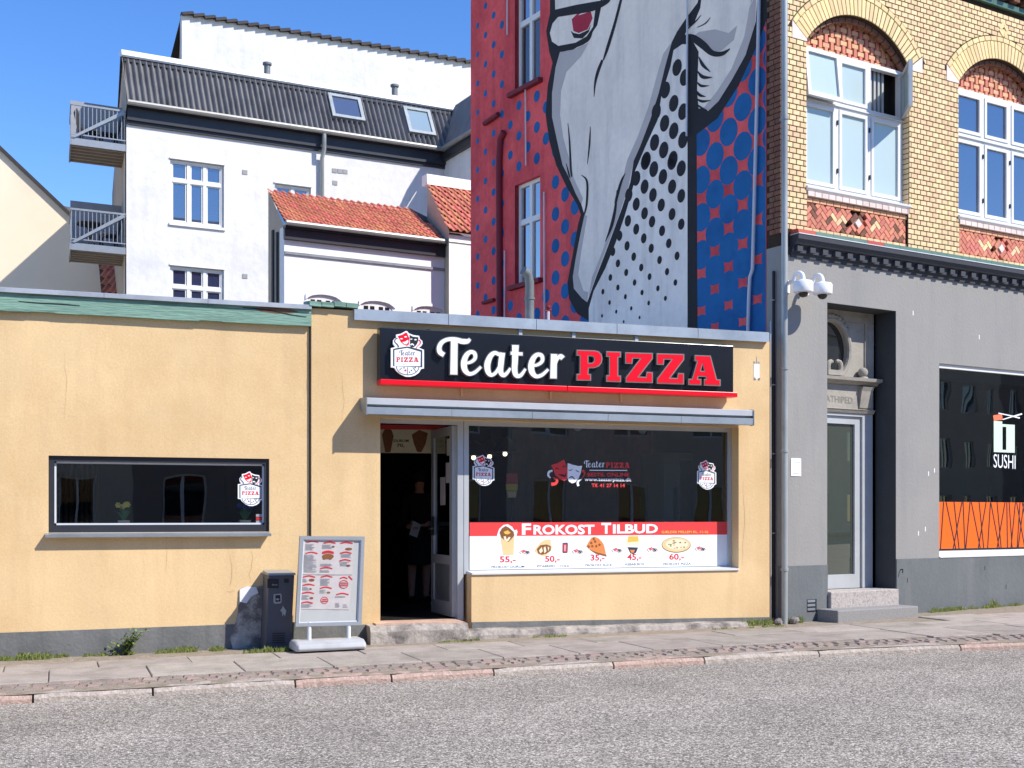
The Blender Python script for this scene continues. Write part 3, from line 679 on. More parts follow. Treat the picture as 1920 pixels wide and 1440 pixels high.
# door leaf swung into the shop
hs_ = S(857, fd + 0.05); L0 = fd + 0.09; L1 = fd + 0.92; th = 0.045; zA = zs + 0.01; zB = ztf - 0.05
leaf = MB()
leaf.box(hs_ - th, hs_, L0, L0 + 0.1, zA, zB).box(hs_ - th, hs_, L1 - 0.1, L1, zA, zB).box(hs_ - th, hs_, L0 + 0.1, L1 - 0.1, zB - 0.1, zB)
leaf.box(hs_ - th, hs_, L0 + 0.1, L1 - 0.1, zA, zA + 0.16).box(hs_ - th, hs_, L0 + 0.1, L1 - 0.1, zA + 0.58, zA + 0.68)
lo = leaf.build('door', 'frame_alu', shop)
MB().box(hs_ - 0.03, hs_ - 0.015, L0 + 0.1, L1 - 0.1, zA + 0.16, zA + 0.58).build('door_panel', 'grey_metal', lo)
MB().quad((hs_ - 0.022, L0 + 0.1, zA + 0.68), (hs_ - 0.022, L1 - 0.1, zA + 0.68), (hs_ - 0.022, L1 - 0.1, zB - 0.1), (hs_ - 0.022, L0 + 0.1, zB - 0.1)).build('pane', 'glass_door', lo)
MB().tube([(hs_ - th, L1 - 0.06, zA + 0.98), (hs_ - th - 0.05, L1 - 0.06, zA + 0.98), (hs_ - th - 0.05, L1 - 0.18, zA + 0.98)], 0.011, 8).build('handle', 'counter_steel', lo)
MB().box(hs_ - th - 0.003, hs_ - th, L1 - 0.14, L1 - 0.02, zA + 0.9, zA + 1.12).build('lock_plate', 'counter_steel', lo)
for (y0, y1, zz0, zz1) in ((0.16, 0.3, 1.55, 1.78), (0.33, 0.52, 1.3, 1.62), (0.14, 0.26, 1.86, 2.05)):
    MB().box(hs_ - 0.028, hs_ - 0.0245, L0 + y0, L0 + y1, zA + zz0 - 0.05, zA + zz1 - 0.05).build('notice', 'paper', lo)
# awning cassette over the door and window
ad = -0.285
a0, at_ = A(687, 745, ad); a1, _ = A(1413, 770, ad); _, ab = A(687, 776, ad)
H = at_ - ab
aw = MB().extrude_s([(0, at_ + 0.012), (ad + 0.02, at_ + 0.0), (ad, at_ - 0.008), (ad, at_ - 0.40 * H), (ad + 0.05, at_ - 0.44 * H), (ad + 0.05, at_ - 0.5 * H), (-0.02, at_ - 0.55 * H), (0, at_ - 0.5 * H)], a0, a1)
awo = aw.build('awning_cassette', 'awning_grey', shop)
vj = [a0 + 0.004, S(847, ad), S(998, ad), S(1140, ad), S(1277, ad), a1 - 0.004]
for i in range(5):
    MB().extrude_s([(ad + 0.012, at_ - 0.56 * H), (ad - 0.008, at_ - 0.58 * H), (ad - 0.004, ab), (ad + 0.03, ab - 0.008), (ad + 0.05, ab + 0.02), (ad + 0.04, at_ - 0.53 * H)], vj[i] + .002, vj[i + 1] - .002).build('awning_rail', 'zinc', awo)
for sx in (a0 - 0.004, a1 - 0.006):
    MB().extrude_s([(-0.0, at_ + 0.016), (ad + 0.02, at_ + 0.006), (ad - 0.012, at_ - 0.006), (ad - 0.012, ab - 0.008), (ad + 0.06, ab - 0.012), (0, at_ - 0.6 * H)], sx, sx + 0.01).build('end_cap', 'grey_metal', awo)
MB().box(a0 + 0.02, a1 - 0.02, ad + 0.045, -0.03, at_ - 0.85 * H, at_ - 0.57 * H).build('awning_roll', 'frame_dark', awo)
# brackets of the sign, old fixings on the right
for x, y in ((865, 735), (1032, 741), (1164, 746)):
    s_, z_ = A(x, y, -0.01); MB().box(s_ - 0.012, s_ + 0.012, -0.03, 0, z_ - 0.05, z_ + 0.06).build('bracket', 'yellow_render', shop)
for x, y in ((978, 621), (1078, 626), (1196, 634)):
    s_, z_ = A(x, y, -0.06); MB().box(s_ - 0.02, s_ + 0.02, -0.03, 0, z_ - 0.05, z_ + 0.03).build('bracket', 'frame_alu', shop)
fx = MB(); s_, z_ = A(1419, 695)
for (a, b, w, h) in ((-.03, .1, .012, .012), (.03, .1, .012, .012), (-.03, -.1, .012, .012), (.03, -.1, .012, .012), (0, .13, .004, .04)):
    fx.box(s_ + a - w, s_ + a + w, -0.004, 0, z_ + b - h, z_ + b + h)
fx.build('old_fixing', 'bare_render', shop)
MB().prism(FP.poly([(1413, 682), (1424, 682), (1424, 708), (1418, 712), (1413, 706)], 0), -0.003).build('old_fixing', 'white_smooth', shop)
# vertical joint with a small cable at the pilaster
MB().tube([(sM - 0.012, LD - 0.006, Z(584, 612)), (sM - 0.012, LD - 0.006, Z(584, 1010))], 0.006, 6).build('joint_strip', 'frame_dark', shop)
# the room behind the glass
rm = MB(); rz0, rz1 = zs - 0.01, ztop + 0.35
ra, rb_ = S(-120), sR - 0.35
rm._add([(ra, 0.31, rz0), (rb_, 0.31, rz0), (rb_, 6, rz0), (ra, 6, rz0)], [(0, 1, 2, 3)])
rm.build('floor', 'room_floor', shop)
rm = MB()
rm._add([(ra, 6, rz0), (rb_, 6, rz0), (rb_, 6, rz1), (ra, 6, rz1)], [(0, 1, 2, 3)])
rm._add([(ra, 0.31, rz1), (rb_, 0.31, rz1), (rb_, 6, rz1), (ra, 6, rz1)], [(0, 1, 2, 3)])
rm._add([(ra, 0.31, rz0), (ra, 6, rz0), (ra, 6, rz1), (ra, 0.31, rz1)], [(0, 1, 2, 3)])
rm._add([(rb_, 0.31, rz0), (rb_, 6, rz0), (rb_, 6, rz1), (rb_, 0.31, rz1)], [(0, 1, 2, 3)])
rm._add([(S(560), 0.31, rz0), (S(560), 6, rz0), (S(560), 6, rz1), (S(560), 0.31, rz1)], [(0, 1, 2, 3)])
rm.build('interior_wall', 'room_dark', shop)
# slatted lining and window board in the left room
sl = MB(); k = b0 + 0.05
while k < S(190, 1.0):
    sl.box(k, k + 0.03, 1.6, 1.64, wz0 - 0.2, wz1 + 0.1); k += 0.055
sl.build('slat_screen', 'wood_panel', shop)
MB().box(b0 - .1, b1 + .1, LD + 0.1, LD + 0.33, wz0 + 0.03, wz0 + 0.06).build('window_board', 'frame_white', shop)
# ------------------------------------------------------------------ sign above the awning
SD = -0.15
def C(ox, oy, k): return lambda d: (lambda x, y: FP.at(ox + x / k, oy + y / k, d))
sgn = thing('shop_sign', 'long black sign board with raised white and red letters above the awning', 'sign', FP, (S(1040), SD, Z(1040, 720, SD)))
q0, zt_ = A(712, 614, SD); q1, _ = A(1375, 648, SD); _, zb_ = A(712, 711, SD)
MB().box(q0, q1, SD, -0.03, zb_, zt_).build('board', 'sign_black', sgn, bevel=0.004)
_, zrb = A(712, 721, SD)
rs = S(1061, SD)
MB().box(q0 - 0.002, rs - 0.003, SD - 0.045, -0.03, zrb, zb_ - 0.002).build('red_strip', 'red_paint_bar', sgn, bevel=0.004)
MB().box(rs + 0.003, q1 + 0.03, SD - 0.045, -0.03, zrb, zb_ - 0.002).build('red_strip', 'red_paint_bar', sgn, bevel=0.004)
for x in (805, 1150, 1348):
    s_ = S(x, SD); MB().box(s_ - 0.015, s_ + 0.015, SD + 0.02, -0.02, zt_ + .001, zt_ + 0.014).build('mounting_lug', 'frame_dark', sgn)
LF = SD - 0.05                                          # face of the letters
def offset_poly(p, g):
    n = len(p); ar = sum(p[i][0] * p[(i + 1) % n][1] - p[(i + 1) % n][0] * p[i][1] for i in range(n))
    sg = 1 if ar > 0 else -1; out = []
    for i in range(n):
        a, b, c = p[i - 1], p[i], p[(i + 1) % n]
        u = Vector((b[0] - a[0], b[1] - a[1])).normalized(); v = Vector((c[0] - b[0], c[1] - b[1])).normalized()
        n1 = Vector((u.y, -u.x)) * sg; n2 = Vector((v.y, -v.x)) * sg
        m = n1 + n2
        if m.length < 1e-4: m = n1
        m.normalize(); k = g / max(0.4, m.dot(n1)); out.append((b[0] + m.x * k, b[1] + m.y * k))
    return out
PIZZA = {
 'P': ([(125, 150), (310, 156), (352, 166), (380, 195), (389, 238), (380, 285), (352, 318), (310, 334), (245, 335), (240, 405), (268, 406), (268, 468), (125, 465), (125, 405), (157, 404), (159, 205), (125, 203)],
       [[(241, 208), (284, 211), (303, 222), (311, 246), (304, 274), (284, 287), (242, 288)]]),
 'I': ([(440, 165), (585, 170), (585, 222), (556, 221), (556, 422), (585, 423), (585, 483), (440, 478), (440, 418), (468, 419), (470, 217), (440, 215)], []),
 'Z': ([(640, 177), (922, 184), (922, 240), (772, 433), (858, 437), (866, 384), (922, 387), (922, 493), (645, 486), (645, 440), (800, 236), (712, 233), (706, 290), (640, 287)], []),
 'Y': ([(973, 187), (1254, 195), (1254, 250), (1104, 446), (1190, 450), (1198, 396), (1252, 398), (1252, 507), (976, 499), (976, 452), (1132, 247), (1044, 244), (1038, 302), (973, 299)], []),
 'A': ([(1375, 206), (1536, 212), (1602, 462), (1640, 464), (1640, 525), (1474, 519), (1474, 460), (1499, 461), (1490, 428), (1407, 425), (1398, 458), (1436, 459), (1436, 517), (1308, 512), (1308, 457), (1346, 457), (1402, 262), (1375, 261)],
       [[(1453, 290), (1432, 372), (1478, 374)]])}
cz = lambda d: (lambda x, y: FP.at(1060 + x / 5.647, 630 + y / 5.647, d))
for ch in 'PIZYA':
    o, hs = PIZZA[ch]
    f1 = cz(LF); f2 = cz(LF + 0.003)
    rim = MB().prism([f2(*p) for p in offset_poly(o, 6)], LF + 0.003, SD + 0.012, holes=[[f2(*p) for p in offset_poly(h, -5)] for h in hs]).build('letter', 'letter_steel', sgn)
    MB().prism([f1(*p) for p in offset_poly(o, -5)], LF, LF + 0.002, holes=[[f1(*p) for p in offset_poly(h, 5)] for h in hs]).build('letter_face', 'letter_red', rim)
EL = lambda ox, oy: [[(838 + ox, 412 + oy, 18), (915 + ox, 402 + oy, 24), (962 + ox, 365 + oy, 30), (958 + ox, 316 + oy, 34), (918 + ox, 304 + oy, 34), (878 + ox, 340 + oy, 44), (858 + ox, 405 + oy, 54), (866 + ox, 470 + oy, 50), (905 + ox, 510 + oy, 34), (960 + ox, 497 + oy, 28), (1018 + ox, 445 + oy, 20)]]
TEATER = {
 'T': [[(668, 330, 40), (632, 305, 44), (624, 262, 42), (646, 216, 36), (698, 186, 32), (770, 184, 38), (840, 203, 46), (890, 202, 40), (915, 182, 20)], [(766, 195, 62), (764, 350, 62), (762, 515, 64)]],
 'e': EL(0, 0),
 'a': [[(1195, 330, 30), (1150, 312, 34), (1108, 345, 44), (1080, 420, 54), (1088, 492, 46), (1120, 522, 30), (1165, 492, 26), (1205, 420, 26)], [(1222, 312, 48), (1208, 420, 50), (1206, 490, 46), (1232, 525, 34), (1268, 500, 26), (1296, 458, 18)]],
 't': [[(1346, 240, 60), (1342, 380, 52), (1338, 470, 50), (1354, 525, 40), (1396, 524, 30), (1440, 465, 18)], [(1302, 314, 26), (1360, 320, 28), (1412, 322, 26)]],
 'f': EL(637, 24),
 'r': [[(1712, 325, 56), (1708, 440, 56), (1706, 552, 58)], [(1720, 440, 16), (1742, 370, 26), (1772, 345, 40), (1794, 362, 44)]]}
cw = lambda d: (lambda x, y: FP.at(700 + x / 5.0526, 600 + y / 5.0526, d))
for ch in 'Teatfr' if False else ['T', 'e', 'a', 't', 'f', 'r']:
    r1 = MB(); r2 = MB()
    for k, st in enumerate(TEATER[ch]):
        r1.ribbon(cw(LF + 0.004), st, LF + 0.004 - 0.0002 * k, SD + 0.012, grow=8, step=0.00002)
        r2.ribbon(cw(LF), st, LF - 0.0008 * k, None, grow=1, step=0.00005)
    rim = r1.build('letter', 'letter_steel', sgn)
    r2.build('letter_face', 'letter_white', rim)

# ------------------------------------------------------------------ theatre masks and the shield logo, drawn in unit coordinates
# logo box: crop (720-830 x 610-715), 13.72 per pixel -> unit coordinates u = cx/1509, v = cy/1440
def masks(fr, d, parent, mapf, red='letter_red', dark='print_black', light='letter_white', step=0.0006, names=True, ribbons=True):
    m = lambda p: fr(*mapf(*p))
    MB().prism([m(p) for p in [(350, 275), (470, 240), (560, 185), (590, 190), (625, 270), (655, 330), (650, 420), (640, 495), (590, 530), (510, 500), (430, 430), (395, 360)]], d).build('comedy_mask', red, parent)
    MB().prism([m(p) for p in [(655, 245), (740, 290), (885, 305), (880, 400), (850, 480), (800, 540), (750, 565), (690, 560), (660, 520), (668, 420), (662, 330)]], d - step * 0.5).build('tragedy_mask', dark, parent)
    e = MB(); d2 = d - step
    e.prism([m(p) for p in sub_poly(450, 345, 38, 16, 8)], d2).prism([m(p) for p in sub_poly(555, 295, 38, 18, 8)], d2)
    e.prism([m(p) for p in [(470, 430), (540, 420), (620, 370), (628, 430), (580, 490), (520, 480)]], d2)
    e.prism([m(p) for p in sub_poly(700, 355, 32, 14, 8)], d2).prism([m(p) for p in sub_poly(810, 370, 34, 18, 8)], d2)
    e.prism([m(p) for p in [(668, 505), (690, 470), (740, 465), (775, 500), (770, 535), (735, 500), (695, 515)]], d2)
    e.build('mask_feature', light, parent)
    if ribbons:
        MB().ribbon(lambda x, y: fr(*mapf(x, y)), [(352, 330, 20), (290, 360, 26), (280, 430, 24), (340, 490, 24), (375, 560, 30)], d2).build('mask_ribbon', dark, parent)
        MB().ribbon(lambda x, y: fr(*mapf(x, y)), [(890, 370, 30), (935, 420, 34), (920, 480, 24), (860, 530, 18), (830, 590, 20)], d2).build('mask_ribbon', red, parent)
def lettering(fr, d, parent, mapf, script, slab, sx0, sx1, sy0, sy1, px0, px1, py0, py1):
    # 'Teater' strokes into box (sx0..sx1, sy0..sy1), 'PIZZA' shapes into (px0..px1, py0..py1)
    t = MB(); j = 0
    k = (sx1 - sx0) / (1815 - 605)
    for ch in ['T', 'e', 'a', 't', 'f', 'r']:
        for st in TEATER[ch]:
            pts = [((x - 605) * k + sx0, (y - 165 - (x - 605) * 0.045) / 370 * (sy1 - sy0) + sy0, w * k * 1.0) for x, y, w in st]
            t.ribbon(lambda x, y: fr(*mapf(x, y)), pts, d - 0.00005 * j, sub=3, step=0.000005); j += 1
    t.build('script_lettering', script, parent)
    t = MB()
    for ch in 'PIZYA':
        o, hs = PIZZA[ch]
        f = lambda p: fr(*mapf((p[0] - 125) / (1640 - 125) * (px1 - px0) + px0, (p[1] - 150 - (p[0] - 125) * 0.037) / 317 * (py1 - py0) + py0))
        t.prism([f(p) for p in o], d, holes=[[f(p) for p in h] for h in hs])
    t.build('block_lettering', slab, parent)
def logo(fr_obj, d, parent, mapf, st=0.0006, depth=None, halo='letter_white'):
    fr = lambda x, y: fr_obj.at(x, y, d)
    m = lambda p: fr(*mapf(*p))
    out = [(180, 585), (290, 560), (235, 470), (235, 390), (270, 340), (320, 320), (310, 240), (430, 215), (560, 145), (600, 150), (640, 205), (760, 250), (905, 270), (925, 350), (985, 400), (995, 470), (960, 530), (900, 575), (1030, 630), (1030, 1110), (960, 1120), (900, 1220), (800, 1290), (680, 1325), (560, 1320), (430, 1260), (320, 1170), (270, 1090), (180, 1080)]
    MB().prism([m(p) for p in out], d, (d + depth) if depth else None).build('backing', halo, parent)
    bo = [(232, 610), (330, 585), (600, 545), (700, 560), (985, 640), (985, 1080), (910, 1075), (232, 1050)]
    bi = [(268, 635), (600, 580), (945, 680), (940, 1050), (900, 1052), (268, 1045)]
    t = MB().prism([m(p) for p in bo], d - st, holes=[[m(p) for p in bi]])
    arc = sub_poly(610, 1060, 300, 225, 15, 0, 180)
    arc2 = sub_poly(610, 1060, 280, 205, 15, 180, 0)
    t.prism([m(p) for p in arc + arc2], d - st)
    for a, b in (((600, 1080), (600, 1270)), ((740, 1080), (820, 1190)), ((460, 1090), (390, 1160))):
        dx, dy = b[0] - a[0], b[1] - a[1]; l = math.hypot(dx, dy); nx, ny = -dy / l * 9, dx / l * 9
        t.prism([m((a[0] + nx, a[1] + ny)), m((b[0] + nx, b[1] + ny)), m((b[0] - nx, b[1] - ny)), m((a[0] - nx, a[1] - ny))], d - st * 1.5)
    for x, y in ((515, 1095), (705, 1160), (655, 1205), (800, 1090)): t.prism([m(p) for p in sub_poly(x, y, 20, 20, 8)], d - st)
    t.build('border', 'print_dark', parent)
    MB().prism([m(p) for p in sub_poly(548, 1160, 28, 28, 8)], d - st).build('topping', 'print_brightred', parent)
    masks(fr, d - st, parent, mapf, step=st)
    lettering(fr, d - st, parent, mapf, 'print_dark', 'print_brightred', 395, 800, 645, 785, 315, 890, 820, 945)
    t = MB(); put_text(t, lambda x, y: fr(*mapf(x, y)), 'EST. 1998' if False else 'EST', d - st, 490, 560, 1020, 1020, 36, 0.0); t.build('small_print', 'print_grey', parent)
lg = logo(FP, SD - 0.055, sgn, lambda x, y: (720 + x / 13.72, 610 + y / 13.72), depth=0.03)
def sticker(label, x0, x1, y0, y1, d, slope, halo='letter_white'):
    # picture box of the shield logo
    th_ = thing('window_sticker', label, 'sticker', FP, (FP.s((x0 + x1) / 2, d), d, FP.z((x0 + x1) / 2, y1, d)), 'shop logo stickers on the glass')
    kx_ = (x1 - x0) / (1030 - 180); ky = (y1 - y0) / (1325 - 145)
    logo(FP, d, th_, lambda x, y: (x0 + (x - 180) * kx_, y0 + (y - 145) * ky + slope * (x - 605) * kx_), st=0.0005, halo=halo)
    return th_
GD = fd + 0.027
sticker('shield logo sticker at the left end of the wide shop window', 886, 927, 853, 911, GD, 0.02)
sticker('shield logo sticker at the right end of the wide shop window', 1307, 1343, 863, 918, GD, 0.02)
sticker('shield logo sticker on the long window of the left wing', 446, 493, 884, 949, LD + 0.077, 0.01)

# ------------------------------------------------------------------ order-online lettering on the glass
od = thing('window_lettering', 'order online lettering with red and white theatre masks in the middle of the shop window', 'lettering', FP, (S(1110, GD), GD, Z(1110, 920, GD)))
g = lambda x, y: FP.at(1020 + x / 10.667, 840 + y / 10.667, GD)
gd = GD
MB().prism([g(*p) for p in [(140, 345), (280, 300), (400, 232), (425, 300), (472, 410), (468, 560), (450, 640), (400, 655), (300, 610), (220, 530), (180, 420)]], gd).build('comedy_mask', 'print_red', od)
MB().prism([g(*p) for p in [(472, 300), (560, 330), (690, 362), (762, 355), (735, 500), (690, 610), (620, 690), (560, 708), (500, 670), (470, 600)]], gd - 0.0004).build('tragedy_mask', 'letter_white', od)
t = MB()
for pts in ([(225, 430, 10), (255, 400, 16), (300, 430, 8)], [(370, 385, 10), (410, 360, 16), (445, 375, 8)], [(290, 530, 8), (360, 545, 34), (420, 560, 30), (435, 500, 8)],
            [(485, 440, 8), (530, 445, 18), (570, 425, 8)], [(630, 440, 8), (670, 465, 18), (705, 480, 8)], [(500, 600, 10), (560, 575, 26), (620, 630, 10)]):
    t.ribbon(g, pts, gd - 0.0009, sub=4, step=0.00001)
t.build('mask_feature', 'print_black', od)
MB().ribbon(g, [(170, 450, 30), (100, 480, 44), (85, 550, 40), (130, 600, 24)], gd).build('mask_ribbon', 'letter_white', od)
MB().ribbon(g, [(180, 590, 20), (260, 640, 50), (230, 710, 60), (145, 725, 70)], gd - .0003).build('mask_ribbon', 'print_red', od)
MB().ribbon(g, [(760, 620, 10), (690, 660, 40), (672, 710, 44), (690, 760, 50)], gd).build('mask_ribbon', 'letter_white', od)
MB().ribbon(g, [(770, 440, 60), (810, 500, 36), (790, 560, 20), (750, 600, 8)], gd - .0003).build('mask_ribbon', 'print_red', od)
lettering(lambda x, y: g(x, y), gd, od, lambda x, y: (x, y), 'letter_white', 'print_red', 800, 1215, 250, 400, 1235, 1715, 290, 400)
t = MB(); t.prism([g(*p) for p in [(910, 436), (1665, 440), (1665, 458), (910, 454)]], gd); 
put_text(t, g, 'www.teaterpizza.dk', gd, 810, 1750, 680, 690, 92, 0.02); t.build('white_lettering', 'letter_white', od)
t = MB(); put_text(t, g, 'BESTIL ONLINE', gd, 865, 1705, 570, 572, 76, 0.035); put_text(t, g, 'Tlf. 41 27 14 14', gd, 950, 1618, 785, 788, 76, 0.03); t.build('red_lettering', 'print_red', od)

# ------------------------------------------------------------------ lunch offer banner on the glass
bn = thing('window_banner', 'red and white printed lunch offer banner along the foot of the shop window', 'banner', FP, (S(1120, GD), GD, Z(1120, 1070, GD)))
b_ = lambda x, y: FP.at(x, y, GD)
cL, cR = S(880.5, GD), S(1366, GD)
zbt, zbm, zbb = Z(1100, 979, GD), Z(1100, 1004, GD), Z(1100, 1069, GD)
zbb = max(zbb, zb + 0.045)
MB().box(cL, cR, GD, GD + 0.001, zbb, zbm - 0.0005).build('white_panel', 'print_white', bn)
MB().box(cL, cR, GD, GD + 0.001, zbm, zbt).build('red_panel', 'print_red', bn)
c1 = lambda x, y: FP.at(860 + x / 7.385, 970 + y / 7.385, GD)      # left crop
c2 = lambda x, y: FP.at(1120 + x / 7.385, 970 + y / 7.385, GD)     # right crop
bd = GD - 0.0008
t = MB()
for (tx, xa, xb, ya, yb_, h, c) in (('F', 875, 1002, 243, 242, 158, c1), ('ROKOST', 1035, 1880, 240, 236, 136, c1), ('T', 55, 190, 226, 226, 150, c2), ('ILBUD', 215, 838, 226, 220, 128, c2)):
    put_text(t, c, tx, bd, xa, xb, ya, yb_, h, 0.035)
t.build('headline', 'letter_white', bn)
t = MB(); put_text(t, c2, 'GÆLDER MELLEM KL. 11-16', bd, 890, 1535, 220, 218, 34, 0.02); t.build('small_print', 'print_yellow', bn)
t = MB()
for (tx, xa, xb, yb_, h, c) in (('55,-', 568, 790, 640, 80, c1), ('50,-', 1195, 1400, 632, 80, c1), ('35,-', 1825, 2020, 615, 80, c1), ('45,-', 412, 610, 606, 80, c2), ('60,-', 995, 1200, 602, 80, c2)):
    put_text(t, c, tx, bd, xa, xb, yb_, yb_, h * 1.25, 0.025)
t.build('price_lettering', 'print_brightred', bn)
t = MB()
for (tx, xa, xb, ya, yb_, c) in (('FROKOST DURUM', 455, 910, 704, 698, c1), ('PITABRØD', 1085, 1330, 694, 690, c1), ('COLA', 1400, 1530, 692, 688, c1), ('FROKOST SLICE', 1755, 2120, 680, 676, c1), ('KEBAB BOX', 388, 655, 668, 664, c2), ('FROKOST PIZZA', 915, 1295, 664, 658, c2)):
    put_text(t, c, tx, bd, xa, xb, ya, yb_, 32, 0.015)
t.build('item_lettering', 'print_dark', bn)
def pr(name, m, pts, c, lay=1): return MB().prism([c(*p) for p in pts], GD - 0.0008 * lay).build(name, m, bn)
# durum wrap
pr('wrap_print', 'print_white', [(530, 250), (560, 160), (620, 105), (680, 95), (740, 130), (770, 180), (805, 170), (815, 200), (800, 265), (760, 300), (560, 300)], c1)
pr('wrap_print', 'print_tan', [(575, 240), (770, 260), (760, 520), (615, 525)], c1, 2)
pr('wrap_print', 'print_brown', [(565, 210), (600, 150), (650, 120), (700, 145), (760, 200), (770, 250), (740, 290), (690, 340), (640, 320), (590, 280)], c1, 3)
pr('wrap_print', 'print_yellow', [(620, 200), (680, 180), (720, 215), (680, 235), (640, 230)], c1, 4)
pr('wrap_print', 'print_cream', [(620, 265), (650, 260), (665, 310), (690, 270), (720, 275), (690, 325), (660, 335), (630, 310)], c1, 4)
# pita
pr('pita_print', 'print_tan', [(1045, 470), (1080, 410), (1130, 350), (1200, 310), (1272, 305), (1275, 350), (1295, 420), (1250, 500), (1180, 545), (1110, 520)], c1)
pr('pita_print', 'print_brown', [(1080, 440), (1130, 385), (1220, 375), (1275, 400), (1275, 460), (1210, 505), (1150, 520), (1100, 500)], c1, 2)
for pts in ([(1110, 460), (1150, 410), (1165, 470), (1130, 500)], [(1175, 420), (1200, 400), (1215, 470), (1185, 500)], [(1230, 400), (1255, 420), (1240, 470)]): pr('pita_print', 'print_cream', pts, c1, 3)
# can
pr('can_print', 'print_dark', [(1438, 355), (1505, 350), (1512, 365), (1508, 485), (1495, 495), (1445, 495), (1436, 480)], c1)
pr('can_print', 'print_red', [(1448, 370), (1495, 368), (1497, 480), (1450, 482)], c1, 2)
pr('can_print', 'print_pink', [(1462, 385), (1485, 385), (1478, 465), (1460, 465)], c1, 3)
# slice
pr('slice_print', 'print_orange', [(1765, 400), (1800, 340), (1840, 280), (1880, 268), (1935, 290), (1985, 340), (2010, 380), (2030, 460), (2045, 540), (1990, 520), (1880, 480), (1790, 430)], c1)
for x, y in ((1835, 355), (1890, 335), (1800, 405), (1850, 400), (1905, 400), (1870, 300), (1950, 380)): pr('slice_print', 'print_brown', sub_poly(x, y, 17, 19, 8), c1, 2)
pr('slice_print', 'print_brown', [(1800, 440), (1900, 480), (2045, 520), (2048, 545), (1900, 505)], c1, 2)
# kebab box
pr('box_print', 'print_cream', [(395, 285), (440, 250), (520, 245), (590, 275), (598, 330), (580, 385), (400, 390)], c2)
pr('box_print', 'print_yellow', [(430, 270), (560, 262), (570, 330), (420, 345)], c2, 2)
pr('box_print', 'print_dark', [(415, 412), (565, 418), (535, 490), (495, 510), (455, 495)], c2)
pr('box_print', 'print_orange', [(450, 450), (520, 450), (505, 490), (470, 490)], c2, 2)
# pizza
pr('pizza_print', 'print_brown', sub_poly(1092, 382, 202, 108, 26), c2)
pr('pizza_print', 'print_tan', sub_poly(1092, 378, 195, 100, 26), c2, 2)
pr('pizza_print', 'print_cream', sub_poly(1100, 372, 155, 72, 22), c2, 3)
for i in range(16):
    a = random.uniform(0, 6.28); q = random.uniform(.25, .9); x = 1100 + 150 * q * math.cos(a); y = 372 + 68 * q * math.sin(a)
    pr('pizza_print', random.choice(['print_orange', 'print_green', 'print_brown']), sub_poly(x, y, random.uniform(8, 20), random.uniform(5, 10), 7), c2, 4)
# little masks between the offers
for (ox, oy, c) in ((835, 440, c1), (1565, 432, c1), (2110, 415, c1), (680, 405, c2), (1345, 395, c2)):
    kk = 165 / 760.0
    f = lambda x, y: (ox + (x - 235) * kk, oy + (y - 145) * kk * 0.8)
    masks(c, bd, bn, f, red='print_brightred', dark='print_black', light='print_white', step=0.0005)
    if ox in (1565, 680): MB().prism([c(ox + 20, oy + 148), c(ox + 150, oy + 146), c(ox + 150, oy + 151), c(ox + 20, oy + 153)], bd).build('small_print', 'print_grey', bn)
# small notice on the pane of the left wing
nt_ = thing('window_notice', 'small red and grey notice in the corner of the left wing window', 'notice', FP, (S(487, LD + .08), LD + .078, Z(487, 980, LD + .08)))
n_ = lambda p: FP.at(p[0], p[1], LD + 0.077)
MB().prism([n_(p) for p in [(480, 964), (494, 964), (494, 969), (480, 969)]], LD + .077).build('strip', 'print_grey', nt_)
MB().prism([n_(p) for p in [(480, 970), (494, 970), (494, 975), (480, 975)]], LD + .077).build('strip', 'print_brightred', nt_)
MB().prism([n_(p) for p in [(480, 976), (494, 976), (494, 981), (480, 981)]], LD + .077).build('strip', 'print_grey', nt_)
# ------------------------------------------------------------------ brick building on the right
BA = FB.at; BS = FB.s; BZ = FB.z
brk = thing('brick_building', 'yellow brick building with arched windows over a grey ground floor and a painted side wall', 'building', FB, (3.0, 0.0, zp(9)))
sE = 9.5                                                # right end
ZC0 = BZ(1493, 480); ZC1 = BZ(1493, 443); ZG1 = BZ(1493, 434)
ZTOP = BZ(1860, 12)
HB = ZTOP + 3.0
# ground floor
do0, do1 = BS(1551), BS(1680); dzt = BZ(1551, 567); 
su0, su1 = BS(1761), BS(2100); szt, szb = BZ(1761, 681), BZ(1761, 1044)
REC = 0.34
MB().prism([(0, -0.4), (do0, -0.4), (do0, dzt), (do1, dzt), (do1, -0.4), (sE, -0.4), (sE, ZC0 + 0.1), (0, ZC0 + 0.1)], 0.0, REC,
           holes=[[(su0, szb), (su1, szb), (su1, szt), (su0, szt)]]).build('ground_floor_wall', 'grey_render', brk)
zpl = BZ(1490, 1061)
MB().box(-0.008, do0 - 0.001, -0.012, 0.05, -0.4, zpl).build('plinth', 'grey_plinth', brk)
MB().box(do1 + 0.001, sE, -0.012, 0.05, -0.4, BZ(1690, 1048)).build('plinth', 'grey_plinth', brk)
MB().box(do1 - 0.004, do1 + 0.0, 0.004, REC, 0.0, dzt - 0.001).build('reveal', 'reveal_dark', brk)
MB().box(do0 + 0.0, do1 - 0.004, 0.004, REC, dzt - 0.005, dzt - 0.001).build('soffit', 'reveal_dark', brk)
# vent grille in the plinth
v0, vz1 = BA(1513, 1124, -0.012); v1, vz0 = BA(1531, 1147, -0.012)
MB().box(v0, v1, -0.0135, -0.012, vz0, vz1).build('vent_recess', 'print_black', brk)
vg = MB()
for k in range(3): vg.box(v0 + .004, v1 - 0.03, -0.02, -0.0137, vz0 + 0.02 + k * 0.05, vz0 + 0.05 + k * 0.05)
vg.build('vent_grille', 'grey_metal', brk)
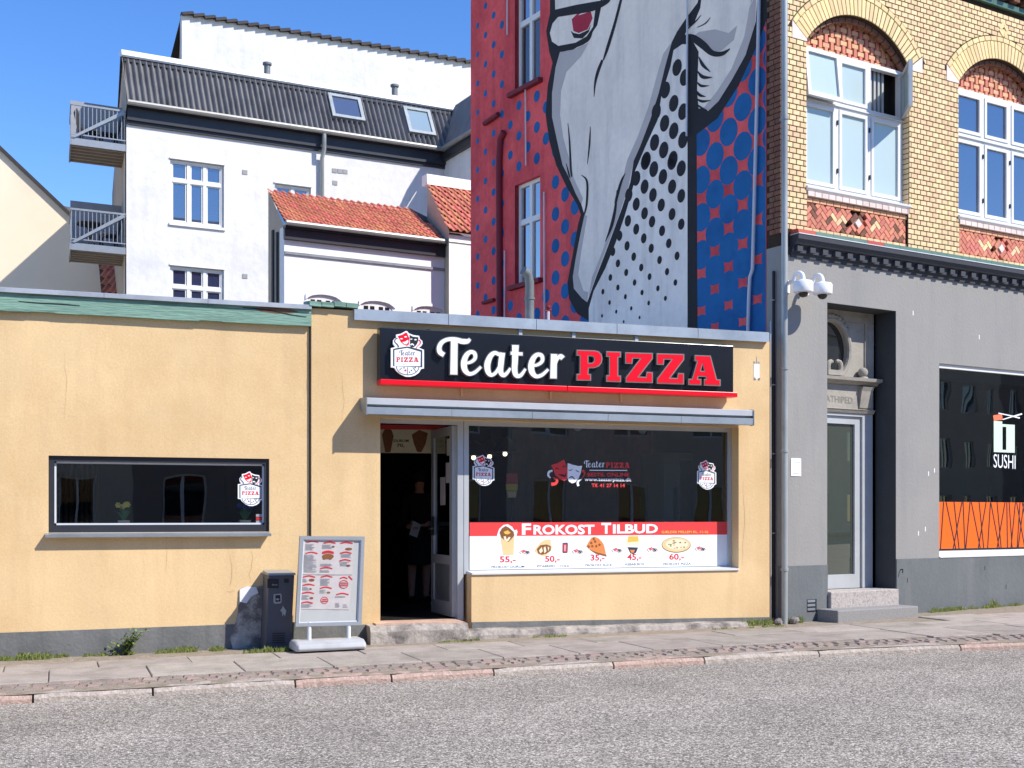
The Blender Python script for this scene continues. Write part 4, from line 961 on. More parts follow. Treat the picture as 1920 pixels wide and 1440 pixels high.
# doorway: stone surround with an oval light, name frieze, door
dd = REC; X_ = lambda x, y: BA(x, y, dd)
def bx(name, m, x0, y0, x1, y1, da, db, par=None, bev=0.0):
    a, zt_ = BA(x0, y0, da); b, _ = BA(x1, y0, da); _, zb_ = BA(x0, y1, da)
    return MB().box(a, b, da, db, zb_, zt_).build(name, m, par or brk, bevel=bev)
sdl = BS(1530, dd) ; sdr = BS(1635, dd)
zsh = BZ(1590, 712, dd - 0.08); zfr_t = BZ(1590, 722, dd); zfr_b = BZ(1590, 768, dd); zdt = BZ(1590, 776, dd); zdb = BZ(1590, 1103, dd)
cx, cz_ = BA(1558, 655, dd); ow, oh = 0.30, 0.36
dl0 = cx - (sdr - cx)
ell = [(cx + ow * math.cos(2 * math.pi * i / 28), cz_ + oh * math.sin(2 * math.pi * i / 28)) for i in range(28)]
sur = MB().prism([(dl0, zsh - 0.02), (sdr, zsh - 0.02), (sdr, dzt - 0.006), (dl0, dzt - 0.006)], dd, dd + 0.1, holes=[ell]).build('door_surround', 'sandstone', brk)
MB().prism(ell, dd + 0.06).build('oval_pane', 'glass_dark', sur)
rg = MB(); pr_ = []
for i in range(29):
    a = 2 * math.pi * i / 28; pr_.append((cx + (ow + 0.03) * math.cos(a), dd - 0.005, cz_ + (oh + 0.03) * math.sin(a)))
rg.tube(pr_, 0.038, 8, caps=False); rg.build('oval_moulding', 'sandstone', sur)
lf = MB()
for i in range(11):
    a = R(40 + i * 10); r_ = random.uniform(.03, .05)
    lf.ball((cx + (ow + 0.07) * math.cos(a), dd - 0.02, cz_ + (oh + 0.07) * math.sin(a)), r_, (1, .6, .8), 8, 5)
lf.build('carved_leaves', 'sandstone', sur)
fm = MB()
fm.box(dl0, sdr - .001, dd - 0.03, dd + 0.02, dzt - 0.07, dzt - 0.007).box(sdr - 0.1, sdr - .001, dd - 0.03, dd - 0.001, zsh, dzt - 0.07).box(dl0, sdr - 0.1, dd - 0.018, dd - .001, dzt - 0.14, dzt - 0.07).box(sdr - 0.15, sdr - 0.1, dd - 0.018, dd - 0.001, zsh, dzt - 0.14)
fm.build('surround_moulding', 'sandstone', sur)
sh = MB().extrude_s([(dd, zsh - 0.06), (dd - 0.05, zsh - 0.05), (dd - 0.07, zsh - 0.02), (dd - 0.13, zsh - 0.01), (dd - 0.14, zsh + 0.03), (dd, zsh + 0.045)], dl0, sdr + 0.05)
sh.build('shelf', 'sandstone', sur)
ba = MB(); b0_, bz_ = BA(1618, 692, dd - 0.07); ba.ball((b0_, dd - 0.07, zsh + 0.11), 0.065, nu=14, nv=9); ba.lathe((b0_, dd - 0.07, zsh + 0.03), [(.07, 0), (.06, .02), (.03, .03)], 12); ba.build('ball_finial', 'sandstone', sur)
sc_ = MB()
for sg, x in ((1, 1556), (-1, 1573)):
    c_, z__ = BA(x, 688, dd - 0.06)
    pts = [(c_ + sg * (0.02 + 0.055 * math.cos(a)), dd - 0.06, z__ + 0.075 * math.sin(a)) for a in [R(t_) for t_ in range(60, 330, 30)]]
    sc_.tube(pts, [.02, .026, .03, .032, .032, .03, .026, .022, .018], 8)
sc_.box(BS(1549, dd - .06), BS(1577, dd - 0.06), dd - 0.1, dd, zsh + 0.045, zsh + 0.11)
sc_.build('scroll', 'sandstone', sur)
fz = MB(); fz.box(dl0, sdr, dd - 0.02, dd + 0.1, zfr_b, zsh - 0.06); fz.build('frieze', 'sandstone', sur)
kb = MB(); k0, k1 = BS(1612, dd - .04), BS(1633, dd - .04)
kb.extrude_s([(dd - 0.02, zfr_b + 0.02), (dd - 0.04, zfr_b + 0.03), (dd - 0.075, zsh - 0.13), (dd - 0.1, zsh - 0.075), (dd - 0.02, zsh - 0.066)], k0, k1); kb.build('console', 'sandstone', sur)
t = MB(); put_text(t, lambda x, y: BA(x, y, dd - 0.023), 'HATHIPED', dd - 0.023, 1540, 1599, 752, 757, 12, 0.01); t.build('frieze_lettering', 'frieze_dark', sur)
MB().extrude_s([(dd, zfr_b - 0.05), (dd - 0.03, zfr_b - 0.045), (dd - 0.05, zfr_b - 0.01), (dd - 0.06, zfr_b), (dd - 0.02, zfr_b + 0.012)], dl0, sdr).build('shelf', 'sandstone', sur)
jb = MB().box(BS(1616, dd), sdr, dd - 0.01, dd + 0.1, zdb, zfr_b - 0.05).box(dl0, dl0 + 0.14, dd - 0.01, dd + 0.1, zdb, zfr_b - 0.05).box(dl0 + 0.14, BS(1616, dd), dd - 0.01, dd + 0.1, zdt - 0.03, zfr_b - 0.05)
jb.build('door_jamb', 'frame_alu', sur)
dx0, dx1 = dl0 + 0.14, BS(1616, dd)
dr_ = MB().box(dx1 - 0.11, dx1, dd + 0.02, dd + 0.07, zdb, zdt - 0.03).box(dx0, dx0 + 0.11, dd + 0.02, dd + 0.07, zdb, zdt - 0.03).box(dx0 + 0.11, dx1 - 0.11, dd + 0.02, dd + 0.07, zdt - 0.13, zdt - 0.03).box(dx0 + .11, dx1 - .11, dd + .02, dd + .07, zdb, zdb + 0.18)
dro = dr_.build('door', 'frame_alu', brk)
glass('glass_frontdoor', dark=lin((66, 72, 62)), drefl=0.10)
MB().quad((dx0 + .11, dd + .05, zdb + .18), (dx1 - .11, dd + .05, zdb + .18), (dx1 - .11, dd + .05, zdt - .13), (dx0 + .11, dd + .05, zdt - .13)).build('pane', 'glass_frontdoor', dro)
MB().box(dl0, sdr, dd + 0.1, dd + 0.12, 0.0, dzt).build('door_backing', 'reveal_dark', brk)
# steps
a, z1 = BA(1553, 1112, -0.05); b, _ = BA(1672, 1112, -0.05)
MB().box(do0 + 0.004, do1 - 0.012, -0.06, dd - 0.002, -0.2, zdb - 0.004).build('step', 'granite', brk, bevel=0.012)
l0 = BS(1571, -0.36); l1 = BS(1722, -0.36); zl = BZ(1640, 1141, -0.36)
MB().box(l0, l1, -0.36, -0.012, -0.2, zl).build('step', 'granite_dark', brk, bevel=0.015)
# sushi shop window
wf = MB(); o_ = 0.03
wf.box(su0 + .001, su0 + 0.035, o_, o_ + 0.06, szb, szt).box(su0 + .035, su1, o_, o_ + 0.06, szb + .001, szb + 0.075).box(su0 + .035, su1, o_, o_ + .06, szt - 0.055, szt - .001).box(su1 - .05, su1 - .001, o_, o_ + .06, szb + .075, szt - .055)
swd = wf.build('shop_window', 'frame_white', brk)
MB().quad((su0 + .035, o_ + .04, szb + .075), (su1 - .05, o_ + .04, szb + .075), (su1 - .05, o_ + .04, szt - .055), (su0 + .035, o_ + .04, szt - .055)).build('pane', 'glass_sushi', swd)
MB().extrude_s([(-0.02, szb - 0.012), (-0.02, szb), (o_, szb + 0.012), (o_, szb - 0.005)], su0 - .002, su1).build('window_sill', 'frame_white', swd)
MB().box(su0 + .035, su1, o_ + 0.06, o_ + 0.1, szt - 0.2, szt - 0.056).build('blind_box', 'frame_dark', swd)
ri = MB(); i0, i1 = su0 - 0.4, sE
ri._add([(i0, 4, 0.2), (i1, 4, 0.2), (i1, 4, szt + .3), (i0, 4, szt + .3)], [(0, 1, 2, 3)])._add([(i0, REC + .01, szt + .3), (i1, REC + .01, szt + .3), (i1, 4, szt + .3), (i0, 4, szt + .3)], [(0, 1, 2, 3)])
ri._add([(i0, REC + .01, 0.2), (i0, 4, 0.2), (i0, 4, szt + .3), (i0, REC + .01, szt + .3)], [(0, 1, 2, 3)])._add([(i0, REC + .01, 0.25), (i1, REC + .01, 0.25), (i1, 4, 0.25), (i0, 4, 0.25)], [(0, 1, 2, 3)])
ri.build('interior_wall', 'room_dark', brk)
# orange film and the sushi mark on the pane
fdp = o_ + 0.037
ofm = thing('window_film', 'orange window film with crossing black lines along the foot of the sushi window', 'film', FB, (su0 + .8, fdp, szb + .08))
of0, oft = BA(1764, 941, fdp); _, ofb = BA(1764, 1031, fdp); ofb = max(ofb, szb + 0.08)
MB().box(su0 + .037, su1 - .052, fdp, fdp + .001, ofb, oft).build('film', 'orange_film', ofm)
t = MB(); oc = lambda x, y: BA(1640 + x / 2.825, 650 + y / 2.825, fdp)
for (xa, ya, xb, yb_) in ((365, 818, 348, 1075), (378, 818, 430, 1075), (420, 818, 447, 1075), (462, 818, 415, 1075), (468, 818, 478, 1075), (505, 818, 482, 1075), (512, 818, 560, 1075), (553, 818, 578, 1075), (590, 818, 548, 1075), (613, 818, 598, 1075), (615, 818, 660, 1075), (648, 818, 670, 1075), (690, 818, 648, 1075), (700, 818, 703, 1075), (712, 818, 728, 1075), (745, 818, 722, 1075), (752, 818, 795, 1075), (790, 818, 760, 1075), (800, 818, 840, 1075), (850, 818, 810, 1075), (860, 818, 880, 1075)):
    a = oc(xa, 819); b = oc(xb, 1073)
    za, zb2 = oft - .002, ofb + .002
    for kk in range(4):
        o = kk * 1.62
        if max(a[0], b[0]) + o < su1 - .07: t.prism([(a[0] + o - .012, za), (a[0] + o + .012, za), (b[0] + o + .012, zb2), (b[0] + o - .012, zb2)], fdp - .0008 - .00004 * random.random())
t.box(su0 + .037, su1 - .052, fdp - 0.0006, fdp - .0003, ofb, ofb + .014)
t.build('black_line', 'print_black', ofm)
sm_ = thing('window_lettering', 'sushi mark with a pale green block and chopsticks on the dark window', 'lettering', FB, (BS(1885, fdp), fdp, BZ(1885, 880, fdp)))
flat('print_palegreen', (206, 226, 204)); flat('print_coral', (240, 120, 84))
MB().prism([oc(*p) for p in [(631, 393), (676, 396), (676, 410), (742, 414), (742, 562), (631, 558)]], fdp, holes=[[oc(*p) for p in [(677, 424), (697, 425), (697, 547), (677, 546)]]]).build('block_mark', 'print_palegreen', sm_)
MB().prism([oc(*p) for p in [(627, 364), (674, 356), (678, 388), (631, 392)]], fdp - .0008).build('roll_mark', 'print_coral', sm_)
t = MB(); 
for pts in ([(655, 352, 5), (720, 366, 6), (768, 378, 8)], [(678, 386, 5), (730, 370, 6), (780, 356, 8)]): t.ribbon(oc, pts, fdp - .0012 - .0003 * len(t.v) / 100)
t.build('chopsticks_mark', 'letter_white', sm_)
t = MB(); put_text(t, oc, 'SUSHI', fdp, 630, 746, 640, 648, 72, 0.0); t.build('white_lettering', 'letter_white', sm_)

# cornice between the floors
cor = MB().extrude_s([(0, ZC0 - 0.02), (-0.02, ZC0 - 0.02), (-0.025, ZC0 + 0.03), (-0.05, ZC0 + 0.034), (-0.05, ZC0 + 0.11), (-0.1, ZC0 + 0.125), (-0.13, ZC0 + 0.17), (-0.145, ZC0 + 0.18), (-0.15, ZC1 - 0.004), (0, ZC1 - 0.004)], BS(1481), sE).build('cornice', 'dark_paint', brk)
k = BS(1490) ; dmb = mesh_only(MB().box(-.045, .045, -.045, .0, -.032, .032), 'dentil', 'dark_paint')
while k < sE - .1:
    piece('dentil', dmb, cor, (k, -0.051, ZC0 + 0.072)); k += 0.215
MB().box(BS(1481), sE, -0.156, 0.0, ZC1 - 0.003, ZC1 + 0.006).build('drip_strip', 'white_metal', cor)
gs = BS(1481)
while gs < sE - 0.2:
    w = 0.3; m_ = 'brick_red' if (gs < 0.35 or random.random() < 0.1) else 'green_glaze'
    MB().hexa([(gs + .002, -.148, ZC1 + .007), (gs + w - .002, -.148, ZC1 + .007), (gs + w - .002, 0.0, ZC1 + .007), (gs + .002, 0, ZC1 + .007), (gs + .002, -.135, ZG1 - .002), (gs + w - .002, -.135, ZG1 - .002), (gs + w - .002, -.0, ZG1 + .008), (gs + .002, 0, ZG1 + .008)]).build('glazed_tile', m_, cor)
    gs += w

# upper floor: mortar wall with openings, then each brick
wo0, wo1 = BS(1512), BS(1704); WD = 0.10
wzt, wzm, wzb = BZ(1513, 86, WD), BZ(1513, 184, WD), BZ(1511, 351, WD)
zsp = BZ(1514, 74)
mid = (wo0 + wo1) / 2; half = (wo1 - wo0) / 2
zap = BZ(1590, 26)
rise = max(0.3, min(half * 0.98, zap - zsp)); RAD = (half * half + rise * rise) / (2 * rise); czc = zsp + rise - RAD
dW = BS(1797) - wo0
WINS = [0.0, dW]
def arch(off, rad, n=24, extra=0.0):
    a1 = math.asin(min(1, (half + extra) / rad)) if rad > half + extra else math.pi / 2
    return [(mid + off + rad * math.sin(a1 - 2 * a1 * i / n), czc + rad * math.cos(a1 - 2 * a1 * i / n)) for i in range(n + 1)]
AW = math.asin(min(1.0, half / RAD))
zpan0, zpan1 = ZG1 + 0.01, wzb - 0.075
holes = []
for o in WINS:
    holes.append([(wo0 + o, wzb - 0.02), (wo1 + o, wzb - 0.02), (wo1 + o, zsp)] + [p for p in arch(o, RAD)] + [(wo0 + o, zsp)])
    hh = holes[-1]; holes[-1] = [p for i, p in enumerate(hh) if i == 0 or (abs(p[0] - hh[i - 1][0]) + abs(p[1] - hh[i - 1][1])) > 1e-4]
PD = 0.06
for o in WINS:
    holes.append([(wo0 + o + .012, zpan0), (wo1 + o - .02, zpan0), (wo1 + o - .02, zpan1), (wo0 + o + .012, zpan1)])
MB().prism([(0.004, ZC0), (sE, ZC0), (sE, HB), (0.004, HB)], 0.0, 0.3, holes=holes).build('upper_wall', 'mortar_dark', brk)
MB().box(0.01, sE, 0.3, 0.34, ZC0, HB).build('upper_backing', 'room_dark', brk)
BW, BH, GAP = 0.121, 0.0667, 0.0115
VR = 0.235; OR = 0.07
R2 = RAD + VR + OR + 0.012
full = MB(); hw, hh_ = (BW - GAP) / 2, (BH - GAP) / 2
def brick_shape(mb, poly, d0=-0.007, d1=0.004, c=0.003):
    n = len(poly); gx = sum(p[0] for p in poly) / n; gz = sum(p[1] for p in poly) / n
    ins = []
    for p in poly:
        vx, vz = gx - p[0], gz - p[1]; l = math.hypot(vx, vz) or 1; k_ = min(0.3, c * 1.4 / l); ins.append((p[0] + vx * k_, p[1] + vz * k_))
    vs = [(p[0], d0, p[1]) for p in ins] + [(p[0], d0 + c, p[1]) for p in poly] + [(p[0], d1, p[1]) for p in poly]
    fs = [tuple(range(n))] + [(i, (i + 1) % n, n + (i + 1) % n, n + i) for i in range(n)] + [(n + i, n + (i + 1) % n, 2 * n + (i + 1) % n, 2 * n + i) for i in range(n)]
    return mb._add(vs, fs)
brick_shape(full, [(-hw, -hh_), (hw, -hh_), (hw, hh_), (-hw, hh_)])
bme = mesh_only(full, 'brick', 'brick_yellow')
def clip_half(poly, ax, az, nx, nz):                     # keep the side the normal points to
    out = []
    for i in range(len(poly)):
        p, q = poly[i], poly[(i + 1) % len(poly)]
        a = (p[0] - ax) * nx + (p[1] - az) * nz; b = (q[0] - ax) * nx + (q[1] - az) * nz
        if a >= 0: out.append(p)
        if (a >= 0) != (b >= 0):
            k_ = a / (a - b); out.append((p[0] + (q[0] - p[0]) * k_, p[1] + (q[1] - p[1]) * k_))
    return out
def clip_convex(poly, conv):
    ar = sum(conv[i][0] * conv[(i + 1) % len(conv)][1] - conv[(i + 1) % len(conv)][0] * conv[i][1] for i in range(len(conv)))
    sg = 1 if ar > 0 else -1
    for i in range(len(conv)):
        a, b = conv[i], conv[(i + 1) % len(conv)]
        poly = clip_half(poly, a[0], a[1], -(b[1] - a[1]) * sg, (b[0] - a[0]) * sg)
        if len(poly) < 3: return []
    return poly
def area(p): return abs(sum(p[i][0] * p[(i + 1) % len(p)][1] - p[(i + 1) % len(p)][0] * p[i][1] for i in range(len(p)))) / 2
nb = 0; restb = MB(); row = 0; z = ZG1 + 0.012
s_end = sE
ZUP = ZTOP - 0.02
cand = []
while z + BH < ZUP:
    s = (-BW / 2 if row % 2 else 0.0) + 0.006
    while s < s_end:
        a, b = max(s, 0.006) + GAP / 2, s + BW - GAP / 2
        if b - a > 0.02:
            parts = [[(a, z + GAP / 2), (b, z + GAP / 2), (b, z + BH - GAP / 2), (a, z + BH - GAP / 2)]]
            for o in WINS:
                new = []
                for p in parts:
                    lo, hi = min(q[0] for q in p), max(q[0] for q in p); zc = (p[0][1] + p[2][1]) / 2 if len(p) > 2 else z
                    L_, H_ = wo0 + o, wo1 + o
                    if zc < wzb - 0.09: L_, H_ = wo0 + o + 0.012, wo1 + o - 0.02
                    if z < zsp + 0.03 and hi > L_ and lo < H_:
                        if zc > wzb + 0.2 or True:
                            p1 = clip_half(p, L_ - 0.004, 0, -1, 0); p2 = clip_half(p, H_ + 0.004, 0, 1, 0)
                            new += [q for q in (p1, p2) if len(q) > 2 and area(q) > 0.0006]
                        continue
                    gx = sum(q[0] for q in p) / len(p); gz = sum(q[1] for q in p) / len(p)
                    vx, vz = gx - (mid + o), gz - czc; l = math.hypot(vx, vz)
                    if gz > zsp - 0.3 and l < R2 + 0.15 and abs(vx) < half + VR + 0.12 and gz > czc + (R2) * math.cos(AW) - 0.25:
                        # only within the angle of the ring
                        if abs(math.atan2(vx, vz)) < AW + 0.06:
                            nx, nz = vx / l, vz / l
                            p = clip_half(p, mid + o + nx * R2, czc + nz * R2, nx, nz)
                            if len(p) > 2 and area(p) > 0.0006: new.append(p)
                            continue
                    new.append(p)
                parts = new
            for p in parts: cand.append((s, p, len(parts) == 1 and len(p) == 4 and abs(area(p) - 4 * hw * hh_) < 1e-5))
        s += BW
    z += BH; row += 1
# the springer blocks keep their place free
def in_springer(p):
    gx = sum(q[0] for q in p) / len(p); gz = sum(q[1] for q in p) / len(p)
    return False
cand.sort(key=lambda c: c[0])
UPW = brk
for s, p, isfull in cand:
    gx = sum(q[0] for q in p) / len(p); gz = sum(q[1] for q in p) / len(p)
    if nb < 295:
        if isfull: piece('brick', bme, UPW, (gx, 0, gz))
        else: brick_shape(MB(), p).build('brick', 'brick_yellow', UPW)
        nb += 1
    else: brick_shape(restb, p)
restb.build('bricks', 'brick_yellow', UPW, kind='stuff')
# return of the bricks round the corner, on the side wall
cb = thing('corner_bricks_holder', 'x', 'x', FM, (0, 0, 0)) if False else None
qb = MB(); z = ZG1 - 0.05; row = 0
while z + BH < HB:
    w = 0.235 if row % 2 else 0.19
    qb.box(0.0 + 0.004, w * 0.5 - .004, 0.0, 0.012, z + GAP / 2, z + BH - GAP / 2).box(w * .5 + .004, w, 0.0, 0.012, z + GAP / 2, z + BH - GAP / 2)
    z += BH; row += 1
qw = MB(); qw.v = [FB.loc(FM.world(*q)) for q in qb.v]; qw.f = qb.f
qw.build('corner_bricks', 'brick_brown', brk, kind='stuff')
# arches, tympana, windows, aprons
def rot_poly(cxx, czz, ang, w, h):
    c_, s_ = math.cos(ang), math.sin(ang)
    return [(cxx + x * c_ - y * s_, czz + x * s_ + y * c_) for x, y in ((-w / 2, -h / 2), (w / 2, -h / 2), (w / 2, h / 2), (-w / 2, h / 2))]
def ring(o, r0, r1, n, m_, name, da, db, gap=0.0065, a_ext=0.0):
    A0 = AW + a_ext
    for i in range(n):
        t0 = -A0 + 2 * A0 * i / n; t1 = -A0 + 2 * A0 * (i + 1) / n
        g0, g1 = gap / r0, gap / r1
        p = [(mid + o + r0 * math.sin(t0 + g0), czc + r0 * math.cos(t0 + g0)), (mid + o + r0 * math.sin(t1 - g0), czc + r0 * math.cos(t1 - g0)),
             (mid + o + r1 * math.sin(t1 - g1), czc + r1 * math.cos(t1 - g1)), (mid + o + r1 * math.sin(t0 + g1), czc + r1 * math.cos(t0 + g1))]
        if p[0][0] > s_end: continue
        brick_shape(MB(), p, da, db).build(name, m_, brk)
def pane_window(o, par_name, d, panes, frosted, s0, s1, z0, z1, zm):
    pass
for wi, o in enumerate(WINS):
    nv = int(2 * AW * (RAD + 0.05) / 0.066)
    ring(o, RAD + 0.002, RAD + VR, nv, 'brick_voussoir', 'arch_brick', -0.012, 0.004)
    ring(o, RAD + VR + 0.008, RAD + VR + OR, int(2 * AW * (RAD + VR) / 0.125), 'brick_voussoir', 'arch_brick', -0.016, 0.004)
    ring(o, RAD - 0.062, RAD - 0.004, int(2 * AW * RAD / 0.12), 'brick_brown', 'arch_brick', 0.06, 0.12)
    # springer blocks of pale stone
    for sg in (-1, 1):
        t0 = sg * (AW + 0.005); q = [(mid + o + RAD * math.sin(t0), czc + RAD * math.cos(t0)), (mid + o + (RAD + VR + OR) * math.sin(t0), czc + (RAD + VR + OR) * math.cos(t0))]
        p = [q[0], q[1], (q[1][0], zsp - 0.03), (q[0][0], zsp - 0.03)] if q[1][1] > zsp - 0.02 else [q[0], q[1], (q[0][0], q[1][1] - 0.01)]
        if area(p) > 0.001 and p[0][0] < s_end: MB().prism([(a_, b_) for a_, b_ in p], -0.014, 0.0).build('springer', 'brick_pale', brk)
    # tympanum
    TD = 0.165
    ti = [p for p in arch(o, RAD + 0.001)]
    seg = [(wo0 + o, wzt - 0.03), (wo1 + o, wzt - 0.03)] + ti
    seg = [p for i, p in enumerate(seg) if i == 0 or (abs(p[0] - seg[i - 1][0]) + abs(p[1] - seg[i - 1][1])) > 1e-3]
    MB().prism(seg, TD + 0.03).build('tympanum', 'mortar_dark', brk)
    segc = [(wo0 + o, wzt + 0.006), (wo1 + o, wzt + 0.006)] + [p for p in arch(o, RAD - 0.01) if p[1] > wzt + 0.01]
    i0 = int((wo0 + o) / 0.11) - 1
    for i in range(i0, i0 + 20):
        for j in range(0, 9):
            cx_, cz2 = i * 0.104, wzt + 0.03 + j * 0.083
            if cx_ > s_end: continue
            r_ = rot_poly(cx_, cz2, 0, 0.112, 0.056) if (i + j) % 2 == 0 else rot_poly(cx_, cz2, 0, 0.056, 0.106)
            p = clip_convex(r_, segc)
            if len(p) > 2 and area(p) > 0.0008: brick_shape(MB(), p, TD + (0 if (i + j) % 2 else 0.004), TD + 0.03).build('weave_brick', 'brick_peach' if (i + j) % 2 == 0 else 'brick_orange', brk)
    # sill, apron panel
    if True:
        MB().extrude_s([(-0.035, wzb - 0.045), (-0.04, wzb - 0.02), (WD, wzb + 0.0), (WD, wzb - 0.06), (0.0, wzb - 0.07)], wo0 + o - 0.012, wo1 + o + 0.012).build('window_sill', 'white_smooth', brk)
        MB().box(wo0 + o + .012, wo1 + o - .02, PD + 0.02, PD + 0.05, zpan0 - .02, zpan1 + .05).build('panel_backing', 'mortar_dark', brk)
        k = wo0 + o + 0.012; zz = zpan1 - 0.002
        while k < wo1 + o - 0.03 and k < s_end:
            e_ = min(k + 0.112, wo1 + o - 0.022)
            brick_shape(MB(), [(k, zz - 0.062), (e_, zz - .062), (e_, zz), (k, zz)], -0.02, PD).build('sill_brick', 'brick_pale', brk)
            brick_shape(MB(), [(k, zz - 0.125), (e_, zz - .125), (e_, zz - .07), (k, zz - .07)], 0.018, PD).build('panel_brick', 'brick_peach', brk)
            brick_shape(MB(), [(k, zpan0 + .004), (e_, zpan0 + .004), (e_, zpan0 + .066), (k, zpan0 + .066)], 0.018, PD).build('panel_brick', 'brick_yellow', brk)
            k += 0.12
        x0, x1, y0, y1 = wo0 + o + 0.03, wo1 + o - 0.035, zpan0 + 0.072, zz - 0.132
        rect = [(x0, y0), (x1, y0), (x1, y1), (x0, y1)]
        U = 0.062; cxm, czm = (x0 + x1) / 2, (y0 + y1) / 2
        # centre stone with four bricks
        MB().prism(rot_poly(cxm, czm, R(45), 0.085, 0.085), PD - 0.055, PD + .02).build('centre_stone', 'brick_pale', brk)
        for q in range(4):
            an = R(45 + 90 * q); rp_ = rot_poly(cxm + 0.083 * math.cos(an) , czm + 0.083 * math.sin(an), an + R(90), 0.15 if q % 2 else 0.1, 0.062)
            p = clip_convex(rp_, rect)
            if len(p) > 2: brick_shape(MB(), p, PD - 0.035, PD + .02).build('panel_brick', 'brick_brown' if (q < 2 and wi == 0) else 'brick_orange', brk)
        for sd in (-1, 1):
            zone = [(x0, y0), (cxm - 0.01, y0), (cxm - 0.01, y1), (x0, y1)] if sd < 0 else [(cxm + 0.01, y0), (x1, y0), (x1, y1), (cxm + 0.01, y1)]
            for a_ in range(-22, 23):
                for b_ in range(-14, 15):
                    for kind in (0, 1):
                        px_ = a_ + 2 * b_; pz_ = a_ - 2 * b_
                        if kind == 0: r_ = (px_ + 1, pz_ + .5, 2, 1)
                        else: r_ = (px_ + 2.5, pz_, 1, 2)
                        w_, h_ = r_[2] * U - 0.007, r_[3] * U - 0.007
                        ang = R(45) if sd < 0 else R(-45)
                        ux, uz = r_[0] * U, r_[1] * U * (1 if sd < 0 else -1)
                        rc = (cxm + ux * math.cos(ang) - uz * math.sin(ang), czm + ux * math.sin(ang) + uz * math.cos(ang))
                        if not (x0 - .15 < rc[0] < x1 + .15 and y0 - .15 < rc[1] < y1 + .15) or rc[0] > s_end + .1: continue
                        if abs(rc[0] - cxm) + abs(rc[1] - czm) < 0.19: continue
                        p = clip_convex(rot_poly(rc[0], rc[1], ang, w_, h_), zone)
                        if len(p) > 2 and area(p) > 0.0004:
                            mm_ = 'brick_orange' if random.random() < .86 else ('brick_brown' if wi == 0 else 'brick_orange')
                            if abs(rc[1] - czm) < 0.035 and 0.2 < abs(rc[0] - cxm) < 0.42: mm_ = 'brick_yellow'
                            brick_shape(MB(), p, PD - 0.035, PD + .02).build('panel_brick', mm_, brk)
    # window
    s0, s1 = wo0 + o + .002, wo1 + o - .002
    wz = MB(); d0 = WD
    fw = 0.05
    wz.box(s0, s1, d0, d0 + .08, wzb, wzb + fw).box(s0, s1, d0, d0 + .08, wzt - fw, wzt).box(s0, s1, d0, d0 + .08, wzm - .045, wzm + .045)
    wz.box(s0, s0 + fw, d0, d0 + .08, wzb + fw, wzm - .045).box(s0, s0 + fw, d0, d0 + .08, wzm + .045, wzt - fw).box(s1 - fw, s1, d0, d0 + .08, wzb + fw, wzm - .045).box(s1 - fw, s1, d0, d0 + .08, wzm + .045, wzt - fw)
    cw3 = (s1 - s0 - 2 * fw) / 3
    for k in (1, 2):
        c_ = s0 + fw + cw3 * k
        for (za, zb2) in ((wzb + fw, wzm - .045), (wzm + .045, wzt - fw)): wz.box(c_ - .03, c_ + .03, d0, d0 + .08, za, zb2)
    wob = wz.build('window', 'frame_white', brk)
    MB().box(s0 - .01, s1 + .02, d0 - 0.025, d0 - 0.002, wzm - .016, wzm - .004).build('drip_rail', 'white_metal', wob)
    def sash(col, za, zb2, gm, shift=0.0):
        a = s0 + fw + cw3 * col + (0.03 if col else 0.0) + .004; b = s0 + fw + cw3 * (col + 1) - (0.03 if col < 2 else 0) - .004
        f_ = 0.045; m2 = MB(); e = d0 - 0.012 + shift
        m2.box(a, b, e, e + .05, za, za + f_).box(a, b, e, e + .05, zb2 - f_, zb2).box(a, a + f_, e, e + .05, za + f_, zb2 - f_).box(b - f_, b, e, e + .05, za + f_, zb2 - f_)
        so_ = m2.build('sash', 'frame_white', wob)
        MB().quad((a + f_, e + .03, za + f_), (b - f_, e + .03, za + f_), (b - f_, e + .03, zb2 - f_), (a + f_, e + .03, zb2 - f_)).build('pane', gm, wob)
        return a, b
    gm = 'frosted' if wi == 0 else 'glass_sky'
    for col in range(3):
        sash(col, wzb + fw + .003, wzm - .048, gm)
        for hz in (0.25, 0.8):
            if col > 0:
                hx = s0 + fw + cw3 * col; MB().box(hx - .008, hx + .004, d0 - .02, d0 - .001, wzb + (wzm - wzb) * hz - .03, wzb + (wzm - wzb) * hz + .03).build('hinge', 'frame_dark', wob)
    if wi == 1:
        for col in range(3): sash(col, wzm + .048, wzt - fw - .003, gm)
        # pale blinds behind
    else:
        # left top sash stands open at the foot
        a, b = s0 + .01, s0 + fw + cw3 - .02; za, zb2 = wzm - 0.0, wzt - .03; f_ = 0.055
        ti_ = MB(); op = 0.07
        def tilt(q): k_ = (zb2 - q[2]) / (zb2 - za); return (q[0], q[1] - op * k_, q[2])
        tm = MB().box(a, b, d0 - .06, d0 - .01, za, za + f_).box(a, b, d0 - .06, d0 - .01, zb2 - f_, zb2).box(a, a + f_, d0 - .06, d0 - .01, za + f_, zb2 - f_).box(b - f_, b, d0 - .06, d0 - .01, za + f_, zb2 - f_)
        tm.v = [tilt(q) for q in tm.v]; tm.build('open_sash', 'frame_white', wob)
        tp = MB().quad((a + f_, d0 - .03, za + f_), (b - f_, d0 - .03, za + f_), (b - f_, d0 - .03, zb2 - f_), (a + f_, d0 - .03, zb2 - f_)); tp.v = [tilt(q) for q in tp.v]; tp.build('pane', 'frosted', wob)
        sash(1, wzm + .048, wzt - fw - .003, gm)
        # right top sash swung out on its right edge
        a = s0 + fw + 2 * cw3 + .03; b = s1 - .03; za, zb2 = wzm + .02, wzt - .04; w_ = b - a
